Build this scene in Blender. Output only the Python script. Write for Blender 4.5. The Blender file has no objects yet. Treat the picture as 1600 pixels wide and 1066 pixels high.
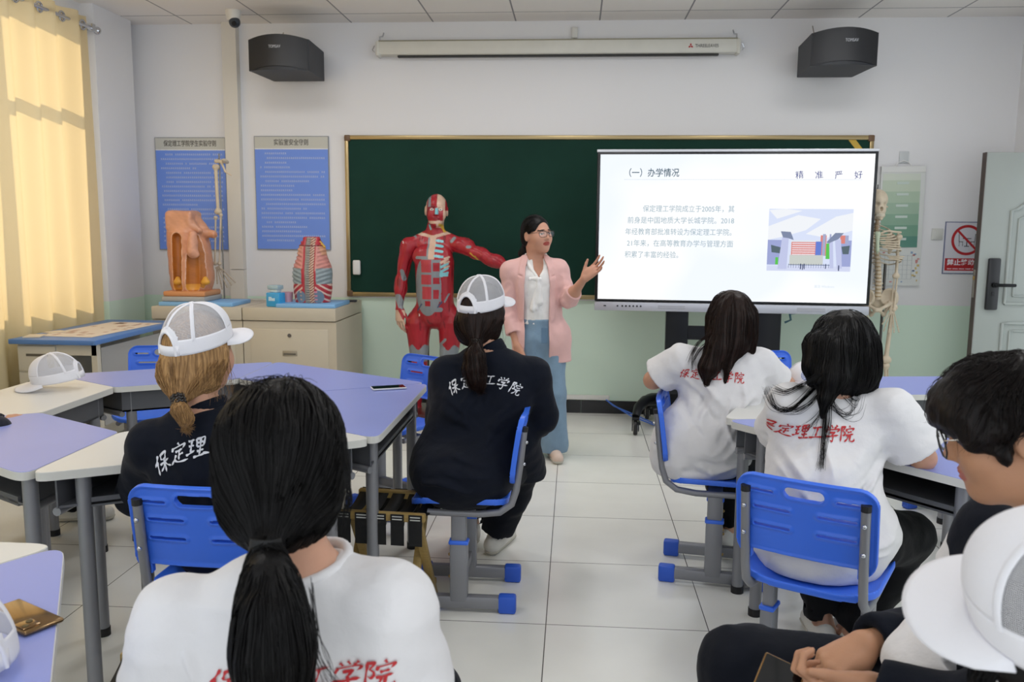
import bpy, bmesh, math, random
import numpy as np
from mathutils import Vector, Matrix
from mathutils.bvhtree import BVHTree

SC = bpy.context.scene
COL = SC.collection
PI = math.pi
RES = 1.0            # 1.0 = full detail of the sculpted surfaces

# ------------------------------------------------------------------ camera
F_PX, CAM_H = 1330.0, 1.5
PITCH, YAW, ROLL = math.radians(7.65), math.radians(4.15), math.radians(0.45)
cam_data = bpy.data.cameras.new('camera')
cam_data.sensor_width = 36.0
cam_data.lens = 36.0 * F_PX / 1600.0
cam_data.clip_start = 0.05
cam_data.dof.use_dof = True
cam_data.dof.focus_distance = 3.1
cam_data.dof.aperture_fstop = 6.5
cam = bpy.data.objects.new('camera', cam_data)
CAM_M = Matrix.Rotation(YAW, 4, 'Z') @ Matrix.Rotation(PI/2 - PITCH, 4, 'X') @ Matrix.Rotation(ROLL, 4, 'Z')
cam.matrix_world = Matrix.Translation((0, 0, CAM_H)) @ CAM_M
COL.objects.link(cam)
SC.camera = cam

# ------------------------------------------------------------------ world, sun, exposure
SC.view_settings.view_transform = 'Standard'
SC.view_settings.look = 'None'
SC.view_settings.exposure = 0.5
SC.view_settings.gamma = 1.0
SC.view_settings.use_curve_mapping = False
wd = bpy.data.worlds.new('daylight'); SC.world = wd; wd.use_nodes = True
bg = wd.node_tree.nodes['Background']
bg.inputs['Color'].default_value = (0.90, 0.95, 1.0, 1)
bg.inputs['Strength'].default_value = 1.05

def lamp(name, kind, loc, energy, color, size=None, size_y=None, aim=None):
    l = bpy.data.lights.new(name, kind); l.energy = energy; l.color = color
    if kind == 'AREA':
        l.shape = 'RECTANGLE'; l.size = size; l.size_y = size_y
    o = bpy.data.objects.new(name, l); o.location = loc
    if aim is not None:
        o.rotation_euler = Vector(aim).to_track_quat('-Z', 'Y').to_euler()
    COL.objects.link(o); return o
sun = lamp('sun', 'SUN', (-8, 2, 6), 3.6, (1.0, 0.88, 0.66), aim=(0.80, 0.12, -0.50))
sun.data.angle = math.radians(1.2)
# ------------------------------------------------------------------ helpers
CAM_C = Vector((0, 0, CAM_H))
_R3 = CAM_M.to_3x3()
def P(x, y, Y):
    """world point seen at photo pixel (x, y), at depth Y"""
    d = _R3 @ Vector(((x - 800) / F_PX, -(y - 533) / F_PX, -1.0))
    return CAM_C + d * (Y / d.y)
def PZ(x, y, z):
    d = _R3 @ Vector(((x - 800) / F_PX, -(y - 533) / F_PX, -1.0))
    return CAM_C + d * ((z - CAM_H) / d.z)

def hexc(h):
    h = h.lstrip('#')
    v = [int(h[i:i+2], 16) / 255 for i in (0, 2, 4)]
    return tuple((c / 12.92 if c <= 0.04045 else ((c + 0.055) / 1.055) ** 2.4) for c in v) + (1.0,)

_M = {}
def mat(name, color, rough=0.5, metal=0.0, noise=0.0, nscale=20.0, bump=0.0, bscale=60.0, emit=0.0,
        attr=None, sheen=0.0, coat=0.0, trans=0.0, alpha=1.0, spec=0.5, stretch=None, sss=0.0):
    if name in _M: return _M[name]
    m = bpy.data.materials.new(name); m.use_nodes = True
    nt = m.node_tree; b = nt.nodes['Principled BSDF']
    c = hexc(color) if isinstance(color, str) else color
    b.inputs['Base Color'].default_value = c
    b.inputs['Roughness'].default_value = rough
    b.inputs['Metallic'].default_value = metal
    b.inputs['Specular IOR Level'].default_value = spec
    if sheen: b.inputs['Sheen Weight'].default_value = sheen
    if coat: b.inputs['Coat Weight'].default_value = coat
    if trans: b.inputs['Transmission Weight'].default_value = trans
    if alpha < 1: b.inputs['Alpha'].default_value = alpha
    if sss:
        b.inputs['Subsurface Weight'].default_value = sss
        b.inputs['Subsurface Radius'].default_value = (0.012, 0.005, 0.003)
        b.inputs['Subsurface Scale'].default_value = 1.0
    if emit:
        b.inputs['Emission Color'].default_value = c
        b.inputs['Emission Strength'].default_value = emit
    tc = nt.nodes.new('ShaderNodeTexCoord')
    vec = tc.outputs['Object']
    if stretch:
        mp = nt.nodes.new('ShaderNodeMapping'); mp.inputs['Scale'].default_value = stretch
        nt.links.new(vec, mp.inputs['Vector']); vec = mp.outputs['Vector']
    src = None
    if attr:
        a = nt.nodes.new('ShaderNodeAttribute'); a.attribute_name = attr
        src = a.outputs['Color']
        nt.links.new(src, b.inputs['Base Color'])
    if noise:
        n = nt.nodes.new('ShaderNodeTexNoise'); n.inputs['Scale'].default_value = nscale; n.inputs['Detail'].default_value = 4
        nt.links.new(vec, n.inputs['Vector'])
        r = nt.nodes.new('ShaderNodeMapRange')
        r.inputs['From Min'].default_value = 0.3; r.inputs['From Max'].default_value = 0.7
        r.inputs['To Min'].default_value = 1 - noise; r.inputs['To Max'].default_value = 1 + noise
        nt.links.new(n.outputs['Fac'], r.inputs['Value'])
        mx = nt.nodes.new('ShaderNodeMix'); mx.data_type = 'RGBA'; mx.blend_type = 'MULTIPLY'
        mx.inputs['Factor'].default_value = 1.0
        if src: nt.links.new(src, mx.inputs['A'])
        else: mx.inputs['A'].default_value = c
        nt.links.new(r.outputs['Result'], mx.inputs['B'])
        nt.links.new(mx.outputs['Result'], b.inputs['Base Color'])
    if bump:
        n2 = nt.nodes.new('ShaderNodeTexNoise'); n2.inputs['Scale'].default_value = bscale; n2.inputs['Detail'].default_value = 5
        nt.links.new(vec, n2.inputs['Vector'])
        bp = nt.nodes.new('ShaderNodeBump'); bp.inputs['Strength'].default_value = bump; bp.inputs['Distance'].default_value = 0.01
        nt.links.new(n2.outputs['Fac'], bp.inputs['Height'])
        nt.links.new(bp.outputs['Normal'], b.inputs['Normal'])
    _M[name] = m
    return m

def link(o, parent=None):
    COL.objects.link(o)
    if parent is not None: o.parent = parent
    return o
def tag(o, label=None, cat=None, group=None, kind=None):
    if label: o['label'] = label
    if cat: o['category'] = cat
    if group: o['group'] = group
    if kind: o['kind'] = kind
    return o
def empty(name, loc=(0, 0, 0), rz=0.0, label=None, cat=None, group=None):
    o = bpy.data.objects.new(name, None); o.empty_display_size = 0.1
    o.location = loc; o.rotation_euler = (0, 0, rz)
    COL.objects.link(o); return tag(o, label, cat, group)
def copy_tree(o, parent=None):
    c = o.copy(); COL.objects.link(c)
    if parent is not None: c.parent = parent
    for ch in list(o.children): copy_tree(ch, c)
    return c

class MB:
    """collects shapes, built into ONE mesh object"""
    def __init__(self): self.bm = bmesh.new()
    def _xf(self, vs, M):
        if M is not None: bmesh.ops.transform(self.bm, matrix=M, verts=vs)
        return self
    def box(self, c, s, bevel=0.0, M=None, seg=2):
        g = bmesh.ops.create_cube(self.bm, size=1.0)
        vs = g['verts']
        bmesh.ops.transform(self.bm, matrix=Matrix.Translation(c) @ Matrix.Diagonal((s[0], s[1], s[2], 1)), verts=vs)
        if bevel > 0:
            es = list({e for v in vs for e in v.link_edges})
            r = bmesh.ops.bevel(self.bm, geom=es, offset=min(bevel, min(s) * .45), segments=seg, affect='EDGES', profile=0.5)
            vs = [v for v in r['verts']] if r['verts'] else vs
            vs = list({v for f in r['faces'] for v in f.verts} | set(v for v in vs if v.is_valid))
            # all verts connected
            seen = set(vs); st = list(vs)
            while st:
                v = st.pop()
                for e in v.link_edges:
                    w = e.other_vert(v)
                    if w not in seen: seen.add(w); st.append(w)
            vs = list(seen)
        return self._xf(vs, M)
    def boxx(self, x0, x1, y0, y1, z0, z1, bevel=0.0, M=None):
        return self.box(((x0+x1)/2, (y0+y1)/2, (z0+z1)/2), (x1-x0, y1-y0, z1-z0), bevel, M)
    def cyl(self, a, b, r, r2=None, seg=20, cap=True):
        a, b = Vector(a), Vector(b); d = b - a
        g = bmesh.ops.create_cone(self.bm, cap_ends=cap, segments=seg, radius1=r, radius2=r if r2 is None else r2, depth=d.length)
        M = Matrix.Translation((a + b) / 2) @ d.to_track_quat('Z', 'Y').to_matrix().to_4x4()
        return self._xf(g['verts'], M)
    def sph(self, c, r, seg=20, M=None):
        r = (r, r, r) if isinstance(r, (int, float)) else r
        g = bmesh.ops.create_uvsphere(self.bm, u_segments=seg, v_segments=max(6, seg // 2), radius=1.0)
        T = Matrix.Translation(c) @ (M.to_4x4() if M is not None else Matrix.Identity(4)) @ Matrix.Diagonal((r[0], r[1], r[2], 1))
        return self._xf(g['verts'], T)
    def tube(self, pts, r, seg=10, caps=True):
        pts = [Vector(p) for p in pts]
        rs = r if isinstance(r, (list, tuple)) else [r] * len(pts)
        rings = []; up = None
        for i, p in enumerate(pts):
            t = (pts[min(i+1, len(pts)-1)] - pts[max(i-1, 0)]).normalized()
            if up is None:
                up = t.orthogonal().normalized()
            else:
                up = (up - t * up.dot(t)).normalized()
            s = t.cross(up)
            rings.append([self.bm.verts.new(p + (up * math.cos(2*PI*k/seg) + s * math.sin(2*PI*k/seg)) * rs[i]) for k in range(seg)])
        for a, b in zip(rings, rings[1:]):
            for k in range(seg):
                self.bm.faces.new((a[k], a[(k+1) % seg], b[(k+1) % seg], b[k]))
        if caps:
            self.bm.faces.new(rings[0][::-1]); self.bm.faces.new(rings[-1])
        return self
    def prism(self, poly, z0, z1, M=None, bevel=0.0):
        """polygon in xy, extruded z0..z1"""
        lo = [self.bm.verts.new((x, y, z0)) for x, y in poly]
        hi = [self.bm.verts.new((x, y, z1)) for x, y in poly]
        n = len(poly)
        self.bm.faces.new(lo[::-1]); self.bm.faces.new(hi)
        for k in range(n): self.bm.faces.new((lo[k], lo[(k+1) % n], hi[(k+1) % n], hi[k]))
        return self._xf(lo + hi, M)
    def quad(self, a, b, c, d):
        self.bm.faces.new([self.bm.verts.new(p) for p in (a, b, c, d)]); return self
    def lathe(self, prof, c=(0, 0, 0), seg=32, M=None):
        rings = []
        for r, z in prof:
            rings.append([self.bm.verts.new((r*math.cos(2*PI*k/seg), r*math.sin(2*PI*k/seg), z)) for k in range(seg)])
        for a, b in zip(rings, rings[1:]):
            for k in range(seg): self.bm.faces.new((a[k], a[(k+1) % seg], b[(k+1) % seg], b[k]))
        self.bm.faces.new(rings[0][::-1]); self.bm.faces.new(rings[-1])
        T = Matrix.Translation(c) @ (M if M is not None else Matrix.Identity(4))
        return self._xf([v for r in rings for v in r], T)
    def build(self, name, m, parent=None, smooth=None, label=None, kind=None):
        bmesh.ops.recalc_face_normals(self.bm, faces=self.bm.faces)
        me = bpy.data.meshes.new(name); self.bm.to_mesh(me); self.bm.free()
        me.materials.append(m)
        if smooth is not None:
            me.polygons.foreach_set('use_smooth', [True] * len(me.polygons))
            me.set_sharp_from_angle(angle=math.radians(smooth))
        o = bpy.data.objects.new(name, me); link(o, parent)
        return tag(o, label, kind=kind)

def np_mesh(name, V, Fc, m, parent=None, smooth=True, cols=None, label=None):
    """V (n,3), Fc (m,k) -> mesh object"""
    me = bpy.data.meshes.new(name)
    V = np.ascontiguousarray(V, dtype=np.float32); Fc = np.ascontiguousarray(Fc, dtype=np.int32)
    k = Fc.shape[1]
    me.vertices.add(len(V)); me.vertices.foreach_set('co', V.ravel())
    me.loops.add(Fc.size); me.loops.foreach_set('vertex_index', Fc.ravel())
    me.polygons.add(len(Fc)); me.polygons.foreach_set('loop_start', np.arange(0, Fc.size, k, dtype=np.int32))
    me.polygons.foreach_set('use_smooth', np.full(len(Fc), bool(smooth)))
    me.update(calc_edges=True)
    if cols is not None:
        a = me.color_attributes.new('paint', 'FLOAT_COLOR', 'POINT')
        c = np.ones((len(V), 4), np.float32); c[:, :3] = cols
        a.data.foreach_set('color', c.ravel())
    for mm in (m if isinstance(m, (list, tuple)) else [m]): me.materials.append(mm)
    o = bpy.data.objects.new(name, me); link(o, parent)
    return tag(o, label)

# ---------------- writing
def text_obj(name, s, size, m, M, parent=None, thick=0.0005, align='CENTER', bold=0.0, fit=None, label=None, aspect=1.0):
    cu = bpy.data.curves.new(name, 'FONT'); cu.body = s; cu.size = size
    cu.align_x = align; cu.align_y = 'CENTER'; cu.extrude = thick; cu.offset = bold; cu.resolution_u = 3
    t = bpy.data.objects.new(name, cu); COL.objects.link(t)
    bpy.context.view_layer.update()
    dg = bpy.context.evaluated_depsgraph_get()
    me = bpy.data.meshes.new_from_object(t.evaluated_get(dg))
    bpy.data.objects.remove(t); bpy.data.curves.remove(cu)
    sx = 1.0
    if fit and len(me.vertices):
        xs = [v.co.x for v in me.vertices]; sx = fit / max(1e-6, max(xs) - min(xs))
    me.transform(Matrix.Diagonal((sx * aspect, 1, 1, 1)))
    me.materials.clear(); me.materials.append(m)
    o = bpy.data.objects.new(name, me); link(o, parent)
    o.matrix_local = M
    return tag(o, label)
def face_cam(x, y, z):
    """text plane standing upright, read from the -Y side"""
    return Matrix.Translation((x, y, z)) @ Matrix.Rotation(PI/2, 4, 'X')

# ---------------- sculpting with distance fields (numpy)
f32 = np.float32
def V3(v): return np.array(v, dtype=f32)
def cone(a, b, ra, rb):
    a, b = V3(a), V3(b); ba = b - a; bb = max(float(ba @ ba), 1e-9)
    def f(p):
        pa = p - a
        h = np.clip((pa @ ba) / bb, 0, 1)
        q = pa - h[:, None] * ba
        return np.sqrt((q * q).sum(1)) - (ra + (rb - ra) * h)
    f.bb = (np.minimum(a - ra, b - rb), np.maximum(a + ra, b + rb)); return f
def ell(c, r, R=None):
    c, r = V3(c), V3(r)
    Rm = None if R is None else np.array(R, dtype=f32)   # columns = axes
    def f(p):
        q = p - c
        if Rm is not None: q = q @ Rm
        k0 = np.sqrt(((q / r) ** 2).sum(1)); k1 = np.sqrt(((q / (r * r)) ** 2).sum(1))
        return k0 * (k0 - 1) / np.maximum(k1, 1e-6)
    m = float(max(r)); f.bb = (c - m, c + m); return f
def rbox(c, h, rad, R=None):
    c, h = V3(c), V3(h) - rad
    Rm = None if R is None else np.array(R, dtype=f32)
    def f(p):
        q = p - c
        if Rm is not None: q = q @ Rm
        q = np.abs(q) - h
        return np.sqrt((np.maximum(q, 0) ** 2).sum(1)) + np.minimum(q.max(1), 0) - rad
    m = float(np.linalg.norm(V3(h) + rad)); f.bb = (c - m, c + m); return f
def plane(n, o):
    """negative on the side the normal points away from"""
    n = V3(Vector(n).normalized()); o = V3(o)
    f = lambda p: (p - o) @ n
    f.bb = None; return f
def smin(a, b, k):
    h = np.maximum(k - np.abs(a - b), 0) / k
    return np.minimum(a, b) - h * h * k * 0.25
def _bbu(fs):
    bs = [f.bb for f in fs if f.bb is not None]
    return (np.min([b[0] for b in bs], 0), np.max([b[1] for b in bs], 0)) if bs else None
def su(k, *fs):
    def f(p):
        d = None
        for g in fs:
            if g.bb is None:
                e = g(p)
            else:
                # primitives far away from every sample point of a chunk need not be evaluated exactly
                e = g(p)
            d = e if d is None else (smin(d, e, k) if k > 0 else np.minimum(d, e))
        return d
    f.bb = _bbu(fs); return f
def sub(a, b, k=0.004):
    f = lambda p: -smin(-a(p), b(p), k)
    f.bb = a.bb; return f
def isect(a, b, k=0.004):
    f = lambda p: -smin(-a(p), -b(p), k)
    f.bb = a.bb if a.bb is not None else b.bb; return f
def grow(a, r):
    f = lambda p: a(p) - r
    f.bb = (a.bb[0] - r, a.bb[1] + r); return f
def disp(a, g, amp):
    """g(p) displacement in metres"""
    f = lambda p: a(p) - g(p)
    f.bb = (a.bb[0] - amp, a.bb[1] + amp); return f
_rng = np.random.RandomState(7)
_DIRS = _rng.normal(size=(6, 24, 3)).astype(f32); _PH = _rng.uniform(0, 2*PI, size=(6, 24)).astype(f32)
def wob(p, freq, seed=0, n=6):
    """smooth pseudo noise about -1..1"""
    q = p * freq
    d = 0
    for i in range(n):
        d = d + np.sin(q @ _DIRS[seed % 6, i] + _PH[seed % 6, i] + 1.7 * np.sin(q @ _DIRS[seed % 6, i + 12] * 0.7))
    return d / n * 1.6
def folds(p, freq, seed=0, axis=None):
    q = p * V3(axis) if axis is not None else p
    w = wob(q, freq, seed)
    return 1 - np.abs(w) * 1.6          # ridged creases

def surf(f, h, bb=None, pad=0.03):
    """surface nets of field f, cell h -> V, quads"""
    h = h * RES
    lo, hi = (f.bb if bb is None else bb)
    lo = np.array(lo, float) - pad; hi = np.array(hi, float) + pad
    B = 8
    nb = np.ceil((hi - lo) / (B * h)).astype(int) + 1
    n = nb * B
    cc = [lo[a] + (np.arange(nb[a]) * B + (B - 1) / 2) * h for a in range(3)]
    G = np.stack(np.meshgrid(*cc, indexing='ij'), -1).reshape(-1, 3).astype(f32)
    dc = f(G)
    act = np.abs(dc) < (B * h * 0.87 * 1.5 + 0.012)
    D = np.repeat(np.repeat(np.repeat(np.where(dc > 0, 1.0, -1.0).astype(f32).reshape(nb), B, 0), B, 1), B, 2)
    idx = np.argwhere(act.reshape(nb))
    o = np.stack(np.meshgrid(*[np.arange(B)] * 3, indexing='ij'), -1).reshape(-1, 3)
    CH = max(1, 400000 // (B ** 3))
    Dv = D.reshape(nb[0], B, nb[1], B, nb[2], B)
    for s in range(0, len(idx), CH):
        ii = idx[s:s + CH]
        pts = (ii[:, None, :] * B + o[None]).reshape(-1, 3)
        d = f((lo + pts * h).astype(f32)).reshape(len(ii), B, B, B)
        Dv[ii[:, 0], :, ii[:, 1], :, ii[:, 2], :] = d
    S = D < 0
    c = np.zeros((n - 1), np.uint8)
    for dx in (0, 1):
        for dy in (0, 1):
            for dz in (0, 1):
                c += S[dx:n[0]-1+dx, dy:n[1]-1+dy, dz:n[2]-1+dz]
    cells = np.argwhere((c > 0) & (c < 8))
    if len(cells) == 0: return np.zeros((0, 3)), np.zeros((0, 4), int)
    vid = np.full(n - 1, -1, np.int32); vid[tuple(cells.T)] = np.arange(len(cells))
    acc = np.zeros((len(cells), 3)); cnt = np.zeros(len(cells))
    cor = [(0,0,0),(1,0,0),(0,1,0),(1,1,0),(0,0,1),(1,0,1),(0,1,1),(1,1,1)]
    dv = [D[cells[:,0]+x, cells[:,1]+y, cells[:,2]+z] for x, y, z in cor]
    for a in range(8):
        for ax in range(3):
            if cor[a][ax] == 0:
                bco = list(cor[a]); bco[ax] = 1; b = cor.index(tuple(bco))
                m = (dv[a] < 0) != (dv[b] < 0)
                t = np.clip(dv[a] / np.where(np.abs(dv[a] - dv[b]) < 1e-9, 1, dv[a] - dv[b]), 0, 1)
                q = np.tile(np.array(cor[a], float), (len(cells), 1)); q[:, ax] += t
                acc[m] += q[m]; cnt[m] += 1
    V = lo + (cells + acc / cnt[:, None]) * h
    Q = []
    for ax in range(3):
        u, v = (ax + 1) % 3, (ax + 2) % 3
        sl0 = [slice(1, n[k] - 1) for k in range(3)]; sl0[ax] = slice(0, n[ax] - 1)
        sl1 = list(sl0); sl1[ax] = slice(1, n[ax])
        s0, s1 = S[tuple(sl0)], S[tuple(sl1)]
        e = np.argwhere(s0 != s1)
        if len(e) == 0: continue
        flip = s0[tuple(e.T)]
        for k in range(3):
            if k != ax: e[:, k] += 1
        def at(du, dv_):
            w = e.copy(); w[:, u] += du; w[:, v] += dv_; return vid[tuple(w.T)]
        q = np.stack([at(-1, -1), at(0, -1), at(0, 0), at(-1, 0)], 1)
        q[~flip] = q[~flip][:, ::-1]
        Q.append(q)
    Q = np.concatenate(Q); Q = Q[(Q >= 0).all(1)]
    return V, Q
def relax(V, Q, it=2, lam=0.5):
    e = np.concatenate([Q[:, [0, 1]], Q[:, [1, 2]], Q[:, [2, 3]], Q[:, [3, 0]]])
    deg = np.bincount(e[:, 0], minlength=len(V)) + np.bincount(e[:, 1], minlength=len(V))
    for _ in range(it):
        A = np.zeros_like(V)
        for k in range(3):
            A[:, k] = np.bincount(e[:, 0], V[e[:, 1], k], len(V)) + np.bincount(e[:, 1], V[e[:, 0], k], len(V))
        V = V + lam * (A / np.maximum(deg, 1)[:, None] - V)
    return V
def sculpt(name, f, h, m, parent=None, bb=None, it=1, paint=None, label=None, pad=0.03):
    V, Q = surf(f, h, bb, pad)
    if it: V = relax(V, Q, it)
    return np_mesh(name, V, Q, m, parent, True, None if paint is None else paint(V.astype(f32)), label)
def grad(f, p, e=0.002):
    g = np.stack([f(p + V3(v) * e) - f(p - V3(v) * e) for v in ((1,0,0),(0,1,0),(0,0,1))], 1)
    return g / np.maximum(np.linalg.norm(g, axis=1, keepdims=True), 1e-6)
def strands_mesh(name, paths, r, m, parent=None, taper=0.35):
    """paths (n,k,3) -> three sided tubes as ONE mesh"""
    n, k, _ = paths.shape
    t = np.gradient(paths, axis=1); t /= np.maximum(np.linalg.norm(t, axis=2, keepdims=True), 1e-9)
    ref = np.array([0.31, 0.2, 0.93]); u = np.cross(t, ref); u /= np.maximum(np.linalg.norm(u, axis=2, keepdims=True), 1e-9)
    w = np.cross(t, u)
    rr = (r if np.ndim(r) else np.full(n, r))[:, None, None] * (1 - (1 - taper) * np.linspace(0, 1, k) ** 2)[None, :, None]
    ring = [paths + rr * (u * math.cos(a) + w * math.sin(a)) for a in (0, 2*PI/3, 4*PI/3)]
    V = np.stack(ring, 2).reshape(-1, 3)
    i = np.arange(n)[:, None] * (k * 3) + np.arange(k - 1)[None] * 3
    i = i.ravel()
    Q = np.concatenate([np.stack([i + a, i + (a+1) % 3, i + 3 + (a+1) % 3, i + 3 + a], 1) for a in range(3)])
    return np_mesh(name, V, Q, m, parent, True)
# ------------------------------------------------------------------ the setting
YW, XL, XR, ZC = 6.83, -3.60, 3.30, 3.075
Y0 = -1.2

def tile_mat():
    m = mat('floor_tile', '#c6c6be', 0.16, spec=0.5)
    nt = m.node_tree; b = nt.nodes['Principled BSDF']
    tc = nt.nodes.new('ShaderNodeTexCoord'); mp = nt.nodes.new('ShaderNodeMapping')
    mp.inputs['Location'].default_value = (0.085, -4.294 + 0.612 * 8, 0)
    br = nt.nodes.new('ShaderNodeTexBrick')
    br.offset = 0.0; br.squash = 1.0
    br.inputs['Scale'].default_value = 1.0
    br.inputs['Brick Width'].default_value = 0.612; br.inputs['Row Height'].default_value = 0.612
    br.inputs['Mortar Size'].default_value = 0.0022; br.inputs['Mortar Smooth'].default_value = 0.2
    br.inputs['Color1'].default_value = hexc('#ececE7'); br.inputs['Color2'].default_value = hexc('#e6e6e0')
    br.inputs['Mortar'].default_value = hexc('#5b5a55')
    nt.links.new(tc.outputs['Object'], mp.inputs['Vector']); nt.links.new(mp.outputs['Vector'], br.inputs['Vector'])
    n = nt.nodes.new('ShaderNodeTexNoise'); n.inputs['Scale'].default_value = 5; n.inputs['Detail'].default_value = 6
    nt.links.new(tc.outputs['Object'], n.inputs['Vector'])
    r = nt.nodes.new('ShaderNodeMapRange'); r.inputs['To Min'].default_value = 0.94; r.inputs['To Max'].default_value = 1.05
    nt.links.new(n.outputs['Fac'], r.inputs['Value'])
    mx = nt.nodes.new('ShaderNodeMix'); mx.data_type = 'RGBA'; mx.blend_type = 'MULTIPLY'; mx.inputs['Factor'].default_value = 1
    nt.links.new(br.outputs['Color'], mx.inputs['A']); nt.links.new(r.outputs['Result'], mx.inputs['B'])
    nt.links.new(mx.outputs['Result'], b.inputs['Base Color'])
    r2 = nt.nodes.new('ShaderNodeMapRange'); r2.inputs['To Min'].default_value = 0.12; r2.inputs['To Max'].default_value = 0.26
    nt.links.new(n.outputs['Fac'], r2.inputs['Value']); nt.links.new(r2.outputs['Result'], b.inputs['Roughness'])
    return m
def ceil_mat():
    m = mat('ceiling_tile', '#b9b5b0', 0.85)
    nt = m.node_tree; b = nt.nodes['Principled BSDF']
    tc = nt.nodes.new('ShaderNodeTexCoord'); mp = nt.nodes.new('ShaderNodeMapping')
    mp.inputs['Location'].default_value = (0.485 + 0.645 * 12, -6.55 + 0.645 * 14, 0)
    br = nt.nodes.new('ShaderNodeTexBrick'); br.offset = 0.0; br.squash = 1.0
    br.inputs['Scale'].default_value = 1.0
    br.inputs['Brick Width'].default_value = 0.645; br.inputs['Row Height'].default_value = 0.645
    br.inputs['Mortar Size'].default_value = 0.006; br.inputs['Mortar Smooth'].default_value = 0.1
    br.inputs['Color1'].default_value = hexc('#efebe7'); br.inputs['Color2'].default_value = hexc('#e9e5e1')
    br.inputs['Mortar'].default_value = hexc('#8a898c')
    nt.links.new(tc.outputs['Object'], mp.inputs['Vector']); nt.links.new(mp.outputs['Vector'], br.inputs['Vector'])
    nt.links.new(br.outputs['Color'], b.inputs['Base Color'])
    return m
def wall_mat():
    m = mat('painted_wall', '#d8d5d1', 0.7, bump=0.05, bscale=180)
    nt = m.node_tree; b = nt.nodes['Principled BSDF']
    g = nt.nodes.new('ShaderNodeNewGeometry'); s = nt.nodes.new('ShaderNodeSeparateXYZ')
    nt.links.new(g.outputs['Position'], s.inputs['Vector'])
    r = nt.nodes.new('ShaderNodeMapRange'); r.inputs['From Min'].default_value = 0.915; r.inputs['From Max'].default_value = 0.919
    nt.links.new(s.outputs['Z'], r.inputs['Value'])
    mx = nt.nodes.new('ShaderNodeMix'); mx.data_type = 'RGBA'
    mx.inputs['A'].default_value = hexc('#d6ebdb'); mx.inputs['B'].default_value = hexc('#e4e4e6')
    nt.links.new(r.outputs['Result'], mx.inputs['Factor']); nt.links.new(mx.outputs['Result'], b.inputs['Base Color'])
    return m
WALL = wall_mat()
def struct(o): o['kind'] = 'structure'; return o
struct(MB().boxx(XL - .2, XR + .9, Y0, YW + .2, -.1, 0).build('floor', tile_mat()))
struct(MB().boxx(XL - .2, XR + .2, Y0, YW + .2, ZC, ZC + .1).build('ceiling', ceil_mat()))
struct(MB().boxx(XL - .2, XR + .2, YW, YW + .2, 0, ZC).build('wall_front', WALL))
# left wall with a long window opening
WY0, WY1, WZ0, WZ1 = 2.15, 5.97, 0.95, 2.97
wl = MB()
wl.boxx(XL - .24, XL, Y0, YW, 0, WZ0); wl.boxx(XL - .24, XL, Y0, YW, WZ1, ZC)
wl.boxx(XL - .24, XL, Y0, WY0, WZ0, WZ1); wl.boxx(XL - .24, XL, WY1, YW, WZ0, WZ1)
wl.boxx(XL, -3.50, 6.17, 6.70, 0, ZC)
struct(wl.build('wall_left', WALL))
struct(MB().boxx(XR, XR + .2, .3, 4.6, 0, .9).boxx(XR, XR + .2, .3, 4.6, 2.9, ZC).boxx(XR, XR + .2, 4.6, 5.2, 0, ZC).boxx(XR, XR + .2, 6.42, YW, 0, ZC).boxx(XR, XR + .2, 5.2, 6.42, 2.12, ZC).build('wall_right', WALL))
black_tile = mat('black_skirting', '#17171a', 0.18, noise=.1)
bb = MB()
x = XL + .02
while x < XR:
    bb.boxx(x, min(x + .606, XR), YW - .012, YW, 0, .105); x += .609
struct(bb.build('baseboard_front', black_tile))
struct(MB().boxx(-2.80, -2.685, YW - .07, YW, 1.14, ZC).boxx(-2.80, -2.685, YW - .066, YW, .1, 1.135).build('trim_1', mat('trim_white', '#d9d5cc', .5)))
struct(MB().boxx(-.6, .30, YW - .03, YW, .112, .15, bevel=.006).build('trim_2', mat('conduit_white', '#dcdcd8', .4)))
# window frame and panes
wf = empty('window_1', (XL - .12, 0, 0)); wf['kind'] = 'structure'
fr = MB(); alu = mat('window_frame', '#8d8a86', .4)
for y in (WY0, WY0 + .95, WY0 + 1.9, WY0 + 2.85, WY1 - .05): fr.boxx(-.03, .03, y, y + .05, WZ0, WZ1)
for z in (WZ0, 2.34, WZ1 - .05): fr.boxx(-.03, .03, WY0, WY1, z, z + .05)
fr.build('window_frame', alu, wf)
gm = mat('window_glass', '#ffffff', 0.02)
nt = gm.node_tree; tr = nt.nodes.new('ShaderNodeBsdfTransparent'); gl = nt.nodes.new('ShaderNodeBsdfGlossy'); gl.inputs['Roughness'].default_value = .02
ms = nt.nodes.new('ShaderNodeMixShader'); ms.inputs['Fac'].default_value = .08
nt.links.new(tr.outputs[0], ms.inputs[1]); nt.links.new(gl.outputs[0], ms.inputs[2])
nt.links.new(ms.outputs[0], nt.nodes['Material Output'].inputs['Surface'])
for k in range(4):
    y0 = WY0 + .95 * k + .05
    MB().boxx(-.004, .004, y0, min(y0 + .9, WY1 - .05), WZ0 + .05, WZ1 - .05).build('window_pane', gm, wf)

# unseen window opening added in the right wall to brighten the front wall
w2 = empty('fill_window_2', (XR + .1, 0, 0)); w2['kind'] = 'structure'
fr = MB()
for y in (.3, 1.37, 2.44, 3.51, 4.55): fr.boxx(-.03, .03, y, y + .05, .9, 2.9)
for z in (.9, 2.85): fr.boxx(-.03, .03, .3, 4.6, z, z + .05)
fr.build('window_frame', alu, w2)
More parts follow.
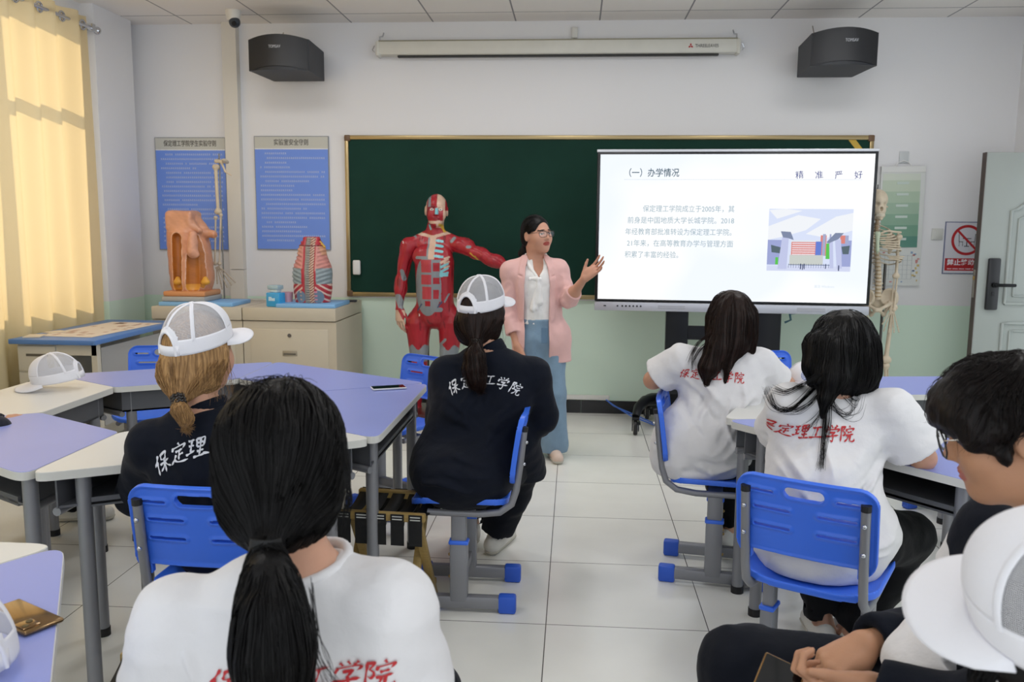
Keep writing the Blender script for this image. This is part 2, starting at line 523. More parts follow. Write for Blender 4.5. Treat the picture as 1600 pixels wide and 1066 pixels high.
# fill panels added in the ceiling, out of view, to brighten the room
lit = mat('fill_diffuser', '#f4f6ff', .5, emit=1.6)
whitemetal = mat('white_metal', '#e4e4e2', .4)
for lx, ly, lw in ((-1.77, 2.04, 10), (1.45, 2.04, 10), (-2.09, 4.95, 26), (-.16, 4.95, 26), (1.78, 4.95, 26)):
    t = empty('fill_panel', (lx, ly, ZC), 0, 'unseen fill light panel added in the tiled ceiling above the desks', 'added fill light', 'added fill light panels')
    m_ = MB()
    m_.boxx(-.31, .31, -.31, -.28, -.02, 0).boxx(-.31, .31, .28, .31, -.02, 0).boxx(-.31, -.28, -.28, .28, -.02, 0).boxx(.28, .31, -.28, .28, -.02, 0)
    m_.build('frame', whitemetal, t)
    MB().boxx(-.28, .28, -.28, .28, -.012, 0).build('diffuser', lit, t)
    l = lamp('panel_fill', 'AREA', (lx, ly, ZC - .025), 9.0, (1.0, .98, .95), .55, .55, aim=(0, 0, -1))
    l.parent = t; l.location = (0, 0, -.025)

# ------------------------------------------------------------------ curtain, rod
rod_y1 = 6.10
rod = empty('curtain_rod', (-3.48, 6.1, 2.885), 0, 'silver curtain rod running above the window', 'curtain rod')
chrome = mat('chrome', '#c9ccd2', .18, 1.0)
MB().cyl((0, -4.2, 0), (0, .05, 0), .014).build('rod', chrome, rod)
MB().sph((0, .075, 0), .028).build('finial', chrome, rod)
MB().boxx(-.13, .02, -1.95, -1.91, -.02, .03).boxx(-.13, .02, -.02, .02, -.02, .03).build('bracket', chrome, rod)
cm = bpy.data.materials.new('curtain_cloth'); cm.use_nodes = True
nt = cm.node_tree; nt.nodes.remove(nt.nodes['Principled BSDF'])
df = nt.nodes.new('ShaderNodeBsdfDiffuse'); tl = nt.nodes.new('ShaderNodeBsdfTranslucent'); ms = nt.nodes.new('ShaderNodeMixShader')
df.inputs['Color'].default_value = hexc('#dccfae'); tl.inputs['Color'].default_value = hexc('#f2d6a0'); ms.inputs['Fac'].default_value = .42
wv = nt.nodes.new('ShaderNodeTexNoise'); wv.inputs['Scale'].default_value = 400
bp = nt.nodes.new('ShaderNodeBump'); bp.inputs['Strength'].default_value = .1; bp.inputs['Distance'].default_value = .002
tc = nt.nodes.new('ShaderNodeTexCoord'); nt.links.new(tc.outputs['Object'], wv.inputs['Vector'])
nt.links.new(wv.outputs['Fac'], bp.inputs['Height']); nt.links.new(bp.outputs['Normal'], df.inputs['Normal'])
nt.links.new(df.outputs[0], ms.inputs[1]); nt.links.new(tl.outputs[0], ms.inputs[2]); nt.links.new(ms.outputs[0], nt.nodes['Material Output'].inputs['Surface'])
ct = empty('curtain', (-3.48, 6.05, 0), 0, 'floor-length cream curtain on silver rings, lit by sun from behind', 'curtain')
def pleat(y, z):   # x offset of the cloth; pleats shallower at the top
    a = .036 * (0.8 + .2 * (2.9 - z) / 2.9)
    ph = 2 * PI * (y - 6.05) / .245
    return a * math.sin(ph) + .007 * math.sin(.53 * ph + z * 1.3)
ny, nz = 620, 40
ys = np.linspace(1.9, 6.05, ny); zs = np.linspace(.06, 2.955, nz)
Vc = np.array([(pleat(y, z), y - 6.05 + .004 * math.sin(z * 2 + y * 9), z) for z in zs for y in ys])
Qc = np.array([(j*ny+i, j*ny+i+1, (j+1)*ny+i+1, (j+1)*ny+i) for j in range(nz-1) for i in range(ny-1)])
np_mesh('cloth', Vc, Qc, cm, ct)
def torus(c, R, r, axis, m, name, parent, seg=20):
    pts = []
    ax = Vector(axis).normalized(); u = ax.orthogonal().normalized(); w = ax.cross(u)
    mb = MB(); ring = []
    for i in range(seg):
        a = 2*PI*i/seg; d = u*math.cos(a) + w*math.sin(a)
        ring.append([mb.bm.verts.new(Vector(c) + d*(R + r*math.cos(2*PI*k/8)) + ax*(r*math.sin(2*PI*k/8))) for k in range(8)])
    for i in range(seg):
        A, B = ring[i], ring[(i+1) % seg]
        for k in range(8): mb.bm.faces.new((A[k], A[(k+1) % 8], B[(k+1) % 8], B[k]))
    return mb.build(name, m, parent, smooth=60)
for k in range(18):
    y = -.06 - .245 * k
    sl = math.cos(2*PI*y/.245) * .036 * 2*PI/.245
    torus((0, y, 2.885), .030, .008, (-sl, 1, 0) if False else (1, -sl, 0), chrome, 'grommet', ct)

# ------------------------------------------------------------------ door (open leaf folded back towards the front wall)
grey_door = mat('door_paint', '#a0a7a3', .45, bump=.04, bscale=300)
dr = empty('door_1', (2.875, 6.33, 0)); dr['kind'] = 'structure'
d = MB().boxx(0, .95, 0, .05, .01, 2.045, bevel=.006)
d.build('door_leaf', grey_door, dr, smooth=30)
# raised mouldings: a tall arched panel above, a plain panel below
def arch(x0, x1, z0, z1, rise):
    pts = [(x0, z0), (x1, z0), (x1, z1 - rise)]
    n = 14
    for i in range(1, n):
        t = i / n; xx = x1 + (x0 - x1) * t
        s = abs(2*t - 1)
        zz = z1 - rise * (s ** 2 * (3 - 2*s)) + (.02 if .42 < t < .58 else 0)
        pts.append((xx, zz))
    pts.append((x0, z1 - rise)); pts.append((x0, z0))
    return pts
for (zz0, zz1, rise) in ((.98, 1.86, .22), (.25, .84, .0)):
    for ins in (0, .055):
        pp = arch(.20 + ins, .76 - ins, zz0 + ins, zz1 - ins, max(rise, .001))
        MB().tube([(x, -.004, z) for x, z in pp], .012 if ins == 0 else .008, 8).build('moulding', grey_door, dr, smooth=50)
MB().boxx(-.004, .001, -.004, .054, .01, 2.045).build('edge_strip', mat('door_edge', '#4a3c36', .5), dr)
blk = mat('black_plastic', '#1b1c20', .35)
lk = MB().box((.105, -.016, 1.12), (.085, .032, .37), .012)
h = lk.build('door_lock', blk, dr, smooth=40)
MB().cyl((.105, -.03, 1.115), (.105, -.065, 1.115), .018).box((.17, -.065, 1.115), (.15, .018, .024), .008).build('door_handle', mat('black_metal', '#141517', .3, .6), h, smooth=40)
MB().box((.105, -.034, 1.05), (.022, .004, .03), .004).build('key_cover', mat('dark_gloss', '#0c0d10', .1), h)
MB().boxx(-.008, .0, .012, .04, 1.02, 1.22).build('latch_plate', mat('brushed_steel', '#9c968c', .35, .9), dr)
MB().box((-.009, .026, 1.16), (.014, .016, .03), .003).build('latch', mat('brass', '#a98c55', .35, .9), dr)
# ------------------------------------------------------------------ wall things
def rect_label(*a): pass
# chalkboard
bx0, bx1, bz0, bz1 = -1.84, 2.255, .93, 2.21
cb = empty('chalkboard', (0, 6.80, .93), 0, 'wide dark green chalkboard in a golden aluminium frame on the front wall', 'chalkboard')
green = mat('chalkboard_green', '#18382f', .7, noise=.14, nscale=2.2, spec=.12)
MB().boxx(bx0 + .02, bx1 - .02, .004, .028, .02, bz1 - bz0 - .02).build('writing_surface', green, cb)
gold = mat('frame_gold', '#a8956d', .35, .7)
fz = bz1 - bz0
MB().boxx(bx0, bx1, -.008, .028, 0, .034, .006).boxx(bx0, bx1, -.008, .028, fz - .034, fz, .006)\
    .boxx(bx0, bx0 + .032, -.008, .028, 0, fz, .006).boxx(bx1 - .032, bx1, -.008, .028, 0, fz, .006).build('frame', gold, cb, smooth=30)
brown = mat('corner_plastic', '#6d5238', .5)
for xx in (bx0, bx1 - .045):
    for zz in (0, fz - .045):
        MB().boxx(xx - .002, xx + .047, -.012, .028, zz - .002, zz + .047, .008).build('corner_cap', brown, cb, smooth=30)
MB().prism([(bx1 - .19, fz - .035), (bx1 - .135, fz - .035), (bx1 - .034, fz - .16), (bx1 - .034, fz - .225)], 0, .0025,
           M=Matrix.Translation((0, .003, 0)) @ Matrix.Rotation(PI/2, 4, 'X')).build('corner_tape', mat('yellow_tape', '#c9a53a', .5), cb)
# white holder on the board
wh = tag(MB().box((0, -.014, 0), (.062, .028, .118), .014, seg=4).build('whiteboard_eraser', mat('white_plastic', '#e6e6e3', .35), smooth=50),
         'small white rounded holder stuck on the lower corner of the chalkboard', 'holder')
wh.location = P(558, 418, 6.79)

# projection screen housing
sc_l, sc_r = P(588, 76, 6.72), P(1156, 74, 6.72)
ps = empty('projection_screen', ((sc_l.x + sc_r.x)/2, 6.76, 2.86), 0, 'long white roll-up projection screen housing hung high on the wall', 'projection screen')
Lh = (sc_r.x - sc_l.x) / 2
case = mat('screen_case', '#cfcec5', .45, noise=.03, nscale=8)
MB().boxx(-Lh + .02, Lh - .02, -.05, .05, -.052, .055, .012).build('case', case, ps, smooth=40)
MB().boxx(-Lh + .02, Lh - .02, -.052, -.046, .046, .055).build('top_lip', mat('case_lip', '#8c8874', .6), ps)
for s in (-1, 1):
    MB().box((s * (Lh - .01), 0, -.004), (.035, .108, .118), .02).build('end_cap', case, ps, smooth=40)
    MB().tube([(s*(Lh-.02), .0, .055), (s*(Lh-.02), .0, .09), (s*(Lh-.035), .03, .10), (s*(Lh-.04), .05, .13)], .006, 8)\
        .tube([(s*(Lh+.02), -.02, .02), (s*(Lh+.035), -.02, -.01), (s*(Lh+.02), -.02, -.03)], .004, 6).build('hook', chrome, ps)
MB().boxx(-Lh + .16, Lh - .15, -.02, .02, -.066, -.052, .003).build('bottom_bar', mat('bar_black', '#1a1a18', .5), ps)
ink = mat('dark_ink', '#22242a', .6)
redink = mat('red_ink', '#b01e22', .55)
text_obj('brand_lettering', 'THREELEAVES', .034, ink, face_cam(Lh - .245, -.0512, -.004), ps, fit=.172)
lg = MB()
for a in (90, 210, 330):
    ca, sa = math.cos(math.radians(a)), math.sin(math.radians(a))
    R = lambda u, v: (u*ca - v*sa, u*sa + v*ca)
    lg.prism([R(0, 0), R(.010, -.0075), R(.021, 0), R(.010, .0075)], 0, .001)
lo = lg.build('brand_mark', redink, ps); lo.matrix_local = face_cam(Lh - .365, -.0512, -.004)

# small white box above the screen housing
sb = tag(MB().boxx(-.022, .022, -.03, 0, -.04, .04, .004).build('socket_box', mat('socket_white', '#d6d5cf', .4), smooth=40), 'tiny white surface box on the wall above the projection screen housing', 'junction box')
sb.location = P(898, 52, 6.83)

# loudspeakers
spk = mat('speaker_black', '#24272d', .55, noise=.12, nscale=40, bump=.15, bscale=200)
spk2 = mat('speaker_grille', '#17191e', .38, bump=.2, bscale=500)
def speaker(px, Yf, rz, label, bx):
    c = P(px[0], px[1], Yf)
    t = empty('loudspeaker', c, rz, label, 'loudspeaker', 'wall loudspeakers')
    arc = lambda w, y, bulge, n=12: [(-w + 2*w*i/n, y - bulge*(1 - (2*i/n - 1)**2)) for i in range(n + 1)]
    plan = arc(.225, -.02, .05) + [(.20, .44), (-.20, .44)]
    mb = MB().prism(plan, -.115, .105)
    cab = mb.build('cabinet', spk, t, smooth=30)
    # arched grille standing proud of the front
    g = MB(); n = 16
    rows = []
    for yo in (-.008, .02):
        lo_, hi_ = [], []
        for i in range(n + 1):
            u = 2*i/n - 1
            y = -.02 - .05*(1 - u*u) + yo
            lo_.append(g.bm.verts.new((.222*u, y, -.118 + .030*(1 - u*u) if yo < 0 else -.118 + .030*(1-u*u))))
            hi_.append(g.bm.verts.new((.215*u, y, .105 + .028*(1 - u*u))))
        rows.append((lo_, hi_))
    (l0, h0), (l1, h1) = rows
    for i in range(n):
        g.bm.faces.new((l0[i], l0[i+1], h0[i+1], h0[i])); g.bm.faces.new((l1[i], h1[i], h1[i+1], l1[i+1]))
        g.bm.faces.new((l0[i], l1[i], l1[i+1], l0[i+1])); g.bm.faces.new((h0[i], h0[i+1], h1[i+1], h1[i]))
    g.bm.faces.new((l0[0], h0[0], h1[0], l1[0])); g.bm.faces.new((l0[n], l1[n], h1[n], h0[n]))
    g.build('grille', spk2, t, smooth=40)
    text_obj('brand_lettering', 'TOMSAV', .03, mat('silver_print', '#b9bcc2', .4), face_cam(bx, -.0815, .045), t, fit=.088, thick=.001)
    MB().boxx(-.05, .05, .40, .52, -.03, .05).boxx(-.09, .09, .5, .53, -.09, .09).build('bracket', blk, t)
    MB().tube([(-.11, .30, .10), (-.11, .42, .25)], .0035, 6).build('hanging_wire', mat('wire_grey', '#8b8178', .6), t)
    return t
speaker((437, 86), 6.30, .0, 'black loudspeaker high on the wall above the two blue rule posters', -.01)
speaker((1318, 77), 6.27, .0, 'black loudspeaker high on the wall right of the projection screen', .03)

# security camera under the ceiling
sc_ = empty('security_camera', (-2.56, 6.42, ZC), 0, 'white dome security camera under the ceiling near the window corner', 'security camera')
MB().lathe([(.055, 0), (.058, -.02), (.05, -.06), (.045, -.075)], seg=28).build('mount', mat('camera_white', '#dedbd4', .35), sc_, smooth=40)
MB().sph((.012, -.012, -.085), .042, 24).build('ball', mat('camera_ball', '#3a4048', .3), sc_, smooth=60)
MB().cyl((.02, -.04, -.098), (.024, -.056, -.106), .017).build('lens', mat('lens_black', '#0a0c10', .08), sc_, smooth=40)

# rule posters
def poster(x0, x1, z0, z1, title, label, seed, rows):
    cx = (x0 + x1) / 2; w = x1 - x0; hgt = z1 - z0
    t = empty('rule_poster', (cx, YW - .002, z0), 0, label, 'poster', 'blue rule posters')
    MB().boxx(-w/2, w/2, -.012, 0, 0, hgt).build('board', mat('poster_edge', '#8c8f93', .5), t)
    MB().boxx(-w/2 + .006, w/2 - .006, -.0135, -.011, hgt - .098, hgt - .006).build('header', mat('poster_header', '#c3c3bb', .5), t)
    MB().boxx(-w/2 + .006, w/2 - .006, -.0138, -.011, .006, hgt - .103).build('printed_sheet', mat('poster_blue', '#6d92e6', .45), t)
    MB().boxx(-w/2 + .006, w/2 - .006, -.0142, -.011, hgt - .104, hgt - .097).build('white_rule', mat('poster_white', '#e6e8ec', .5), t)
    text_obj('title', title, .052, mat('poster_title', '#55534e', .6), face_cam(0, -.0142, hgt - .052), t, fit=w * (.74 if len(title) > 9 else .46), bold=.0006)
    # rows of small print, too blurred in the photo to read: one mark per character
    r = random.Random(seed); mb = MB(); z = hgt - .135
    left, right = -w/2 + .045, w/2 - .04
    k = 0
    while z > .05 and k < rows:
        first = r.random() < .45 or k == 0
        x = left + (.04 if first else 0)
        end = right if r.random() < .62 else left + (right - left) * r.uniform(.35, .9)
        while x < end:
            cw = .0135
            if r.random() > .06:
                mb.boxx(x, x + cw, -.0146, -.0137, z - .0075, z - .0045)
                mb.boxx(x + .001, x + cw - .001, -.0146, -.0137, z + .0015, z + .0045)
                mb.boxx(x + .005, x + .008, -.0146, -.0137, z - .007, z + .006)
            x += cw + .003
        z -= .0365; k += 1
    mb.build('small_print', mat('poster_print', '#c9d5f2', .6), t)
    return t
poster(-3.41, -2.82, 1.29, 2.195, '保定理工学院学生实验守则', 'blue poster with the longer grey heading, behind the arm-bone model', 3, 21)
poster(-2.585, -1.975, 1.30, 2.205, '实验室安全守则', 'blue poster with the shorter grey heading, behind the spine torso model', 8, 21)

# hanging calendar
cal = empty('wall_calendar', (2.50, YW - .012, 1.07), 0, 'green and white hanging calendar on the wall behind the skeleton', 'calendar')
cal.rotation_euler = (0, -.012, 0)
MB().boxx(-.165, .165, -.012, 0, 0, .91).build('sheets', mat('calendar_paper', '#d5d8d6', .6), cal)
cols_ = ['#cfd6ca', '#c0cdba', '#adc2ac', '#9cb6a1', '#86a892', '#6f9a84', '#55887a']
zt = .855
for i, c_ in enumerate(cols_):
    zb = zt - (.05 if i == 0 else .085)
    MB().boxx(-.15, .13, -.0135 - .0004*i, -.011, zb, zt).build('picture_band', mat('calendar_green_%d' % i, c_, .55), cal)
    if i > 0: MB().boxx(-.045, .045, -.0175, -.011, zt - .03, zt - .012).build('picture_tag', mat('calendar_tag', '#c4d2cb', .55), cal)
    zt = zb
MB().boxx(-.165, .165, -.016, -.0, .865, .91).build('top_rail', mat('calendar_rail', '#dcdddb', .5), cal)
grid = MB()
for i in range(8): grid.boxx(-.14 + i*.034, -.138 + i*.034, -.013, -.0118, .05, .235)
for i in range(6): grid.boxx(-.14, .10, -.013, -.0118, .05 + i*.036, .0515 + i*.036)
grid.build('month_grid', mat('calendar_lines', '#9fa8ad', .6), cal)
rr = random.Random(4)
for c_, n_ in (('#c98a86', 7), ('#cfb878', 7), ('#8fa7c4', 5)):
    sp = MB()
    for _ in range(n_):
        if rr.random() < .5: xx, zz = rr.uniform(.108, .15), rr.uniform(.03, .25)
        else: xx, zz = rr.uniform(-.12, .12), rr.choice((.03, .255))
        sp.box((xx, -.0125, zz), (rr.uniform(.008, .02), .002, rr.uniform(.008, .018)))
    sp.build('stickers', mat('sticker_' + c_[1:], c_, .6), cal)
MB().tube([(-.06, -.006, .905), (-.045, -.006, .935), (0, -.008, .952), (.045, -.006, .935), (.06, -.006, .905)], .0035, 6).build('hanger', whitemetal, cal)

so = tag(MB().boxx(-.035, .035, -.012, 0, -.045, .045, .004).build('wall_hook', mat('hook_clear', '#c5c9cb', .3), smooth=40), 'pale adhesive hook plate holding the calendar', 'hook')
so.location = P(1412, 246, YW)
sw = tag(MB().boxx(-.043, .043, -.012, 0, -.043, .043, .005).boxx(-.03, .03, -.015, 0, -.03, .03, .003).build('light_switch', mat('switch_white', '#cfd0cb', .35), smooth=40), 'white square switch plate on the wall beside the red warning sign', 'switch')
sw.location = P(1464, 366, YW)

# warning sign
sgn = empty('warning_sign', (3.02, YW, 1.165), 0, 'white warning sign with red ring over table and chairs, partly behind door', 'sign')
MB().boxx(-.185, .185, -.008, 0, 0, .40, .002).build('plate', mat('sign_edge', '#6b7190', .5), sgn)
MB().boxx(-.178, .178, -.0092, 0, .007, .393).build('white_face', mat('sign_white', '#d5d5dd', .4), sgn)
def ring(R0, R1, n=40):
    mb = MB(); A = []; B = []
    for i in range(n):
        a = 2*PI*i/n
        A.append([mb.bm.verts.new((R0*math.cos(a), R0*math.sin(a), z)) for z in (0, .0012)])
        B.append([mb.bm.verts.new((R1*math.cos(a), R1*math.sin(a), z)) for z in (0, .0012)])
    for i in range(n):
        j = (i+1) % n
        mb.bm.faces.new((A[i][1], A[j][1], B[j][1], B[i][1])); mb.bm.faces.new((A[i][0], B[i][0], B[j][0], A[j][0]))
        mb.bm.faces.new((A[i][0], A[j][0], A[j][1], A[i][1])); mb.bm.faces.new((B[i][0], B[i][1], B[j][1], B[j][0]))
    return mb
red = mat('sign_red', '#b3262c', .45)
M_ = face_cam(-.018, -.0092, .26)
g = ring(.096, .116); 
g.box((0, 0, .0008), (.20, .016, .0016), M=Matrix.Rotation(math.radians(-45), 4, 'Z'))
o = g.build('prohibition_ring', red, sgn); o.matrix_local = M_
ic = MB()
ic.box((0, .012, .0004), (.062, .006, .0008)).box((0, -.018, .0004), (.006, .06, .0008)).box((0, -.047, .0004), (.036, .006, .0008))
for s in (-1, 1):
    ic.box((s*.058, .022, .0004), (.004, .058, .0008), M=Matrix.Rotation(math.radians(s*-4), 4, 'Z'))
    ic.box((s*.044, -.013, .0004), (.032, .005, .0008)).box((s*.056, -.031, .0004), (.003, .034, .0008)).box((s*.031, -.031, .0004), (.003, .034, .0008))
o = ic.build('table_and_chairs_icon', ink, sgn); o.matrix_local = M_
MB().boxx(-.17, .17, -.0096, 0, .025, .12).build('red_band', red, sgn)
text_obj('lettering', '禁止移动桌椅', .05, mat('sign_letter', '#eceaf0', .5), face_cam(0, -.0097, .086), sgn, fit=.31, bold=.0012)
sm = MB()
for i in range(44):
    if i % 7 != 5: sm.boxx(-.15 + i*.0068, -.1455 + i*.0068, -.0102, -.0096, .036, .043)
sm.build('small_print', mat('sign_letter', '#eceaf0', .5), sgn)

# ------------------------------------------------------------------ interactive display on a wheeled stand
tvc = Vector((1.093, 6.10, 0)); tvr = math.atan2(-.10, 1.89)
tv = empty('interactive_display', tvc, tvr, 'large bright presentation screen on a black wheeled stand', 'screen')
zb, zt_ = .932, 2.026
W2 = .946
bez = mat('bezel_black', '#15171c', .3)
MB().boxx(-W2, W2, -.02, .055, zb + .045, zt_, .006).build('housing', bez, tv, smooth=30)
silver = mat('silver_bezel', '#b9bcc6', .35, .3)
MB().boxx(-W2, W2, -.024, .05, zb - .022, zb + .04, .005).build('control_bar', silver, tv, smooth=30)
MB().boxx(-W2 - .003, W2 + .003, -.024, .055, zt_ - .002, zt_ + .016, .003).build('top_edge', mat('top_edge', '#c9ccd3', .35, .3), tv)
bt = MB()
for i in range(7): bt.box((-W2 + .165 + i*.026 + (.008 if i else 0), -.025, zb + .012), (.012, .006, .012), .003)
bt.box((-W2 + .075, -.025, zb + .012), (.018, .006, .008))
bt.build('buttons', ink, tv)
sgm = mat('speaker_slots', '#a6a9b2', .5)
for x_ in (-.40, .56): MB().box((x_, -.0245, zb + .01), (.19, .004, .024), .002).build('speaker_slot', sgm, tv)
# lit picture: white page, faint blue corners
sm_ = bpy.data.materials.new('screen_page'); sm_.use_nodes = True
nt = sm_.node_tree; nt.nodes.remove(nt.nodes['Principled BSDF'])
em = nt.nodes.new('ShaderNodeEmission'); em.inputs['Strength'].default_value = .74
tc = nt.nodes.new('ShaderNodeTexCoord'); nz_ = nt.nodes.new('ShaderNodeTexNoise'); nz_.inputs['Scale'].default_value = 1.3; nz_.inputs['Detail'].default_value = 1
cr = nt.nodes.new('ShaderNodeValToRGB'); cr.color_ramp.elements[0].position = .42; cr.color_ramp.elements[0].color = hexc('#f1f7ff')
cr.color_ramp.elements[1].position = .56; cr.color_ramp.elements[1].color = hexc('#fdfeff')
nt.links.new(tc.outputs['Object'], nz_.inputs['Vector']); nt.links.new(nz_.outputs['Fac'], cr.inputs['Fac']); nt.links.new(cr.outputs['Color'], em.inputs['Color'])
nt.links.new(em.outputs[0], nt.nodes['Material Output'].inputs['Surface'])
sz0, sz1, sx = zb + .06, zt_ - .018, W2 - .022
MB().boxx(-sx, sx, -.0215, -.02, sz0, sz1).build('lit_page', sm_, tv)
def emat(name, c, s=1.0):
    m = bpy.data.materials.new(name); m.use_nodes = True; nt = m.node_tree
    nt.nodes.remove(nt.nodes['Principled BSDF']); e = nt.nodes.new('ShaderNodeEmission')
    e.inputs['Color'].default_value = hexc(c); e.inputs['Strength'].default_value = s*.68
    nt.links.new(e.outputs[0], nt.nodes['Material Output'].inputs['Surface']); return m
SW, SH = 2*sx, sz1 - sz0
def sp(u, v, y=-.0222): return face_cam(-sx + u*SW, y, sz1 - v*SH)     # slide coordinates 0..1
t_dark, t_soft, t_navy = emat('slide_dark', '#4b6472', 1), emat('slide_soft', '#9fb6c2', 1), emat('slide_navy', '#33418c', 1)
text_obj('slide_heading', '（一）办学情况', .062, t_dark, sp(.193, .128), tv, fit=.345, thick=.0002, bold=.0006)
MB().boxx(-sx + .09*SW, -sx + .96*SW, -.0222, -.0214, sz1 - .172*SH, sz1 - .169*SH).build('heading_rule', emat('slide_rule', '#dfe9f4'), tv)
for ch, u in zip('精准严好', (.735, .805, .875, .945)):
    text_obj('slide_motto', ch, .056, t_navy, sp(u, .142) @ Matrix.Rotation(math.radians(7), 4, 'Z'), tv, thick=.0002)
for i, s_ in enumerate(('保定理工学院成立于2005年，其', '前身是中国地质大学长城学院。2018', '年经教育部批准转设为保定理工学院。', '21年来，在高等教育办学与管理方面', '积累了丰富的经验。')):
    v = .372 + i*.0792
    u0, u1 = (.165 if i == 0 else .108), (.505 if i < 4 else .31)
    text_obj('slide_text', s_, .05, t_soft, sp((u0+u1)/2, v), tv, fit=(u1-u0)*SW, thick=.0002)
text_obj('slide_footer', '激活 Windows', .022, emat('slide_faint', '#dbe8f2'), sp(.845, .89), tv, thick=.0002)
# photograph on the slide
def prect(name, c, u0, v0, u1, v1, y=-.0224, s=1.0, skew=0.0):
    """rectangle in picture coordinates"""
    pu0, pv0, pu1, pv1 = .632, .365, .935, .785
    X = lambda u: -sx + (pu0 + u*(pu1-pu0))*SW
    Z = lambda v: sz1 - (pv0 + v*(pv1-pv0))*SH
    return X(u0), X(u1), Z(v1), Z(v0)
_pic = MB(); _picm = []
def pic(name, rects, c, layer, s=1.0):
    mb = _pic; n0 = len(mb.bm.faces); y = -.0222 - .00025*layer
    for r in rects:
        if len(r) == 4:
            a, b, z0, z1 = prect('', '', *r); mb.boxx(a, b, y, y + .0002, z0, z1)
        else:
            pts = []
            for i in range(0, len(r), 2):
                a, _, _, z = prect('', '', r[i], r[i+1], r[i], r[i+1]); pts.append((a, z))
            mb.prism(pts, 0, .0002, M=Matrix.Translation((0, y, 0)) @ Matrix.Rotation(PI/2, 4, 'X'))
    mb.bm.faces.ensure_lookup_table()
    for f_ in mb.bm.faces[n0:]: f_.material_index = len(_picm)
    _picm.append(emat('slide_' + name, c, s))
pic('picture_sky', [(0, 0, 1, 1)], '#dfe8ff', 0)
pic('picture_cloud', [(0, .28, .35, .10, .62, .16, .45, .34, .2, .44, 0, .5), (.45, .40, .8, .12, 1, .06, 1, .34, .7, .46), (.0, .02, .2, .0, .4, .03, .1, .16)], '#f7faff', 1)
pic('picture_ground', [(0, .92, 1, 1)], '#d9dff8', 1)
pic('picture_side_walls', [(0, .50, .2, .90), (.86, .50, 1, .92)], '#a3acda', 2)
pic('picture_hall', [(.28, .50, .66, .90)], '#e6edf6', 3)
pic('picture_red_front', [(.285, .53, .575, .74), (.63, .42, .70, .75), (.86, .42, .93, .55)], '#e08a82', 4)
pic('picture_windows', [(.295, .545 + .035*i, .57, .562 + .035*i) for i in range(6)], '#f3e3ea', 5)
pic('picture_blue_tower', [(.575, .52, .645, .76)], '#6d86d8', 5)
pic('picture_grey_towers', [(.655, .40, .69, .75), (.735, .40, .755, .6), (.92, .42, .96, .56)], '#aab1d2', 6)
pic('picture_green', [(.70, .55, .75, .80), (.10, .78, .135, .90)], '#63c95a', 6)
pic('picture_trees', [(.04, .58, .16, .62, .17, .72, .05, .7), (.88, .60, .98, .58, .97, .72, .9, .72)], '#5f6f78', 7)
pic('picture_sign_stone', [(.27, .74, .67, .90)], '#cfd4cf', 7)
pic('picture_fence', [(.26, .895, .77, .905)] + [(.26 + .03*i, .88, .264 + .03*i, .95) for i in range(18)], '#56628a', 8)
pic('picture_gate_pillars', [(.17, .46, .25, .46, .24, .97, .13, .97), (.80, .50, .87, .48, .90, .95, .84, .96), (.735, .56, .775, .50, .80, .95, .755, .95)], '#c7cdee', 9)
pic('picture_gate_roofs', [(.15, .36, .27, .37, .31, .50, .24, .47, .18, .46), (.80, .38, .90, .38, .84, .48, .72, .55, .70, .53)], '#8590ac', 10)
pic('picture_people', [(.40, .88, .412, .97), (.425, .89, .435, .98), (.445, .88, .456, .97), (.70, .88, .708, .96), (.855, .90, .868, .99)], '#3b4468', 11)
_po = _pic.build('slide_picture', _picm[0], tv)
for m_ in _picm[1:]: _po.data.materials.append(m_)
# stand
stn = mat('stand_black', '#14161b', .4, .3)
for x0, x1 in ((-.43, -.27), (.22, .38)):
    MB().boxx(x0, x1, .075, .34, .20, .30, .006).boxx(x0, x1, .075, .16, .20, 1.5, .006).build('column', stn, tv, smooth=30)
MB().boxx(-.43, .38, .08, .15, 1.2, 1.35).build('mount_plate', stn, tv)
MB().boxx(-.27, .22, .07, .17, .70, .72).boxx(-.27, .22, .075, .09, .72, .80).build('shelf', stn, tv)
for x in (-1, 1):
    MB().tube([(x*.63, -.01, .135), (x*.61, .06, .19), (x*.56, .20, .21), (x*.46, .30, .21), (x*.40, .32, .21)], [.028, .036, .042, .045, .045], 14).build('foot_arm', stn, tv, smooth=60)
    MB().tube([(x*.53, .52, .135), (x*.52, .46, .18), (x*.50, .36, .20), (x*.42, .32, .21)], [.028, .036, .042, .045], 14).build('foot_arm', stn, tv, smooth=60)
MB().boxx(-.46, .46, .22, .42, .14, .25, .03).build('base_beam', stn, tv, smooth=40)
rub = mat('castor_rubber', '#1c1c1e', .5)
for x, y in ((-.63, -.01), (.63, -.01), (-.53, .52), (.53, .52)):
    if True:
        c_ = empty('castor', (x, y, 0)); c_.parent = tv
        w = MB().lathe([(.018, -.016), (.052, -.014), (.056, 0), (.052, .014), (.018, .016)], (0, 0, 0), 28, M=Matrix.Translation((0, 0, .056)) @ Matrix.Rotation(PI/2, 4, 'Y'))
        w.build('tyre', rub, c_, smooth=40)
        hub = MB().cyl((-.0175, 0, .056), (.0175, 0, .056), .036, seg=24); hub.build('hub', mat('castor_hub', '#cfcfc8', .4), c_, smooth=40)
        sp_ = MB()
        for k in range(6):
            a = 2*PI*k/6; sp_.cyl((-.019, .021*math.cos(a), .056 + .021*math.sin(a)), (.019, .021*math.cos(a), .056 + .021*math.sin(a)), .007, seg=10)
        sp_.build('hub_holes', rub, c_)
        MB().boxx(-.026, -.020, -.025, .025, .03, .12).boxx(.020, .026, -.025, .025, .03, .12).boxx(-.026, .026, -.03, .03, .112, .135, .006).box((.02, -.06, .10), (.03, .07, .012), .004).build('fork', stn, c_, smooth=30)
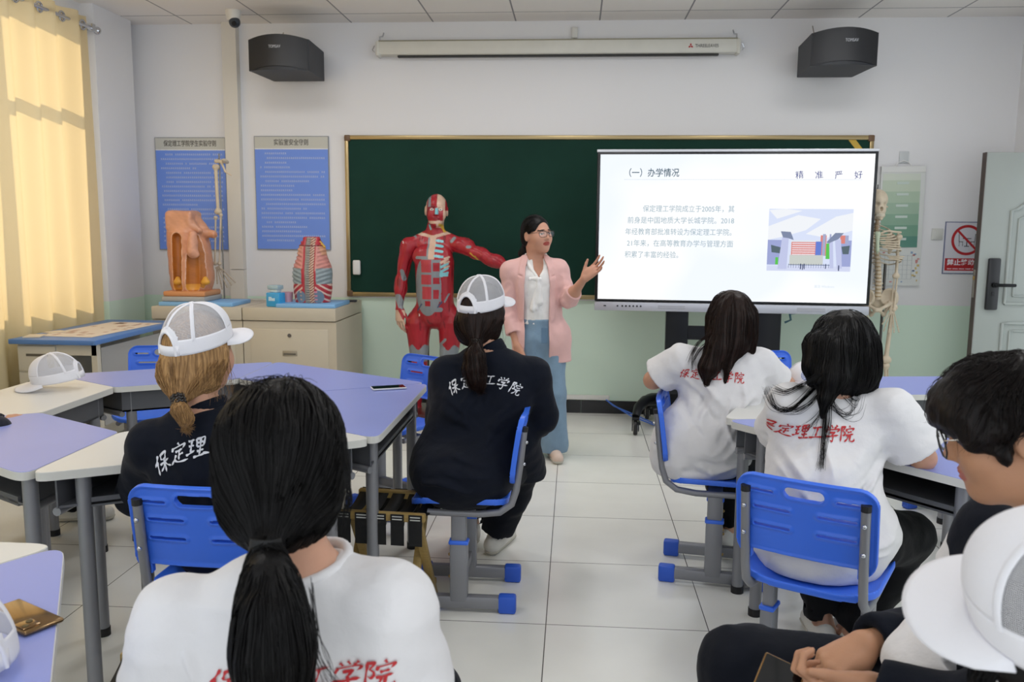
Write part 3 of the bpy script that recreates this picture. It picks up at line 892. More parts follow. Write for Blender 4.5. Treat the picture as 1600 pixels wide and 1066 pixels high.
MB().tube([(-.05, .06, .96), (-.03, .09, .85), (.0, .1, .74)], .006, 8).build('cable', blk, tv)
MB().tube([(.42, .04, .95), (.44, .05, .86), (.40, .06, .84)], .008, 8).tube([(.44, .07, .90), (.7, .09, .94), (.9, .1, .95)], .005, 8).build('signal_cable', mat('teal_cable', '#2e5b66', .5), tv)
for k in range(2):
    cb_ = MB().tube([(.27, YW - .02, .118), (.33, YW - .1 - .03*k, .09), (.46 + .05*k, YW - .28, .045), (.62 + .03*k, YW - .42, .012), (.85, YW - .45, .009)], .0055, 8)
    tag(cb_.build('network_cable', mat('cable_blue', '#3f6fd0', .45), smooth=60), 'thin blue cable trailing from the wall duct to the screen stand', 'cable', 'blue cables by the skirting')

# ------------------------------------------------------------------ grey cabinets and the blue lab desk
beige = mat('cabinet_beige', '#c2b9a6', .5, noise=.03, nscale=3)
beige_side = beige
def cabinet(x0, x1, y0, y1, label):
    w = x1 - x0; dpt = y1 - y0
    t = empty('steel_cabinet', ((x0+x1)/2, (y0+y1)/2, 0), 0, label, 'cabinet', 'beige steel cabinets')
    MB().boxx(-w/2, w/2, -dpt/2 + .006, dpt/2, .03, .80).build('body', beige, t)
    MB().boxx(-w/2, w/2, -dpt/2 - .006, dpt/2, .806, .90, .006).build('top', beige, t, smooth=30)
    MB().boxx(-w/2 + .03, w/2 - .03, -dpt/2 + .03, dpt/2 - .03, 0, .03).build('plinth', mat('plinth_dark', '#55504a', .6), t)
    dd = MB().boxx(-w/2 + .055, w/2 - .06, -dpt/2, -dpt/2 + .012, .08, .745, .004).build('door', beige, t, smooth=30)
    MB().cyl((0, -dpt/2 - .006, .70), (0, -dpt/2 + .002, .70), .014).build('lock', mat('lock_steel', '#8b877e', .3, .8), dd, smooth=40)
    MB().boxx(-.055, .055, -dpt/2 - .005, -dpt/2 + .002, .548, .588, .004).build('recess_handle', mat('handle_plate', '#a49b88', .4, .3), dd, smooth=30)
    MB().boxx(-.045, .045, -dpt/2 - .007, -dpt/2 - .003, .558, .568).build('handle_slot', mat('slot_dark', '#5c574d', .6), dd)
    return t
cabinet(-3.10, -2.42, 6.03, 6.79, 'beige steel cabinet nearer the window, carrying the larynx and arm-bone models')
cabinet(-2.413, -1.72, 6.03, 6.79, 'beige steel cabinet next to the chalkboard, carrying the spine torso model')

bd = empty('lab_desk', (-3.145, 5.43, 0), 0, 'pale desk with blue top and drawers by the curtain', 'desk')
MB().boxx(-.275, .275, -.55, .56, .77, .80, .004).build('desktop', mat('desk_blue', '#5580be', .4), bd, smooth=30)
cream = mat('desk_cream', '#cfcabb', .5)
MB().boxx(-.25, .0, -.50, .50, .06, .768).build('drawer_unit', cream, bd)
for k, (z0, z1) in enumerate(((.60, .755), (.42, .59), (.24, .41), (.07, .23))):
    q = MB().boxx(-.245, -.005, -.512, -.498, z0, z1, .003).build('drawer', cream, bd, smooth=30)
    MB().boxx(-.19, -.05, -.516, -.510, (z0+z1)/2 + .015, (z0+z1)/2 + .03).build('drawer_slot', mat('slot_dark', '#5c574d', .6), q)
MB().boxx(.0, .25, -.50, -.47, .70, .768).build('apron', cream, bd)
for y in (-.50, .46): MB().boxx(.215, .255, y, y + .04, 0, .77, .004).build('leg', cream, bd)
MB().boxx(.235, .245, -.44, .45, .25, .74).build('side_panel', mat('panel_grey', '#a5a6a6', .5), bd)
pp = tag(MB().boxx(-.19, .19, -.40, .40, 0, .0015).build('paper_chart', mat('chart_paper', '#d8cdbf', .7)), 'creased paper chart with pinkish figures lying on the blue desk', 'chart')
pp.location = (-3.13, 5.42, .8012); pp.rotation_euler = (0, 0, math.radians(-4))
rr = random.Random(5); ms_ = MB()
for i in range(26):
    xx, yy = rr.uniform(-.15, .15), rr.uniform(-.36, .36); ms_.box((xx, yy, .0018), (rr.uniform(.015, .05), rr.uniform(.02, .09), .0006))
ms_.build('printed_figures', mat('figure_print', '#b99d8d', .7), pp)
for nm, x, y, rz, w, l in (('booklet', -3.34, 5.02, .3, .10, .14), ('booklet', -3.33, 5.22, -.4, .09, .12)):
    q = tag(MB().boxx(-w/2, w/2, -l/2, l/2, 0, .006).build(nm, mat('booklet_cover', '#9fa2b8' if rz < 0 else '#d7cbb6', .6)),
            'small cream sheet at the curtain corner of the blue desk' if rz > 0 else 'small grey-violet leaflet beside the chart on the blue desk', 'leaflet')
    q.location = (x, y, .801); q.rotation_euler = (0, 0, rz)

# ------------------------------------------------------------------ classroom desks
lilac, lwhite, edge_w = mat('laminate_lilac', '#8f9bdc', .33, noise=.015, nscale=6), mat('laminate_white', '#d9d9d6', .35), mat('edge_band', '#d2d2cd', .4)
steel = mat('desk_steel', '#8a8b90', .42, .35)
steel_dark = mat('desk_tray', '#5d5f64', .5, .2)
foot_blk = mat('foot_black', '#17171a', .6)
SIDE = 1.08; APO = SIDE * math.sqrt(3) / 2
def rounded_poly(pts, r, n=6):
    out = []; m = len(pts)
    for i in range(m):
        p0, p1, p2 = Vector(pts[i-1]), Vector(pts[i]), Vector(pts[(i+1) % m])
        a, b = (p0 - p1).normalized(), (p2 - p1).normalized()
        ang = a.angle(b); tl_ = min(r / math.tan(ang/2), .45*(p0-p1).length)
        s, e = p1 + a*tl_, p1 + b*tl_
        for k in range(n + 1):
            t = k / n
            q = (s*(1-t)*(1-t) + p1*2*t*(1-t) + e*t*t)
            out.append((q.x, q.y))
    return out
def trapezoid(ins):
    h = APO / 2; k = ins / math.sin(math.radians(60))
    # outer edge on y=0 (side 1.08), inner edge on y=h (side .54)
    xo = SIDE/2 - ins * math.sqrt(3); xi = SIDE/4 - ins / math.sqrt(3)
    return [(-SIDE/2 + ins*math.sqrt(3), ins), (SIDE/2 - ins*math.sqrt(3), ins), (SIDE/4 - ins/math.sqrt(3), h - ins), (-SIDE/4 + ins/math.sqrt(3), h - ins)]
def make_desk():
    t = empty('trapezoid_desk', (0, 0, 0))
    MB().prism(rounded_poly(trapezoid(.0015), .045), .733, .7585).build('tabletop', edge_w, t, smooth=50)
    MB().prism(rounded_poly(trapezoid(.0035), .043), .7583, .76).build('laminate', lilac, t, smooth=50)
    # open book tray under the top
    a = trapezoid(.045); tr = MB(); th = .006
    tr.prism(a, .632, .640)
    def wall(p, q, z0=.632, z1=.733):
        p, q = Vector(p), Vector(q); d = (q - p).normalized(); nrm = Vector((-d.y, d.x)) * th
        tr.prism([(p.x, p.y), (q.x, q.y), (q.x + nrm.x, q.y + nrm.y), (p.x + nrm.x, p.y + nrm.y)], z0, z1)
    wall(a[1], a[2]); wall(a[2], a[3]); wall(a[3], a[0])
    tr.boxx(-.40, .40, .045, .055, .625, .655)
    tr.build('book_tray', steel_dark, t)
    fr_ = MB()
    for p, q in ((a[1], a[2]), (a[3], a[0])):
        p, q = Vector((*p, .622)), Vector((*q, .622)); fr_.tube([p, q], .014, 8)
    fr_.build('side_rail', steel, t, smooth=50)
    for (x, y) in ((-.385, .058), (.385, .058), (-.205, .40), (.205, .40)):
        l = MB().cyl((x, y, .02), (x, y, .735), .023, seg=20).build('leg', steel, t, smooth=50)
        MB().cyl((x, y, 0), (x, y, .03), .0255, seg=20).build('foot_cap', foot_blk, l, smooth=50)
    return t
desk0 = make_desk(); _first = [True]
def place_desk(c, th, white, label):
    """c ring centre, th direction (degrees) of this desk from the centre"""
    if _first[0]: o = desk0; _first[0] = False
    else: o = copy_tree(desk0)
    a = math.radians(th)
    o.location = (c[0] + APO*math.cos(a), c[1] + APO*math.sin(a), 0); o.rotation_euler = (0, 0, a + PI/2)
    if white:
        for ch in o.children:
            if ch.name.startswith('laminate'):
                ch.data = ch.data.copy(); ch.data.materials[0] = lwhite
    if abs(th - 240) < 1:        # this one has its outer legs right in the corners
        for ch in o.children:
            if ch.name.startswith('leg') and abs(ch.data.vertices[0].co.x) > .3: ch.location.x = math.copysign(.07, ch.data.vertices[0].co.x)
    tag(o, label, 'desk', 'trapezoid desks'); return o
LC = (-1.615, 3.41)
place_desk(LC, 0, False, 'lilac desk with the white-cased phone lying on it')
place_desk(LC, 60, False, 'lilac desk in front of the beige cabinet, next to the muscle model')
place_desk(LC, 120, False, 'lilac desk with an empty blue chair behind, facing the blue lab desk')
place_desk(LC, 180, True, 'white desk with a white cap lying on its side')
place_desk(LC, 240, False, 'lilac desk under the dark sleeve at the left picture edge')
place_desk(LC, 300, True, 'white desk in front of the blond student in a cap')
RC = (1.655, 3.46)
place_desk(RC, 218, False, 'lilac desk where the long-haired student in front leans')
place_desk(RC, 158, True, 'white desk beside the student seated nearest the screen')
place_desk(RC, 98, False, 'lilac desk in front of the skeleton and door')
place_desk(RC, 38, False, 'lilac desk holding a white cap, behind the head of the man in glasses')
BC = (-1.71, .885)
place_desk(BC, 30, False, 'lilac desk in the lower left corner with the gold phone on it')
place_desk(BC, 90, True, 'white desk end in the lower left corner of the picture')

# ------------------------------------------------------------------ blue plastic chairs
cblue = mat('chair_blue', '#3b72ec', .36, noise=.02, nscale=10)
cblue2 = mat('chair_blue_caps', '#2c5ccb', .45)
def chair_back_field():
    hw, hh = .2, .135
    def f(p):
        x, y, z = p[:, 0], p[:, 1], p[:, 2]
        yy = y + .0 + (0.30 * x * x) * -1.0 + .18 * (z * z)      # concave across, slight recline
        r = .055
        top = np.maximum(np.abs(x) - (hw - r), 0); tz = np.maximum(np.abs(z) - (hh - r), 0)
        d2 = np.sqrt(top**2 + tz**2) - r
        d2 = np.where((np.abs(x) < hw - r) & (np.abs(z) < hh - r), np.maximum(np.abs(x) - hw, np.abs(z) - hh), d2)
        def slot(cx, cz, L, R):
            q = np.abs(x - cx) - L
            return np.sqrt(np.maximum(q, 0)**2 + (z - cz)**2) - R
        holes = slot(0, .095, .040, .017)
        for cx, cz, L in ((-.125, .088, .034), (.125, .088, .034), (-.092, .035, .05), (.092, .035, .05), (-.092, -.022, .05), (.092, -.022, .05)):
            holes = np.minimum(holes, slot(cx, cz, L, .0042))
        d2 = np.maximum(d2, -holes)
        # cut-away between the two wings at the lower edge
        cut = np.maximum(np.abs(x) - .15, z + .105 + .0 * x)
        d2 = np.maximum(d2, -cut)
        rim = np.clip(1 + d2 / .012, 0, 1) * .006
        th = .0055 + rim
        q0, q1 = d2, np.abs(yy) - th
        return np.minimum(np.maximum(q0, q1), 0) + np.sqrt(np.maximum(q0, 0)**2 + np.maximum(q1, 0)**2)
    f.bb = (np.array([-.21, -.05, -.15]), np.array([.21, .05, .15])); return f
def chair_seat_field():
    def f(p):
        x, y, z = p[:, 0], p[:, 1], p[:, 2]
        zz = z - (1.1 * np.maximum(np.abs(x) - .05, 0)**2) + .9 * np.maximum(y - .10, 0)**2 - .5 * np.maximum(-y - .1, 0)**2
        r = .08
        qx = np.maximum(np.abs(x) - (.20 - r), 0); qy = np.maximum(np.abs(y) - (.19 - r), 0)
        d2 = np.sqrt(qx**2 + qy**2) - r
        q1 = np.abs(zz) - .009 - np.clip(1 + d2/.015, 0, 1) * .005
        return np.minimum(np.maximum(d2, q1), 0) + np.sqrt(np.maximum(d2, 0)**2 + np.maximum(q1, 0)**2)
    f.bb = (np.array([-.21, -.2, -.06]), np.array([.21, .2, .06])); return f
def make_chair():
    t = empty('student_chair', (0, 0, 0))
    s = sculpt('seat', chair_seat_field(), .005, cblue, t); s.location = (0, 0, .435)
    b = sculpt('backrest', chair_back_field(), .0026, cblue, t, it=1, pad=.01); b.location = (0, -.232, .655)
    b.rotation_euler = (math.radians(8), 0, 0)
    for sx_ in (-1, 1):
        x = sx_ * .168
        pts = [(x, .12, .405), (x, -.08, .402), (x, -.16, .412), (x, -.205, .445), (x, -.222, .50), (x, -.236, .60), (x, -.250, .735)]
        MB().tube(pts, .0135, 12).build('back_tube', steel, t, smooth=60)
        MB().cyl((x, -.2505, .732), (x, -.252, .75), .0145, seg=12).build('tube_plug', foot_blk, t)
        for z in (.605, .69): MB().sph((x, -.256 - (z-.65)*.1, z), .007, 10).build('bolt', chrome, t, smooth=60)
        px_ = sx_ * .15
        pt = MB().boxx(px_ - .018, px_ + .018, -.03, .03, .26, .41, .008).build('upper_post', steel, t, smooth=40)
        pl = MB().boxx(px_ - .022, px_ + .022, -.035, .035, .04, .285, .009).build('lower_post', steel, t, smooth=40)
        MB().boxx(px_ - .025, px_ + .025, -.039, .039, .275, .292, .006).build('collar', cblue, pl, smooth=40)
        MB().sph((px_ - sx_*.0, .036, .23), .007, 10).sph((px_, .036, .14), .007, 10).build('adjusting_screw', mat('brass', '#a98c55', .35, .9), pl)
        rl = MB().boxx(px_ - .02, px_ + .02, -.19, .19, .015, .065, .008).build('foot_rail', steel, t, smooth=40)
        for e in (-1, 1):
            MB().boxx(px_ - .024, px_ + .024, e*.19 - .035, e*.19 + .035, 0, .072, .01).build('end_cap', cblue2, rl, smooth=40)
    MB().boxx(-.14, .14, -.018, .018, .09, .135, .006).build('crossbar', steel, t, smooth=40)
    MB().boxx(-.17, .17, -.03, .03, .392, .412).build('seat_bearer', steel, t)
    return t
chair0 = make_chair(); _cf = [True]
def place_chair(x, y, face, label, dz=0):
    """face: direction (degrees, 90 = towards the front wall) the sitter would look"""
    if _cf[0]: o = chair0; _cf[0] = False
    else: o = copy_tree(chair0)
    o.location = (x, y, dz); o.rotation_euler = (0, 0, math.radians(face - 90))
    tag(o, label, 'chair', 'blue student chairs'); return o
place_chair(-1.015, 2.43, 88, 'blue chair under the blond student, back towards the camera')
place_chair(-.43, 3.31, 180, 'blue chair seen edge-on under the student in navy and cap')
place_chair(.63, 3.64, -10, 'blue chair seen edge-on under the white-shirted student nearest the screen')
place_chair(.785, 2.62, 61, 'blue chair with its slotted back turned to camera, under long-haired student')
place_chair(-.93, 4.40, 235, 'empty blue chair in front of the red muscle model')
place_chair(-2.36, 4.58, 282, 'empty blue chair peeping over the desk beside the blue lab desk')
place_chair(2.07, 4.54, 200, 'empty blue chair near the door, behind the hair of the man in glasses')
place_chair(1.15, 4.80, 285, 'blue chair mostly hidden between the two long-haired students')
# ------------------------------------------------------------------ people: bodies, clothes, hair, caps
def unit(v): v = np.array(v, float); return v / np.linalg.norm(v)
def frame(fwd, up=(0, 0, 1)):
    """columns: right, forward, up"""
    f = unit(fwd); r = unit(np.cross(f, up)); u = np.cross(r, f)
    return np.stack([r, f, u], 1)
def az(deg, pitch=0.0, roll=0.0):
    """frame looking along compass angle (0 = towards front wall, + = to the right), pitch up"""
    a, p = math.radians(deg), math.radians(pitch)
    F = frame((math.sin(a)*math.cos(p), math.cos(a)*math.cos(p), math.sin(p)))
    if roll:
        c, s = math.cos(math.radians(roll)), math.sin(math.radians(roll))
        F = F @ np.array([[c, 0, s], [0, 1, 0], [-s, 0, c]])
    return F
def local(f, c, R, rad):
    c, R = V3(c), np.array(R, dtype=f32)
    g = lambda p: f((p - c) @ R)
    g.bb = (c - rad, c + rad); return g
def head_field(face=True):
    E = []
    E.append(ell((0, -.012, .032), (.076, .094, .086)))
    E.append(ell((0, .028, -.028), (.062, .064, .084)))
    E.append(ell((0, .040, -.080), (.043, .040, .031)))
    E.append(ell((0, .067, -.098), (.018, .015, .014)))
    for s in (-1, 1): E.append(ell((s*.038, .058, -.030), (.026, .026, .028)))
    base = su(.035, *E)
    if face:
        base = su(.012, base, ell((0, .084, .024), (.048, .012, .009)))
        for s in (-1, 1): base = sub(base, ell((s*.031, .098, .002), (.019, .018, .011)), .012)
        nose = su(.008, cone((0, .086, .008), (0, .106, -.028), .0075, .0105), ell((-.0105, .096, -.032), (.008, .009, .007)), ell((.0105, .096, -.032), (.008, .009, .007)))
        base = su(.010, base, nose)
        eyes = su(0, ell((-.031, .0775, .002), (.0125,)*3), ell((.031, .0775, .002), (.0125,)*3))
        base = su(.002, base, eyes)
        lids = su(0, *[ell((s*.031, .0815, .0105), (.017, .010, .0045)) for s in (-1, 1)])
        base = su(.006, base, lids)
        lips = su(.003, ell((-.009, .0905, -.0565), (.014, .0095, .0050)), ell((.009, .0905, -.0565), (.014, .0095, .0050)), ell((0, .0885, -.0675), (.018, .0105, .0062)))
        base = su(.006, base, lips)
        base = sub(base, ell((0, .104, -.0615), (.019, .012, .0014)), .003)
    for s in (-1, 1):
        ear = sub(ell((s*.0775, -.012, -.006), (.010, .021, .033)), ell((s*.088, -.008, -.004), (.008, .011, .019)), .006)
        base = su(.012, base, ear)
    base.bb = (V3((-.11, -.13, -.14)), V3((.11, .14, .14)))
    return base
HEADF, HEADB = head_field(True), head_field(False)
def head(c, R, face=True, s=1.0):
    h = HEADF if face else HEADB
    return local((lambda p: h(p / s) * s) if s != 1 else h, c, R, .16 * s)
def hand(w, R, curl=(20, 25, 25, 30, 35), thumb=(40, 15, 10), s=1.0, side=1, splay=1.0):
    """w wrist; R columns: towards thumb side, along fingers, out of the back of the hand"""
    w = np.array(w, float); R = np.array(R, float)
    G = lambda v: w + R @ (np.array(v, float) * s)
    kn = [(.031, .090, 0), (.0105, .095, .002), (-.0105, .091, .001), (-.030, .081, -.003)]
    L = [(.041, .025, .019), (.046, .029, .020), (.043, .027, .019), (.034, .020, .017)]
    palm = su(.016*s, *[cone(G((x*.55, .006, 0)), G(k), .0145*s, .0105*s) for (x, k) in zip((.031, .0105, -.0105, -.03), kn)],
              ell(G((.004, .045, -.006)), (.036*s, .044*s, .013*s), R), ell(G((.024, .035, -.010)), (.016*s, .028*s, .013*s), R))
    fs = []
    for i in range(4):
        c = curl[i + 1] if len(curl) == 5 else curl[i]
        a = math.radians(c * .8); sp = math.radians((7, 1.5, -4, -10)[i] * splay)
        p = np.array(kn[i], float); segs = []
        for j, l in enumerate(L[i]):
            d = np.array((math.sin(sp)*math.cos(a), math.cos(sp)*math.cos(a), -math.sin(a)))
            q = p + d * l
            segs.append(cone(G(p), G(q), (.0088, .0079, .0071)[j]*s*(.9 if i == 3 else 1), (.0080, .0072, .0060)[j]*s*(.9 if i == 3 else 1)))
            p = q; a += math.radians(c * (1.1 if j == 0 else .8))
        fs.append(su(.004*s, *segs))
    out, fl, cu = [math.radians(v) for v in thumb]
    p0 = np.array((.022, .014, -.008)); d = np.array((math.sin(out)*math.cos(fl), math.cos(out)*math.cos(fl), -math.sin(fl)))
    p1 = p0 + d*.042
    d2 = np.array((math.sin(out - cu)*math.cos(fl*1.3), math.cos(out - cu)*math.cos(fl*1.3), -math.sin(fl*1.3))); p2 = p1 + d2*.031
    d3 = np.array((math.sin(out - 2*cu)*math.cos(fl*1.5), math.cos(out - 2*cu)*math.cos(fl*1.5), -math.sin(fl*1.5))); p3 = p2 + d3*.024
    th = su(.005*s, cone(G(p0), G(p1), .0135*s, .0105*s), cone(G(p1), G(p2), .0102*s, .0092*s), cone(G(p2), G(p3), .0090*s, .0070*s))
    fing = su(.0022*s, *fs)
    return su(.007*s, palm, fing, th)
def lerp(a, b, t): return np.array(a, float) * (1 - t) + np.array(b, float) * t

def torso_field(J, arm=0.0):
    A = lambda k: np.array(J[k], float)
    Rt = J['torso']; pel, chest, neck = A('pelvis'), A('chest'), A('neck'); up, rt = Rt[:, 2], Rt[:, 0]
    T = [ell(pel, (.155, .105, .11), Rt), ell(lerp(pel, chest, .45), (.12, .085, .15), Rt), ell(chest, (.132, .090, .16), Rt),
         cone(lerp(chest, neck, .72) - rt*.07, lerp(chest, neck, .72) + rt*.07, .055, .055)]
    for s in 'LR':
        T.append(cone(neck - up*.045, A('sh'+s) - up*.004, .036, .036))
        if arm: T.append(cone(A('sh'+s), lerp(A('sh'+s), A('el'+s), arm), .042, .040))
    return su(.05, *T)
def body_field(J, face=True, hands=True, fat=1.0):
    """one continuous figure from its joints"""
    A = lambda k: np.array(J[k], float)
    Rt = J['torso']                                 # frame columns right, forward, up
    pel, chest, neck, hd = A('pelvis'), A('chest'), A('neck'), A('head')
    fw, up, rt = Rt[:, 1], Rt[:, 2], Rt[:, 0]
    tor = torso_field(J)
    hb = hd + J['hR'] @ np.array((0, -.028, -.075))
    nk = su(.03, cone(neck - up*.03, hb, .056, .050), cone(hb - np.array((0, 0, .0)), hd, .05, .05))
    limbs = []
    for s in 'LR':
        sh, el, wr = A('sh'+s), A('el'+s), A('wr'+s)
        limbs.append(su(.03, cone(sh, lerp(sh, el, .35), .042*fat, .043*fat), cone(lerp(sh, el, .35), el, .042*fat, .034*fat),
                        cone(el, lerp(el, wr, .35), .036*fat, .037*fat), cone(lerp(el, wr, .35), wr, .036*fat, .024*fat)))
        hp, kn, an = A('hip'+s), A('kn'+s), A('an'+s)
        toe = A('toe'+s)
        limbs.append(su(.03, cone(hp, kn, .082, .055), cone(kn, lerp(kn, an, .35), .053, .052), cone(lerp(kn, an, .35), an, .052, .034),
                        cone(an + (an - toe)*.15 - np.array((0, 0, .04)), toe, .034, .028)))
    f = su(.045, tor, nk, *limbs)
    f = su(.03, f, head(hd, J['hR'], face, J.get('hs', 1.0)))
    if hands:
        for s in 'LR':
            if 'hand'+s in J: f = su(.014, f, hand(A('wr'+s), **J['hand'+s]))
    return f
def sleeve(sh, el, t, r0, r1): return cone(sh, lerp(sh, el, t), r0, r1)

SKIN = '#c2937a'
def skin_paint(J, base=SKIN, lip='#a8574f', brow='#2b211e', face=True, extra=None):
    b = np.array(hexc(base)[:3]); l = np.array(hexc(lip)[:3]); br = np.array(hexc(brow)[:3])
    c, R = V3(J['head']), np.array(J['hR'], dtype=f32); s = J.get('hs', 1.0)
    def paint(V):
        q = ((V - c) @ R) / s
        n = wob(V, 90, 2)[:, None] * .03 + wob(V, 25, 3)[:, None] * .03
        C = b * (1 + n)
        if face:
            x, y, z = q[:, 0], q[:, 1], q[:, 2]
            near = (np.abs(x) < .08) & (y > .03) & (np.abs(z) < .13)
            ax = np.abs(x)
            m = near & (((ax - .007)/.020)**2 + ((z + .0615)/.0125)**2 < 1) & (y > .07)
            C[m] = l
            m = near & (np.abs(z - .0255 - .10*np.maximum(ax - .03, 0)*-1) < .0042) & (ax > .013) & (ax < .052) & (y > .05)
            C[m] = br
            e = np.abs(np.sqrt((ax - .031)**2 + (y - .0775)**2 + (z - .002)**2) - .0125) < .0016
            e &= near & (np.abs(z - .002) < .0062)
            C[e] = np.array(hexc('#d8d2cc')[:3])
            ir = e & (((ax - .0315)**2 + (z - .002)**2) < .0058**2); C[ir] = np.array(hexc('#1c1412')[:3])
            lash = near & (np.abs(np.sqrt(((ax - .031)/.0155)**2 + ((z - .0015)/.0072)**2) - 1) < .13) & (z > .001) & (y > .07)
            C[lash] = br
        if extra is not None: C = extra(V, q, C)
        return C
    return paint
skin_m = mat('skin', SKIN, .48, attr='paint', bump=.06, bscale=350, sss=.15, spec=.35)
def cloth(name, c, **k):
    kw = dict(rough=.85, noise=.05, nscale=9, bump=.18, bscale=45, sheen=.15, spec=.2); kw.update(k)
    return mat(name, c, **kw)
white_tee = cloth('white_cotton', '#dcdbdd', noise=.02)
navy = cloth('navy_fleece', '#0a101d', noise=.12, sheen=.04)
navy_tr = cloth('navy_trousers', '#0a0f1a', noise=.1, sheen=.04)
black_tr = cloth('black_trousers', '#07080c', noise=.1, sheen=.04)
red_print = mat('red_print', '#b8252b', .6)
white_print = mat('white_print', '#d9dbe2', .6)
shoe_w = mat('shoe_white', '#d5d3cc', .55)
shoe_sole = mat('shoe_sole', '#bdb9ad', .6)

# ---- brush lettering
GLY = {
 '保': [[(.32,.96),(.20,.72),(.04,.50)], [(.20,.70),(.19,.35),(.17,.02)], [(.50,.92),(.47,.78),(.46,.64)], [(.48,.90),(.86,.94),(.80,.78),(.74,.66),(.47,.65)], [(.34,.46),(.60,.50),(.94,.55)], [(.64,.66),(.62,.35),(.58,.0)], [(.61,.47),(.50,.28),(.32,.14)], [(.64,.46),(.78,.28),(1.0,.14)]],
 '定': [[(.48,1.0),(.54,.92),(.55,.86)], [(.12,.64),(.17,.80),(.20,.78),(.55,.82),(.88,.85),(.84,.76),(.74,.66)], [(.30,.58),(.50,.61),(.72,.64)], [(.53,.62),(.51,.42),(.50,.18)], [(.52,.41),(.64,.42),(.76,.44)], [(.34,.44),(.24,.24),(.06,.04)], [(.22,.26),(.40,.12),(.66,.06),(1.0,.05)]],
 '理': [[(.06,.84),(.22,.87),(.40,.90)], [(.10,.58),(.24,.60),(.38,.62)], [(.25,.87),(.23,.55),(.21,.24)], [(.0,.16),(.20,.24),(.42,.36)], [(.52,.92),(.53,.70),(.55,.50)], [(.52,.91),(.74,.94),(.94,.97),(.91,.72),(.87,.52)], [(.55,.72),(.72,.73),(.90,.75)], [(.55,.52),(.72,.53),(.88,.55)], [(.73,.93),(.71,.50),(.70,.06)], [(.55,.28),(.72,.31),(.90,.34)], [(.40,.02),(.70,.06),(1.0,.12)]],
 '工': [[(.22,.78),(.50,.82),(.84,.88)], [(.54,.83),(.51,.50),(.46,.20)], [(.02,.12),(.45,.17),(.98,.26)]],
 '学': [[(.18,.95),(.25,.88),(.28,.80)], [(.44,1.0),(.50,.92),(.52,.84)], [(.84,1.02),(.76,.92),(.64,.82)], [(.08,.54),(.14,.73),(.18,.72),(.55,.76),(.94,.81),(.90,.70),(.80,.60)], [(.32,.56),(.52,.58),(.68,.61),(.60,.52),(.50,.44)], [(.50,.45),(.56,.28),(.53,.08),(.46,.01),(.34,.09)], [(.06,.30),(.50,.34),(.96,.41)]],
 '院': [[(.10,.93),(.24,.94),(.37,.96),(.30,.82),(.22,.70),(.34,.62),(.37,.50),(.28,.40),(.18,.46)], [(.13,.93),(.12,.50),(.10,-.02)], [(.66,1.03),(.71,.97),(.72,.90)], [(.45,.66),(.48,.81),(.51,.80),(.74,.83),(.98,.86),(.95,.78),(.88,.70)], [(.55,.60),(.70,.62),(.86,.65)], [(.44,.42),(.70,.45),(.97,.49)], [(.62,.45),(.56,.20),(.36,-.02)], [(.76,.47),(.73,.22),(.76,.06),(.88,.02),(1.02,.08),(1.03,.22)]],
}
def crom(pts, n):
    p = np.array(pts, float); p = np.vstack([2*p[0] - p[1], p, 2*p[-1] - p[-2]]); out = []
    for i in range(1, len(p) - 2):
        for t in np.linspace(0, 1, n, endpoint=False):
            a, b, c, d = p[i-1], p[i], p[i+1], p[i+2]
            out.append(.5*((2*b) + (-a + c)*t + (2*a - 5*b + 4*c - d)*t*t + (-a + 3*b - 3*c + d)*t**3))
    out.append(p[-2]); return np.array(out)
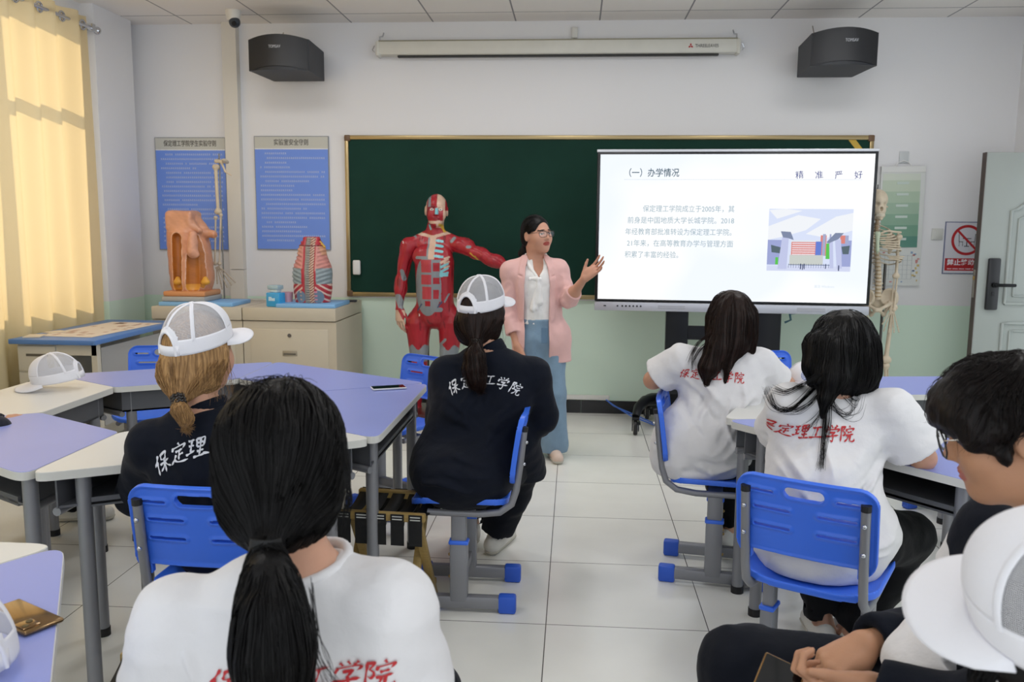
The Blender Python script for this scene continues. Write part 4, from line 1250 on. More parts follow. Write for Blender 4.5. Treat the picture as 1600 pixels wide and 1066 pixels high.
def lettering(target, origin, right, up, width, size, m, arc=0.0, name='lettering', depth=.3, txt='保定理工学院', w0=.075, off=.0030, slant=.18, tilt=0.0):
    """brush characters laid onto the cloth: plane at origin, pressed along right x up"""
    me = target.data
    bvh = BVHTree.FromPolygons([v.co for v in me.vertices], [tuple(p.vertices) for p in me.polygons])
    Mi = Matrix.Identity(4)
    right, up = Vector(unit(right)), Vector(unit(up)); nrm = right.cross(up).normalized()   # towards the viewer
    rng = np.random.RandomState(3)
    V, Fc = [], []
    nchar = len(txt)
    for ci, ch in enumerate(txt):
        u = (ci - (nchar - 1)/2) / (nchar - 1)
        cx = u * (width - size)
        ang = -arc * u; cy = -arc * (width) * u * u * .5
        for st in GLY[ch]:
            c = crom([((x - .5 + slant*(y - .5)), y - .5) for x, y in st], 7)
            L = len(c); t = np.gradient(c, axis=0); t /= np.maximum(np.linalg.norm(t, axis=1, keepdims=True), 1e-6)
            nn = np.stack([-t[:, 1], t[:, 0]], 1)
            s = np.linspace(0, 1, L)
            w = w0 * (.55 + .65*np.exp(-((s - .12)/.16)**2) + .45*np.exp(-((s - .8)/.18)**2)) * (1 - .75*np.clip((s - .85)/.15, 0, 1))
            b = len(V)
            for k in range(L):
                for sg in (-1, 0, 1):
                    q = (c[k] + nn[k] * w[k] * sg * .5) * size
                    x_ = cx + q[0]*math.cos(ang) - q[1]*math.sin(ang); y_ = cy + q[0]*math.sin(ang) + q[1]*math.cos(ang)
                    if tilt: x_, y_ = x_*math.cos(tilt) - y_*math.sin(tilt), x_*math.sin(tilt) + y_*math.cos(tilt)
                    p = Vector(origin) + right*x_ + up*y_
                    h = bvh.ray_cast(Mi @ (p + nrm*depth), -nrm, depth*2.5)
                    V.append(h[0] + h[1]*off if h[0] is not None else None)
            for k in range(L - 1):
                for j in (0, 1): Fc.append((b+k*3+j, b+k*3+j+1, b+k*3+3+j+1, b+k*3+3+j))
    Fc = [q for q in Fc if all(V[i] is not None for i in q) and max((V[q[0]] - V[i]).length for i in q) < size*.7]
    o = np_mesh(name, np.array([tuple(v) if v is not None else (0, 0, 0) for v in V]), np.array(Fc), m, target, True)
    bm = bmesh.new(); bm.from_mesh(o.data); bmesh.ops.delete(bm, geom=[v for v in bm.verts if not v.link_faces], context='VERTS'); bm.to_mesh(o.data); bm.free()
    return o

# ---- caps
def net_mat():
    if 'cap_net' in _M: return _M['cap_net']
    m = bpy.data.materials.new('cap_net'); m.use_nodes = True; nt = m.node_tree; b = nt.nodes['Principled BSDF']
    b.inputs['Base Color'].default_value = hexc('#e3e3e8'); b.inputs['Roughness'].default_value = .7
    a = nt.nodes.new('ShaderNodeAttribute'); a.attribute_name = 'paint'
    s = nt.nodes.new('ShaderNodeSeparateXYZ'); nt.links.new(a.outputs['Vector'], s.inputs['Vector'])
    def M_(op, x, y=None):
        n = nt.nodes.new('ShaderNodeMath'); n.operation = op
        for i, v in enumerate((x, y)):
            if v is None: continue
            if isinstance(v, (int, float)): n.inputs[i].default_value = v
            else: nt.links.new(v, n.inputs[i])
        return n.outputs[0]
    k = 2*PI/.0042
    u, v = M_('MULTIPLY', s.outputs['X'], k), M_('MULTIPLY', s.outputs['Y'], k)
    su_, sv = M_('SINE', M_('ADD', u, v)), M_('SINE', M_('SUBTRACT', u, v))
    g = M_('GREATER_THAN', M_('MULTIPLY', su_, sv), -.04)
    al = M_('SUBTRACT', 1.0, g)
    nt.links.new(al, b.inputs['Alpha'])
    _M['cap_net'] = m; return m
cap_white = mat('cap_white', '#e4e4ea', .7, bump=.08, bscale=120)
def make_cap(name='cap', crush=0.0, emblem=False, visor_len=.074):
    """local frame: origin at head centre, y forward, z up"""
    root = empty(name)
    C = np.array((0, -.006, .028)); rx, ry, rz = .0905, .108, .120
    def dome(a, t, k=1.0):
        # a azimuth from front, t 0 rim..1 top
        ph = t * PI/2
        fr_ = .5 + .5*math.cos(a)
        e = math.cos(ph) ** .82
        z = rz * math.sin(ph) ** .94
        x, y = rx*e*math.sin(a), ry*e*math.cos(a)
        y += .010*fr_*math.sin(ph*2)
        rim = -.004 + .010*math.cos(a)      # rim a little higher at the front
        if crush: z *= 1 - crush*max(0, math.cos(a - 2.0))
        return C + np.array((x*k, y*k, (z*k + rim*(1 - t))))
    NA, NT = 160, 34
    az_ = [2*PI*i/NA for i in range(NA)]
    oh, ow = .33, .44          # opening height (t) and half width (azimuth)
    def zone(a, t):
        d = abs(((a - PI + PI) % (2*PI)) - PI)      # from the back
        if t < oh * math.sqrt(max(0, 1 - (d/ow)**2)): return None
        f = abs((a + PI) % (2*PI) - PI)
        if t < .20 and d > ow: return 'band'
        if d < ow*1.42 and t < (oh + .09) * math.sqrt(max(0, 1 - (d/(ow*1.42))**2)): return 'band'
        return 'front' if f < math.radians(62) else 'net'
    parts = {}
    def arch_t(a):
        d = abs(a % (2*PI) - PI)
        return oh * math.sqrt(1 - (d/ow)**2) if d < ow else 0.0
    for i in range(NA):
        for j in range(NT - 1):
            a0, a1 = az_[i], az_[i] + 2*PI/NA; b0, b1 = arch_t(a0), arch_t(a1); s0, s1 = j/(NT-1), (j+1)/(NT-1)
            q = ((a0, b0 + (1 - b0)*s0), (a1, b1 + (1 - b1)*s0), (a1, b1 + (1 - b1)*s1), (a0, b0 + (1 - b0)*s1))
            zn = zone((a0+a1)/2 % (2*PI), sum(t for _, t in q)/4) or 'band'
            parts.setdefault(zn, []).append(q)
    def sheet(nm, cells, m, k, paint=False):
        idx, V, P_, Q = {}, [], [], []
        def vid(a, t):
            key = (round(a % (2*PI), 5), round(t, 5))
            if key not in idx: idx[key] = len(V); V.append(dome(a, t, k)); P_.append((a*.1, t*.16, 0))
            return idx[key]
        for q in cells: Q.append([vid(a, t) for a, t in q])
        o = np_mesh(nm, np.array(V), np.array(Q), m, root, True, np.array(P_) if paint else None)
        if not paint: md = o.modifiers.new('thick', 'SOLIDIFY'); md.thickness = .0016; md.offset = 1
        return o
    fo = sheet('front_panel', parts['front'], cap_white, 1.0)
    sheet('net_panel', parts['net'], net_mat(), 1.0, True)
    sheet('sweatband', parts['band'], cap_white, 1.006)
    sm = MB()
    for a in (62, 125, 180, 235, 298):
        a = math.radians(a); t0 = .40 if abs(a - PI) < .1 else .18
        pts = [dome(a, t0 + (1 - t0)*k/14, 1.004) for k in range(15)]
        w = np.array((math.cos(a), -math.sin(a), 0)) * .0055
        vs = [(sm.bm.verts.new(p - w), sm.bm.verts.new(p * 1.0 + np.array((math.sin(a)*.003, math.cos(a)*.003, .002))), sm.bm.verts.new(p + w)) for p in pts]
        for A_, B_ in zip(vs, vs[1:]):
            sm.bm.faces.new((A_[0], A_[1], B_[1], B_[0])); sm.bm.faces.new((A_[1], A_[2], B_[2], B_[1]))
    sm.build('seam_tape', cap_white, root, smooth=80)
    MB().tube([dome(PI + d_, oh*math.sqrt(max(0, 1 - (d_/ow)**2)), 1.006) for d_ in np.linspace(-ow, ow, 41)], .0042, 8).build('opening_trim', cap_white, root, smooth=70)
    MB().sph(dome(0, 1.0) + np.array((0, -.002, .001)), (.008, .008, .004), 14).build('button', cap_white, root, smooth=60)
    # strap across the opening
    st = MB(); vs = []
    for k in range(17):
        a = PI + (k/16 - .5) * 2 * ow * 1.25
        p0, p1 = dome(a, .0, 1.012), dome(a, .13, 1.016)
        vs.append((st.bm.verts.new(p0), st.bm.verts.new(p1)))
    for A_, B_ in zip(vs, vs[1:]): st.bm.faces.new((A_[0], B_[0], B_[1], A_[1]))
    so_ = st.build('strap', cap_white, root, smooth=80); md = so_.modifiers.new('thick', 'SOLIDIFY'); md.thickness = .002
    # visor
    NV, MV = 28, 9; V = []; Q = []
    for i in range(NV + 1):
        a = math.radians(-66 + 132*i/NV); u = a / math.radians(66)
        p = dome(a, .015, 1.0)
        ext = visor_len * math.sqrt(max(0.0, 1 - abs(u)**2.6))
        for j in range(MV + 1):
            s_ = j / MV
            out_ = np.array((math.sin(a)*.35, 1.0, 0)); out_ /= np.linalg.norm(out_)
            q = p + out_ * ext * s_
            q[2] = p[2] - .10*ext*s_ - (2.1*(q[0]**2))*s_*.9
            V.append(q)
    for i in range(NV):
        for j in range(MV): Q.append((i*(MV+1)+j, (i+1)*(MV+1)+j, (i+1)*(MV+1)+j+1, i*(MV+1)+j+1))
    vo = np_mesh('visor', np.array(V), np.array(Q), cap_white, root, True); md = vo.modifiers.new('thick', 'SOLIDIFY'); md.thickness = .003; md.offset = 1
    if emblem:
        bl = mat('emblem_blue', '#4b74bf', .6); M0 = []
        def onf(x, z, o_=.003):
            a = math.asin(max(-1, min(1, x/rx))); t = z
            p = dome(a, t, 1.0); n = unit(p - C); return p + n*o_
        em_ = MB()
        for (r0, r1) in ((.021, .0235), (.0125, .014)):
            ringv = []
            for k in range(36):
                b_ = 2*PI*k/36
                ringv.append([em_.bm.verts.new(onf(r*math.cos(b_), .40 + r*math.sin(b_)/.16)) for r in (r0, r1)])
            for k in range(36):
                A_, B_ = ringv[k], ringv[(k+1) % 36]; em_.bm.faces.new((A_[0], B_[0], B_[1], A_[1]))
        for k in range(14):
            b_ = 2*PI*k/14; c_ = [(.0165 + du)*1.0 for du in (-.0018, .0018)]
            q = [em_.bm.verts.new(onf(r*math.cos(b_ + db), .40 + r*math.sin(b_ + db)/.16)) for r, db in ((c_[0], -.1), (c_[1], -.1), (c_[1], .1), (c_[0], .1))]
            em_.bm.faces.new(q)
        for (x0, x1, z0, z1) in ((-.008, .008, -.006, -.004), (-.006, -.004, -.004, .007), (.004, .006, -.004, .007), (-.001, .001, -.004, .009), (-.008, .008, .004, .006)):
            em_.bm.faces.new([em_.bm.verts.new(onf(x, .40 + z/.16)) for x, z in ((x0, z0), (x1, z0), (x1, z1), (x0, z1))])
        em_.build('emblem', bl, root)
    return root
def m4(R, c):
    M = Matrix.Identity(4)
    for i in range(3):
        for j in range(3): M[i][j] = float(R[i, j])
        M[i][3] = float(c[i])
    return M
_capsrc = [None, None]
def cap_copy(emblem=False):
    k = 1 if emblem else 0
    if _capsrc[k] is None:
        _capsrc[k] = make_cap('cap', emblem=emblem); return _capsrc[k]
    return copy_tree(_capsrc[k])
def wear_cap(person, J, up=.0, tilt=0.0, s=1.0, yaw=0.0):
    c = cap_copy(); c.parent = person
    R = J['hR'] @ np.array(Matrix.Rotation(math.radians(yaw), 3, 'Z')) @ np.array(Matrix.Rotation(math.radians(tilt), 3, 'X'))
    c.matrix_local = m4(R, np.array(J['head']) + R[:, 2]*up) @ Matrix.Scale(s, 4)
    for k in ('category', 'label', 'group'):
        if k in c: del c[k]
    return c

# ---- hair
def hair_mat(name, c, c2, rough=.32):
    m = mat(name, c, rough, noise=0, spec=.2)
    nt = m.node_tree; b = nt.nodes['Principled BSDF']
    g = nt.nodes.new('ShaderNodeObjectInfo')
    tc = nt.nodes.new('ShaderNodeTexCoord'); mp = nt.nodes.new('ShaderNodeMapping'); mp.inputs['Scale'].default_value = (220, 220, 6)
    n = nt.nodes.new('ShaderNodeTexNoise'); n.inputs['Scale'].default_value = 1.0; n.inputs['Detail'].default_value = 3
    nt.links.new(tc.outputs['Object'], mp.inputs['Vector']); nt.links.new(mp.outputs['Vector'], n.inputs['Vector'])
    r = nt.nodes.new('ShaderNodeValToRGB'); r.color_ramp.elements[0].position = .35; r.color_ramp.elements[1].position = .7
    r.color_ramp.elements[0].color = hexc(c); r.color_ramp.elements[1].color = hexc(c2)
    nt.links.new(n.outputs['Fac'], r.inputs['Fac']); nt.links.new(r.outputs['Color'], b.inputs['Base Color'])
    bp = nt.nodes.new('ShaderNodeBump'); bp.inputs['Strength'].default_value = .35; bp.inputs['Distance'].default_value = .004
    nt.links.new(n.outputs['Fac'], bp.inputs['Height']); nt.links.new(bp.outputs['Normal'], b.inputs['Normal'])
    return m
hair_black = hair_mat('hair_black', '#050405', '#0a0808', .45)
hair_brown = hair_mat('hair_dark_brown', '#130a07', '#28150e', .42)
hair_soft = hair_mat('hair_soft_black', '#0b0808', '#1a1210', .45)
hair_blond = hair_mat('hair_blond', '#7c5d3c', '#b68f5f', .45)
def streams(f, starts, flow, steps, ds, off=.0015, free=None, seed=0, wig=.0):
    """follow flow over the surface of f; free(p) True lets the strand leave the surface"""
    p = np.array(starts, f32); out = [p.copy()]
    rng = np.random.RandomState(seed); lift = (off + rng.uniform(0, .003, len(p))).astype(f32)
    for k in range(steps):
        v = flow(p).astype(f32)
        g = grad(f, p)
        v = v - g * np.minimum((v * g).sum(1, keepdims=True), 10) * 1.0
        v /= np.maximum(np.linalg.norm(v, axis=1, keepdims=True), 1e-5)
        p = p + v * ds
        d = f(p) - lift
        p = p - grad(f, p) * np.clip(d, -.02, .02)[:, None]
        if wig: p = p + rng.normal(size=p.shape).astype(f32) * wig
        out.append(p.copy())
    return np.stack(out, 1)
def surf_points(f, bb, n, seed, cond=None):
    rng = np.random.RandomState(seed); got = []
    tot = 0
    while tot < n:
        p = rng.uniform(bb[0], bb[1], (n*6, 3)).astype(f32)
        for _ in range(4): p = p - grad(f, p) * f(p)[:, None]
        ok = np.abs(f(p)) < .003
        if cond is not None: ok &= cond(p)
        p = p[ok]; got.append(p); tot += len(p)
        if len(got) > 30: break
    return np.concatenate(got)[:n]
def shoe(name, an, toe, parent, m=None, w=.042):
    an, toe = np.array(an, float), np.array(toe, float)
    d = toe - an; d[2] = 0; L = np.linalg.norm(d); d /= L
    heel = an - d*.055; R = frame(d)
    zf = 0.0
    heel[2] = .045; t2 = an + d*(.155); t2[2] = .035
    up = su(.03, cone(heel, t2, .040, .036), ell(lerp(heel, t2, .25) + np.array((0, 0, .03)), (.036, .05, .045), R))
    f = isect(up, plane((0, 0, -1), (0, 0, .012)), .004)
    f = sub(f, cone(an + np.array((0, 0, .02)), an + np.array((0, 0, .2)), .034, .04), .004)
    o = sculpt(name, f, .005, m or shoe_w, parent, bb=(np.minimum(heel, t2) - .07, np.maximum(heel, t2) + .1))
    s = isect(su(.02, cone(heel, t2, .046, .042)), plane((0, 0, 1), (0, 0, .022)), .003); s = isect(s, plane((0, 0, -1), (0, 0, .001)), .002)
    sculpt('sole', s, .005, shoe_sole, o, bb=(np.minimum(heel, t2) - .07, np.maximum(heel, t2) + .1))
    return o
def seated_legs(J, pel, face_deg, spread=.10, knee_z=.49, thigh=.40, foot=.02):
    F = az(face_deg)
    for s, k in (('L', -1), ('R', 1)):
        J['hip'+s] = np.array(pel) + F[:, 0]*k*.085 + F[:, 1]*.03 - np.array((0, 0, .02))
        kn = np.array(pel) + F[:, 0]*k*spread*1.2 + F[:, 1]*thigh; kn[2] = knee_z; J.setdefault('kn'+s, kn)
        an = np.array(J['kn'+s]) + F[:, 1]*foot; an[2] = .09; J.setdefault('an'+s, an)
        t = np.array(J['an'+s]) + F[:, 1]*.14; t[2] = .035; J.setdefault('toe'+s, t)
def trousers_field(J, g=.02, hem=.05, waist=.10):
    A = lambda k: np.array(J[k], float)
    T = [ell(A('pelvis'), (.165 + g*.3, .12 + g*.3, .12), J['torso'])]
    for s in 'LR':
        an = A('an'+s); kn = A('kn'+s); low = lerp(an, kn, hem)
        T += [cone(A('hip'+s), kn, .085 + g, .062 + g), cone(kn, lerp(kn, low, .5), .06 + g, .055 + g), cone(lerp(kn, low, .5), low, .055 + g, .045 + g)]
    f = su(.03, *T)
    for s in 'LR':
        an = A('an'+s); kn = A('kn'+s); low = lerp(an, kn, hem - .02); ax = unit(an - kn)
        # hem: open end
        cyl_ = cone(low - ax*.03, low + ax*.2, .043 + g*.6, .043 + g*.6)
        f = sub(f, cyl_, .004)
        f = isect_half(f, low, ax, .11)
    amp = .006
    return disp(f, lambda p: amp*folds(p, 16, 1) + .003*wob(p, 40, 2), .012)
def isect_half(f, o, n, r):
    """cut away what lies beyond plane (o, n) within r of o"""
    o, n = V3(o), V3(n)
    def g(p):
        q = p - o; h = q @ n
        lat = np.sqrt(np.maximum((q*q).sum(1) - h*h, 0))
        cutd = np.maximum(-h, np.maximum(lat - r, h - .16))      # <0 inside the cutter
        return np.maximum(f(p), -cutd)
    g.bb = f.bb; return g
def person(label, loc):
    return empty('person', loc, 0, label, 'person')
def finish(root):
    """parts were made in world space: keep them in place under the person's base point"""
    M = root.matrix_world.inverted() if False else Matrix.Translation(-Vector(root.location))
    for ch in root.children: ch.matrix_local = M @ ch.matrix_local
# ------------------------------------------------------------------ shirts and jackets
def creases(J, n, seed, amp):
    """raised fold lines in the plane of the back: slanting from the armpits, lying across at the waist"""
    rng = np.random.RandomState(seed + 11); Rt = np.array(J['torso'], f32); ch = V3(J['chest']); S_ = []
    for k in range(n):
        sg = rng.choice((-1, 1)); r = rng.rand()
        if r < .5:
            a = np.array((sg*rng.uniform(.11, .17), rng.uniform(-.06, .10))); d = np.array((-sg*rng.uniform(.5, 1), -rng.uniform(.5, 1.2)))
        elif r < .8:
            a = np.array((sg*rng.uniform(.05, .17), rng.uniform(-.30, -.15))); d = np.array((-sg, rng.uniform(-.25, .25)))
        else:
            a = np.array((rng.uniform(-.1, .1), rng.uniform(.02, .12))); d = np.array((rng.uniform(-.3, .3), -1))
        d = d/np.linalg.norm(d); S_.append((a, a + d*rng.uniform(.08, .22), rng.uniform(.008, .017), rng.uniform(.5, 1.0)*amp*rng.choice((1, 1, -.8))))
    def g(p):
        q = (p - ch) @ Rt; x = q[:, 0] + .012*np.sin(q[:, 2]*31 + seed); z = q[:, 2] + .010*np.sin(q[:, 0]*27 + 2*seed); h = 0
        for a, b, w, am in S_:
            dx, dz = b - a; L = dx*dx + dz*dz
            t = np.clip(((x - a[0])*dx + (z - a[1])*dz)/L, 0, 1)
            d2 = (x - a[0] - t*dx)**2 + (z - a[1] - t*dz)**2
            h = h + am*np.exp(-d2/(w*w))*np.sqrt(np.abs(np.sin(PI*np.clip(t*.9 + .1, 0, 1))))
        return h
    return g
def top_field(J, g=.02, sl=.62, slr=(.052, .068), cuff=None, hem_drop=.03, width=1.0, depth=1.0, amp=.006, neck_r=.062, seed=0, long=False, drape=(), k=.05, neck_tilt=0.0):
    A = lambda q: np.array(J[q], float)
    Rt = J['torso']; pel, chest, neck = A('pelvis'), A('chest'), A('neck'); up, rt, fw = Rt[:, 2], Rt[:, 0], Rt[:, 1]
    w, d = width, depth
    T = [ell(chest, ((.140 + g)*w, (.092 + g)*d, .18), Rt), ell(lerp(pel, chest, .5), ((.132 + g)*w, (.096 + g)*d, .17), Rt),
         ell(pel + up*.01, ((.170 + g)*w, (.126 + g)*d, .125 + hem_drop), Rt)]
    for s in 'LR':
        T.append(cone(neck - up*.040, A('sh'+s) - up*.006, .044 + g*.4, .036 + g*.4))
        T.append(cone(lerp(chest, A('sh'+s), .35), A('sh'+s) - up*.03, .068 + g*.6, .040 + g*.4))
    f = su(k, *T)
    f = su(.02, f, grow(torso_field(J, sl if not long else 1.0), .009))
    S_ = []
    for s in 'LR':
        sh, el, wr = A('sh'+s), A('el'+s), A('wr'+s)
        if long:
            S_.append(su(.03, cone(sh, el, .046 + g*.4, .043 + g*.4), cone(el, lerp(el, wr, .94), .043 + g*.4, .034 + g*.4)))
        else:
            S_.append(cone(sh, lerp(sh, el, sl), slr[0] + g*.2, slr[1] + g*.2))
    f = su(.035, f, *S_)
    if drape: f = su(.05, f, *drape)
    cr = creases(J, 22, seed, amp*1.5)
    f = disp(f, lambda p: cr(p) + amp*.35*folds(p, 11, seed, (1, 1, .55)) + amp*.3*folds(p, 25, seed + 1, (.8, .8, 1.2)) + .001*wob(p, 70, 2), .016)
    # openings
    hb = A('head') + J['hR'] @ np.array((0, -.028, -.06))
    nb = neck - up*.012 + fw*.012; nx = unit(hb - nb)
    f = sub(f, cone(nb + nx*(neck_r*.78), nb + nx*.22, neck_r, neck_r + .004), .004)
    for s in 'LR':
        sh, el, wr = A('sh'+s), A('el'+s), A('wr'+s)
        if long:
            e, ax, r = lerp(el, wr, .93), unit(wr - el), .026 + g*.4
            f = isect_half(f, e, ax, .075)
            f = sub(f, cone(e - ax*.03, e + ax*.1, r, r), .003)
        else:
            e, ax = lerp(sh, el, sl), unit(el - sh); ro = slr[1] + g*.2
            f = isect_half(f, e, ax, .13)
            f = sub(f, cone(e - ax*.05, e + ax*.1, ro - .020, ro - .007), .003)
    return f
def neck_rib(J, m, parent, r=.066, up_=.0, name='collar', rr=.0075, h=0.0):
    A = lambda q: np.array(J[q], float)
    up, fw = J['torso'][:, 2], J['torso'][:, 1]
    hb = A('head') + J['hR'] @ np.array((0, -.028, -.06)); nb = A('neck') - up*.012 + fw*.012
    ax = unit(hb - nb); c = nb + ax*(.012 + up_)
    u = unit(np.cross(ax, fw)); v = np.cross(ax, u)
    mb = MB(); n = 28
    for lev in range(1 if not h else 5):
        pts = [c + u*r*math.cos(2*PI*k/n) + v*r*math.sin(2*PI*k/n) - ax*.018*math.sin(2*PI*k/n)*-1*.6 + ax*h*lev/5 for k in range(n + 1)]
        mb.tube(pts, rr, 8, caps=False)
    return mb.build(name, m, parent, smooth=80)

def build_student(label, loc, J, hair_fn, top, top_m, top_name, bottoms_m, h_body=.006, h_top=.006, face=False, letters=None, shoes=True, paint_extra=None, collar=True, hands=True, trouser_g=.02, body_bb=None):
    root = person(label, loc)
    b = sculpt('body', body_field(J, face=face, hands=hands), h_body, skin_m, root, paint=skin_paint(J, face=face, extra=paint_extra))
    t = sculpt(top_name, top, h_top, top_m, root, it=2)
    if collar: collar(root, J)
    if letters: letters(t)
    sculpt('trousers', trousers_field(J, g=trouser_g), .009, bottoms_m, root, it=2)
    if shoes:
        for s in 'LR': shoe('shoe', J['an'+s], J['toe'+s], root)
    hair_fn(root, J)
    return root

# ------------------------------------------------------------------ A: ponytail, nearest to the camera
def student_ponytail():
    J = dict(head=P(442, 715, 1.26), hR=az(-4, -4, -3), hs=1.0, neck=P(474, 884, 1.25), torso=frame((.05, 1, .0), (0.02, .06, 1)))
    J['shL'], J['shR'] = P(276, 968, 1.27), P(610, 945, 1.24)
    J['elL'], J['elR'] = P(235, 1205, 1.30), P(660, 1190, 1.28)
    J['wrL'], J['wrR'] = np.array((-.50, 1.50, .66)), np.array((-.28, 1.50, .66))
    J['chest'] = np.array(J['neck']) + np.array((-.018, .025, -.21)); J['pelvis'] = np.array((-.42, 1.33, .51))
    seated_legs(J, J['pelvis'], 0, .08, .47, .42, foot=.05)
    J['handL'] = dict(R=az(40) , curl=(20, 30, 30, 35, 40)); J['handR'] = dict(R=az(-40) @ np.diag((-1, 1, 1)), curl=(20, 30, 30, 35, 40))
    tie = np.array(P(416, 853, 1.125)); ch, hR = np.array(J['head']), J['hR']
    G = lambda v: ch + hR @ np.array(v, float)
    tail = [tie, np.array(P(420, 905, 1.095)), np.array(P(424, 960, 1.075)), np.array(P(427, 1020, 1.065)), np.array(P(430, 1110, 1.06)), np.array(P(432, 1190, 1.065))]
    rad = (.016, .029, .042, .047, .044, .030)
    def hair(root, J):
        hd = su(.03, ell(G((0, -.012, .022)), (.0945, .112, .103), hR), ell(G((0, -.030, -.045)), (.094, .082, .088), hR), cone(G((-.005, -.060, -.07)), tie, .066, .014))
        hd = sub(hd, ell(G((0, .135, -.07)), (.085, .10, .11), hR), .02)
        tl = su(.03, *[cone(tail[i], tail[i+1], rad[i], rad[i+1]) for i in range(5)])
        ridges = lambda p: .0022*wob(p*V3((1, 1, .12)), 120, 4) + .002*wob(p*V3((1, 1, .2)), 60, 1)
        f = disp(su(.006, hd, tl), ridges, .006)
        hm = sculpt('hair', f, .0042, hair_black, root, it=1)
        up = hR[:, 2]
        def flow(p):
            d = V3(tie) - p
            d = d / np.maximum(np.linalg.norm(d, axis=1, keepdims=True), 1e-4)
            dn = np.array((.02, -.06, -1), f32)
            w = 1/(1 + np.exp(-(p[:, 2] - (tie[2] + .012))/.008))
            w = w[:, None]; return d*w + dn*(1 - w) + (-V3(up))*.25*w
        rng = np.random.RandomState(5)
        # the parting runs back from the forehead left of the middle
        st = surf_points(f, (G((-.12, -.16, -.05)) - .05, G((.12, .12, .16)) + .05), 1500, 3, lambda p: (((p - V3(ch)) @ np.array(hR, f32))[:, 2] > .0))
        pa = streams(f, st, flow, 34, .011, .0012, seed=2)
        s1 = strands_mesh('hair_strands', pa, np.random.RandomState(1).uniform(.0006, .0011, len(pa)), hair_black, hm)
        st = surf_points(f, (np.minimum(tie, tail[4]) - .08, np.maximum(tie, tail[4]) + .08), 900, 4, lambda p: p[:, 2] < tie[2] - .005)
        pa2 = streams(f, st, flow, 22, .012, .0012, seed=4)
        strands_mesh('hair_strands', pa2, .0009, hair_black, hm)
        # stray locks
        loose = []
        for k in range(46):
            r = rng.uniform(-1, 1, 6)
            a = [P(536 + r[0]*6, 700 + r[1]*20, 1.22), P(543 + r[0]*5, 745, 1.20), P(543 + r[2]*8, 785 + r[3]*6, 1.19), P(531 + r[4]*9, 822 + r[5]*14, 1.18)]
            loose.append(crom(a, 8))
        for k in range(16):
            r = rng.uniform(-1, 1, 6)
            a = [P(486 + r[0]*4, 930 + r[1]*30, 1.07), P(495 + r[2]*5, 980, 1.06), P(505 + r[3]*12, 1030, 1.06), P(528 + r[4]*16, 1085 + r[5]*20, 1.06)]
            loose.append(crom(a, 8))
        for k in range(60):
            a0 = rng.uniform(0, 2*PI); q = G((.05*math.cos(a0)*rng.uniform(.2, 1), .05*math.sin(a0) - .02, .122))
            dd = hR @ np.array((rng.uniform(-.02, .02), rng.uniform(-.03, .0), rng.uniform(.003, .010)))
            loose.append(crom([q - np.array((0, 0, .006)), q + dd*.5, q + dd*np.array((1.2, 1.2, .8)), q + dd*np.array((2, 2, .2))], 8))
        strands_mesh('loose_strands', np.array(loose), .00055, hair_black, hm)
        MB().tube([tie + np.array((0, .0, .012)), tie + np.array((0, -.003, -.006)), tie + np.array((0, -.006, -.020))], [.0215, .0235, .0225], 18).build('hair_tie', mat('tie_black', '#08080a', .7), hm, smooth=60)
    def letters(t):
        lettering(t, P(455, 1090, 1.13), (1, .03, .13), (0, -.02, 1), .290, .048, red_print, arc=-.05, w0=.10)
    top = top_field(J, g=.022, sl=.60, slr=(.053, .070), amp=.0115, neck_r=.068, seed=2, width=1.04, depth=.95)
    return build_student('person in white shirt with low black ponytail, back to camera, biggest in view', (J['pelvis'][0], J['pelvis'][1], 0), J, hair, top, white_tee, 'tshirt',
                         navy_tr, .005, .0055, letters=letters, collar=lambda r, J: neck_rib(J, white_tee, r, .070, rr=.009))
student_ponytail()

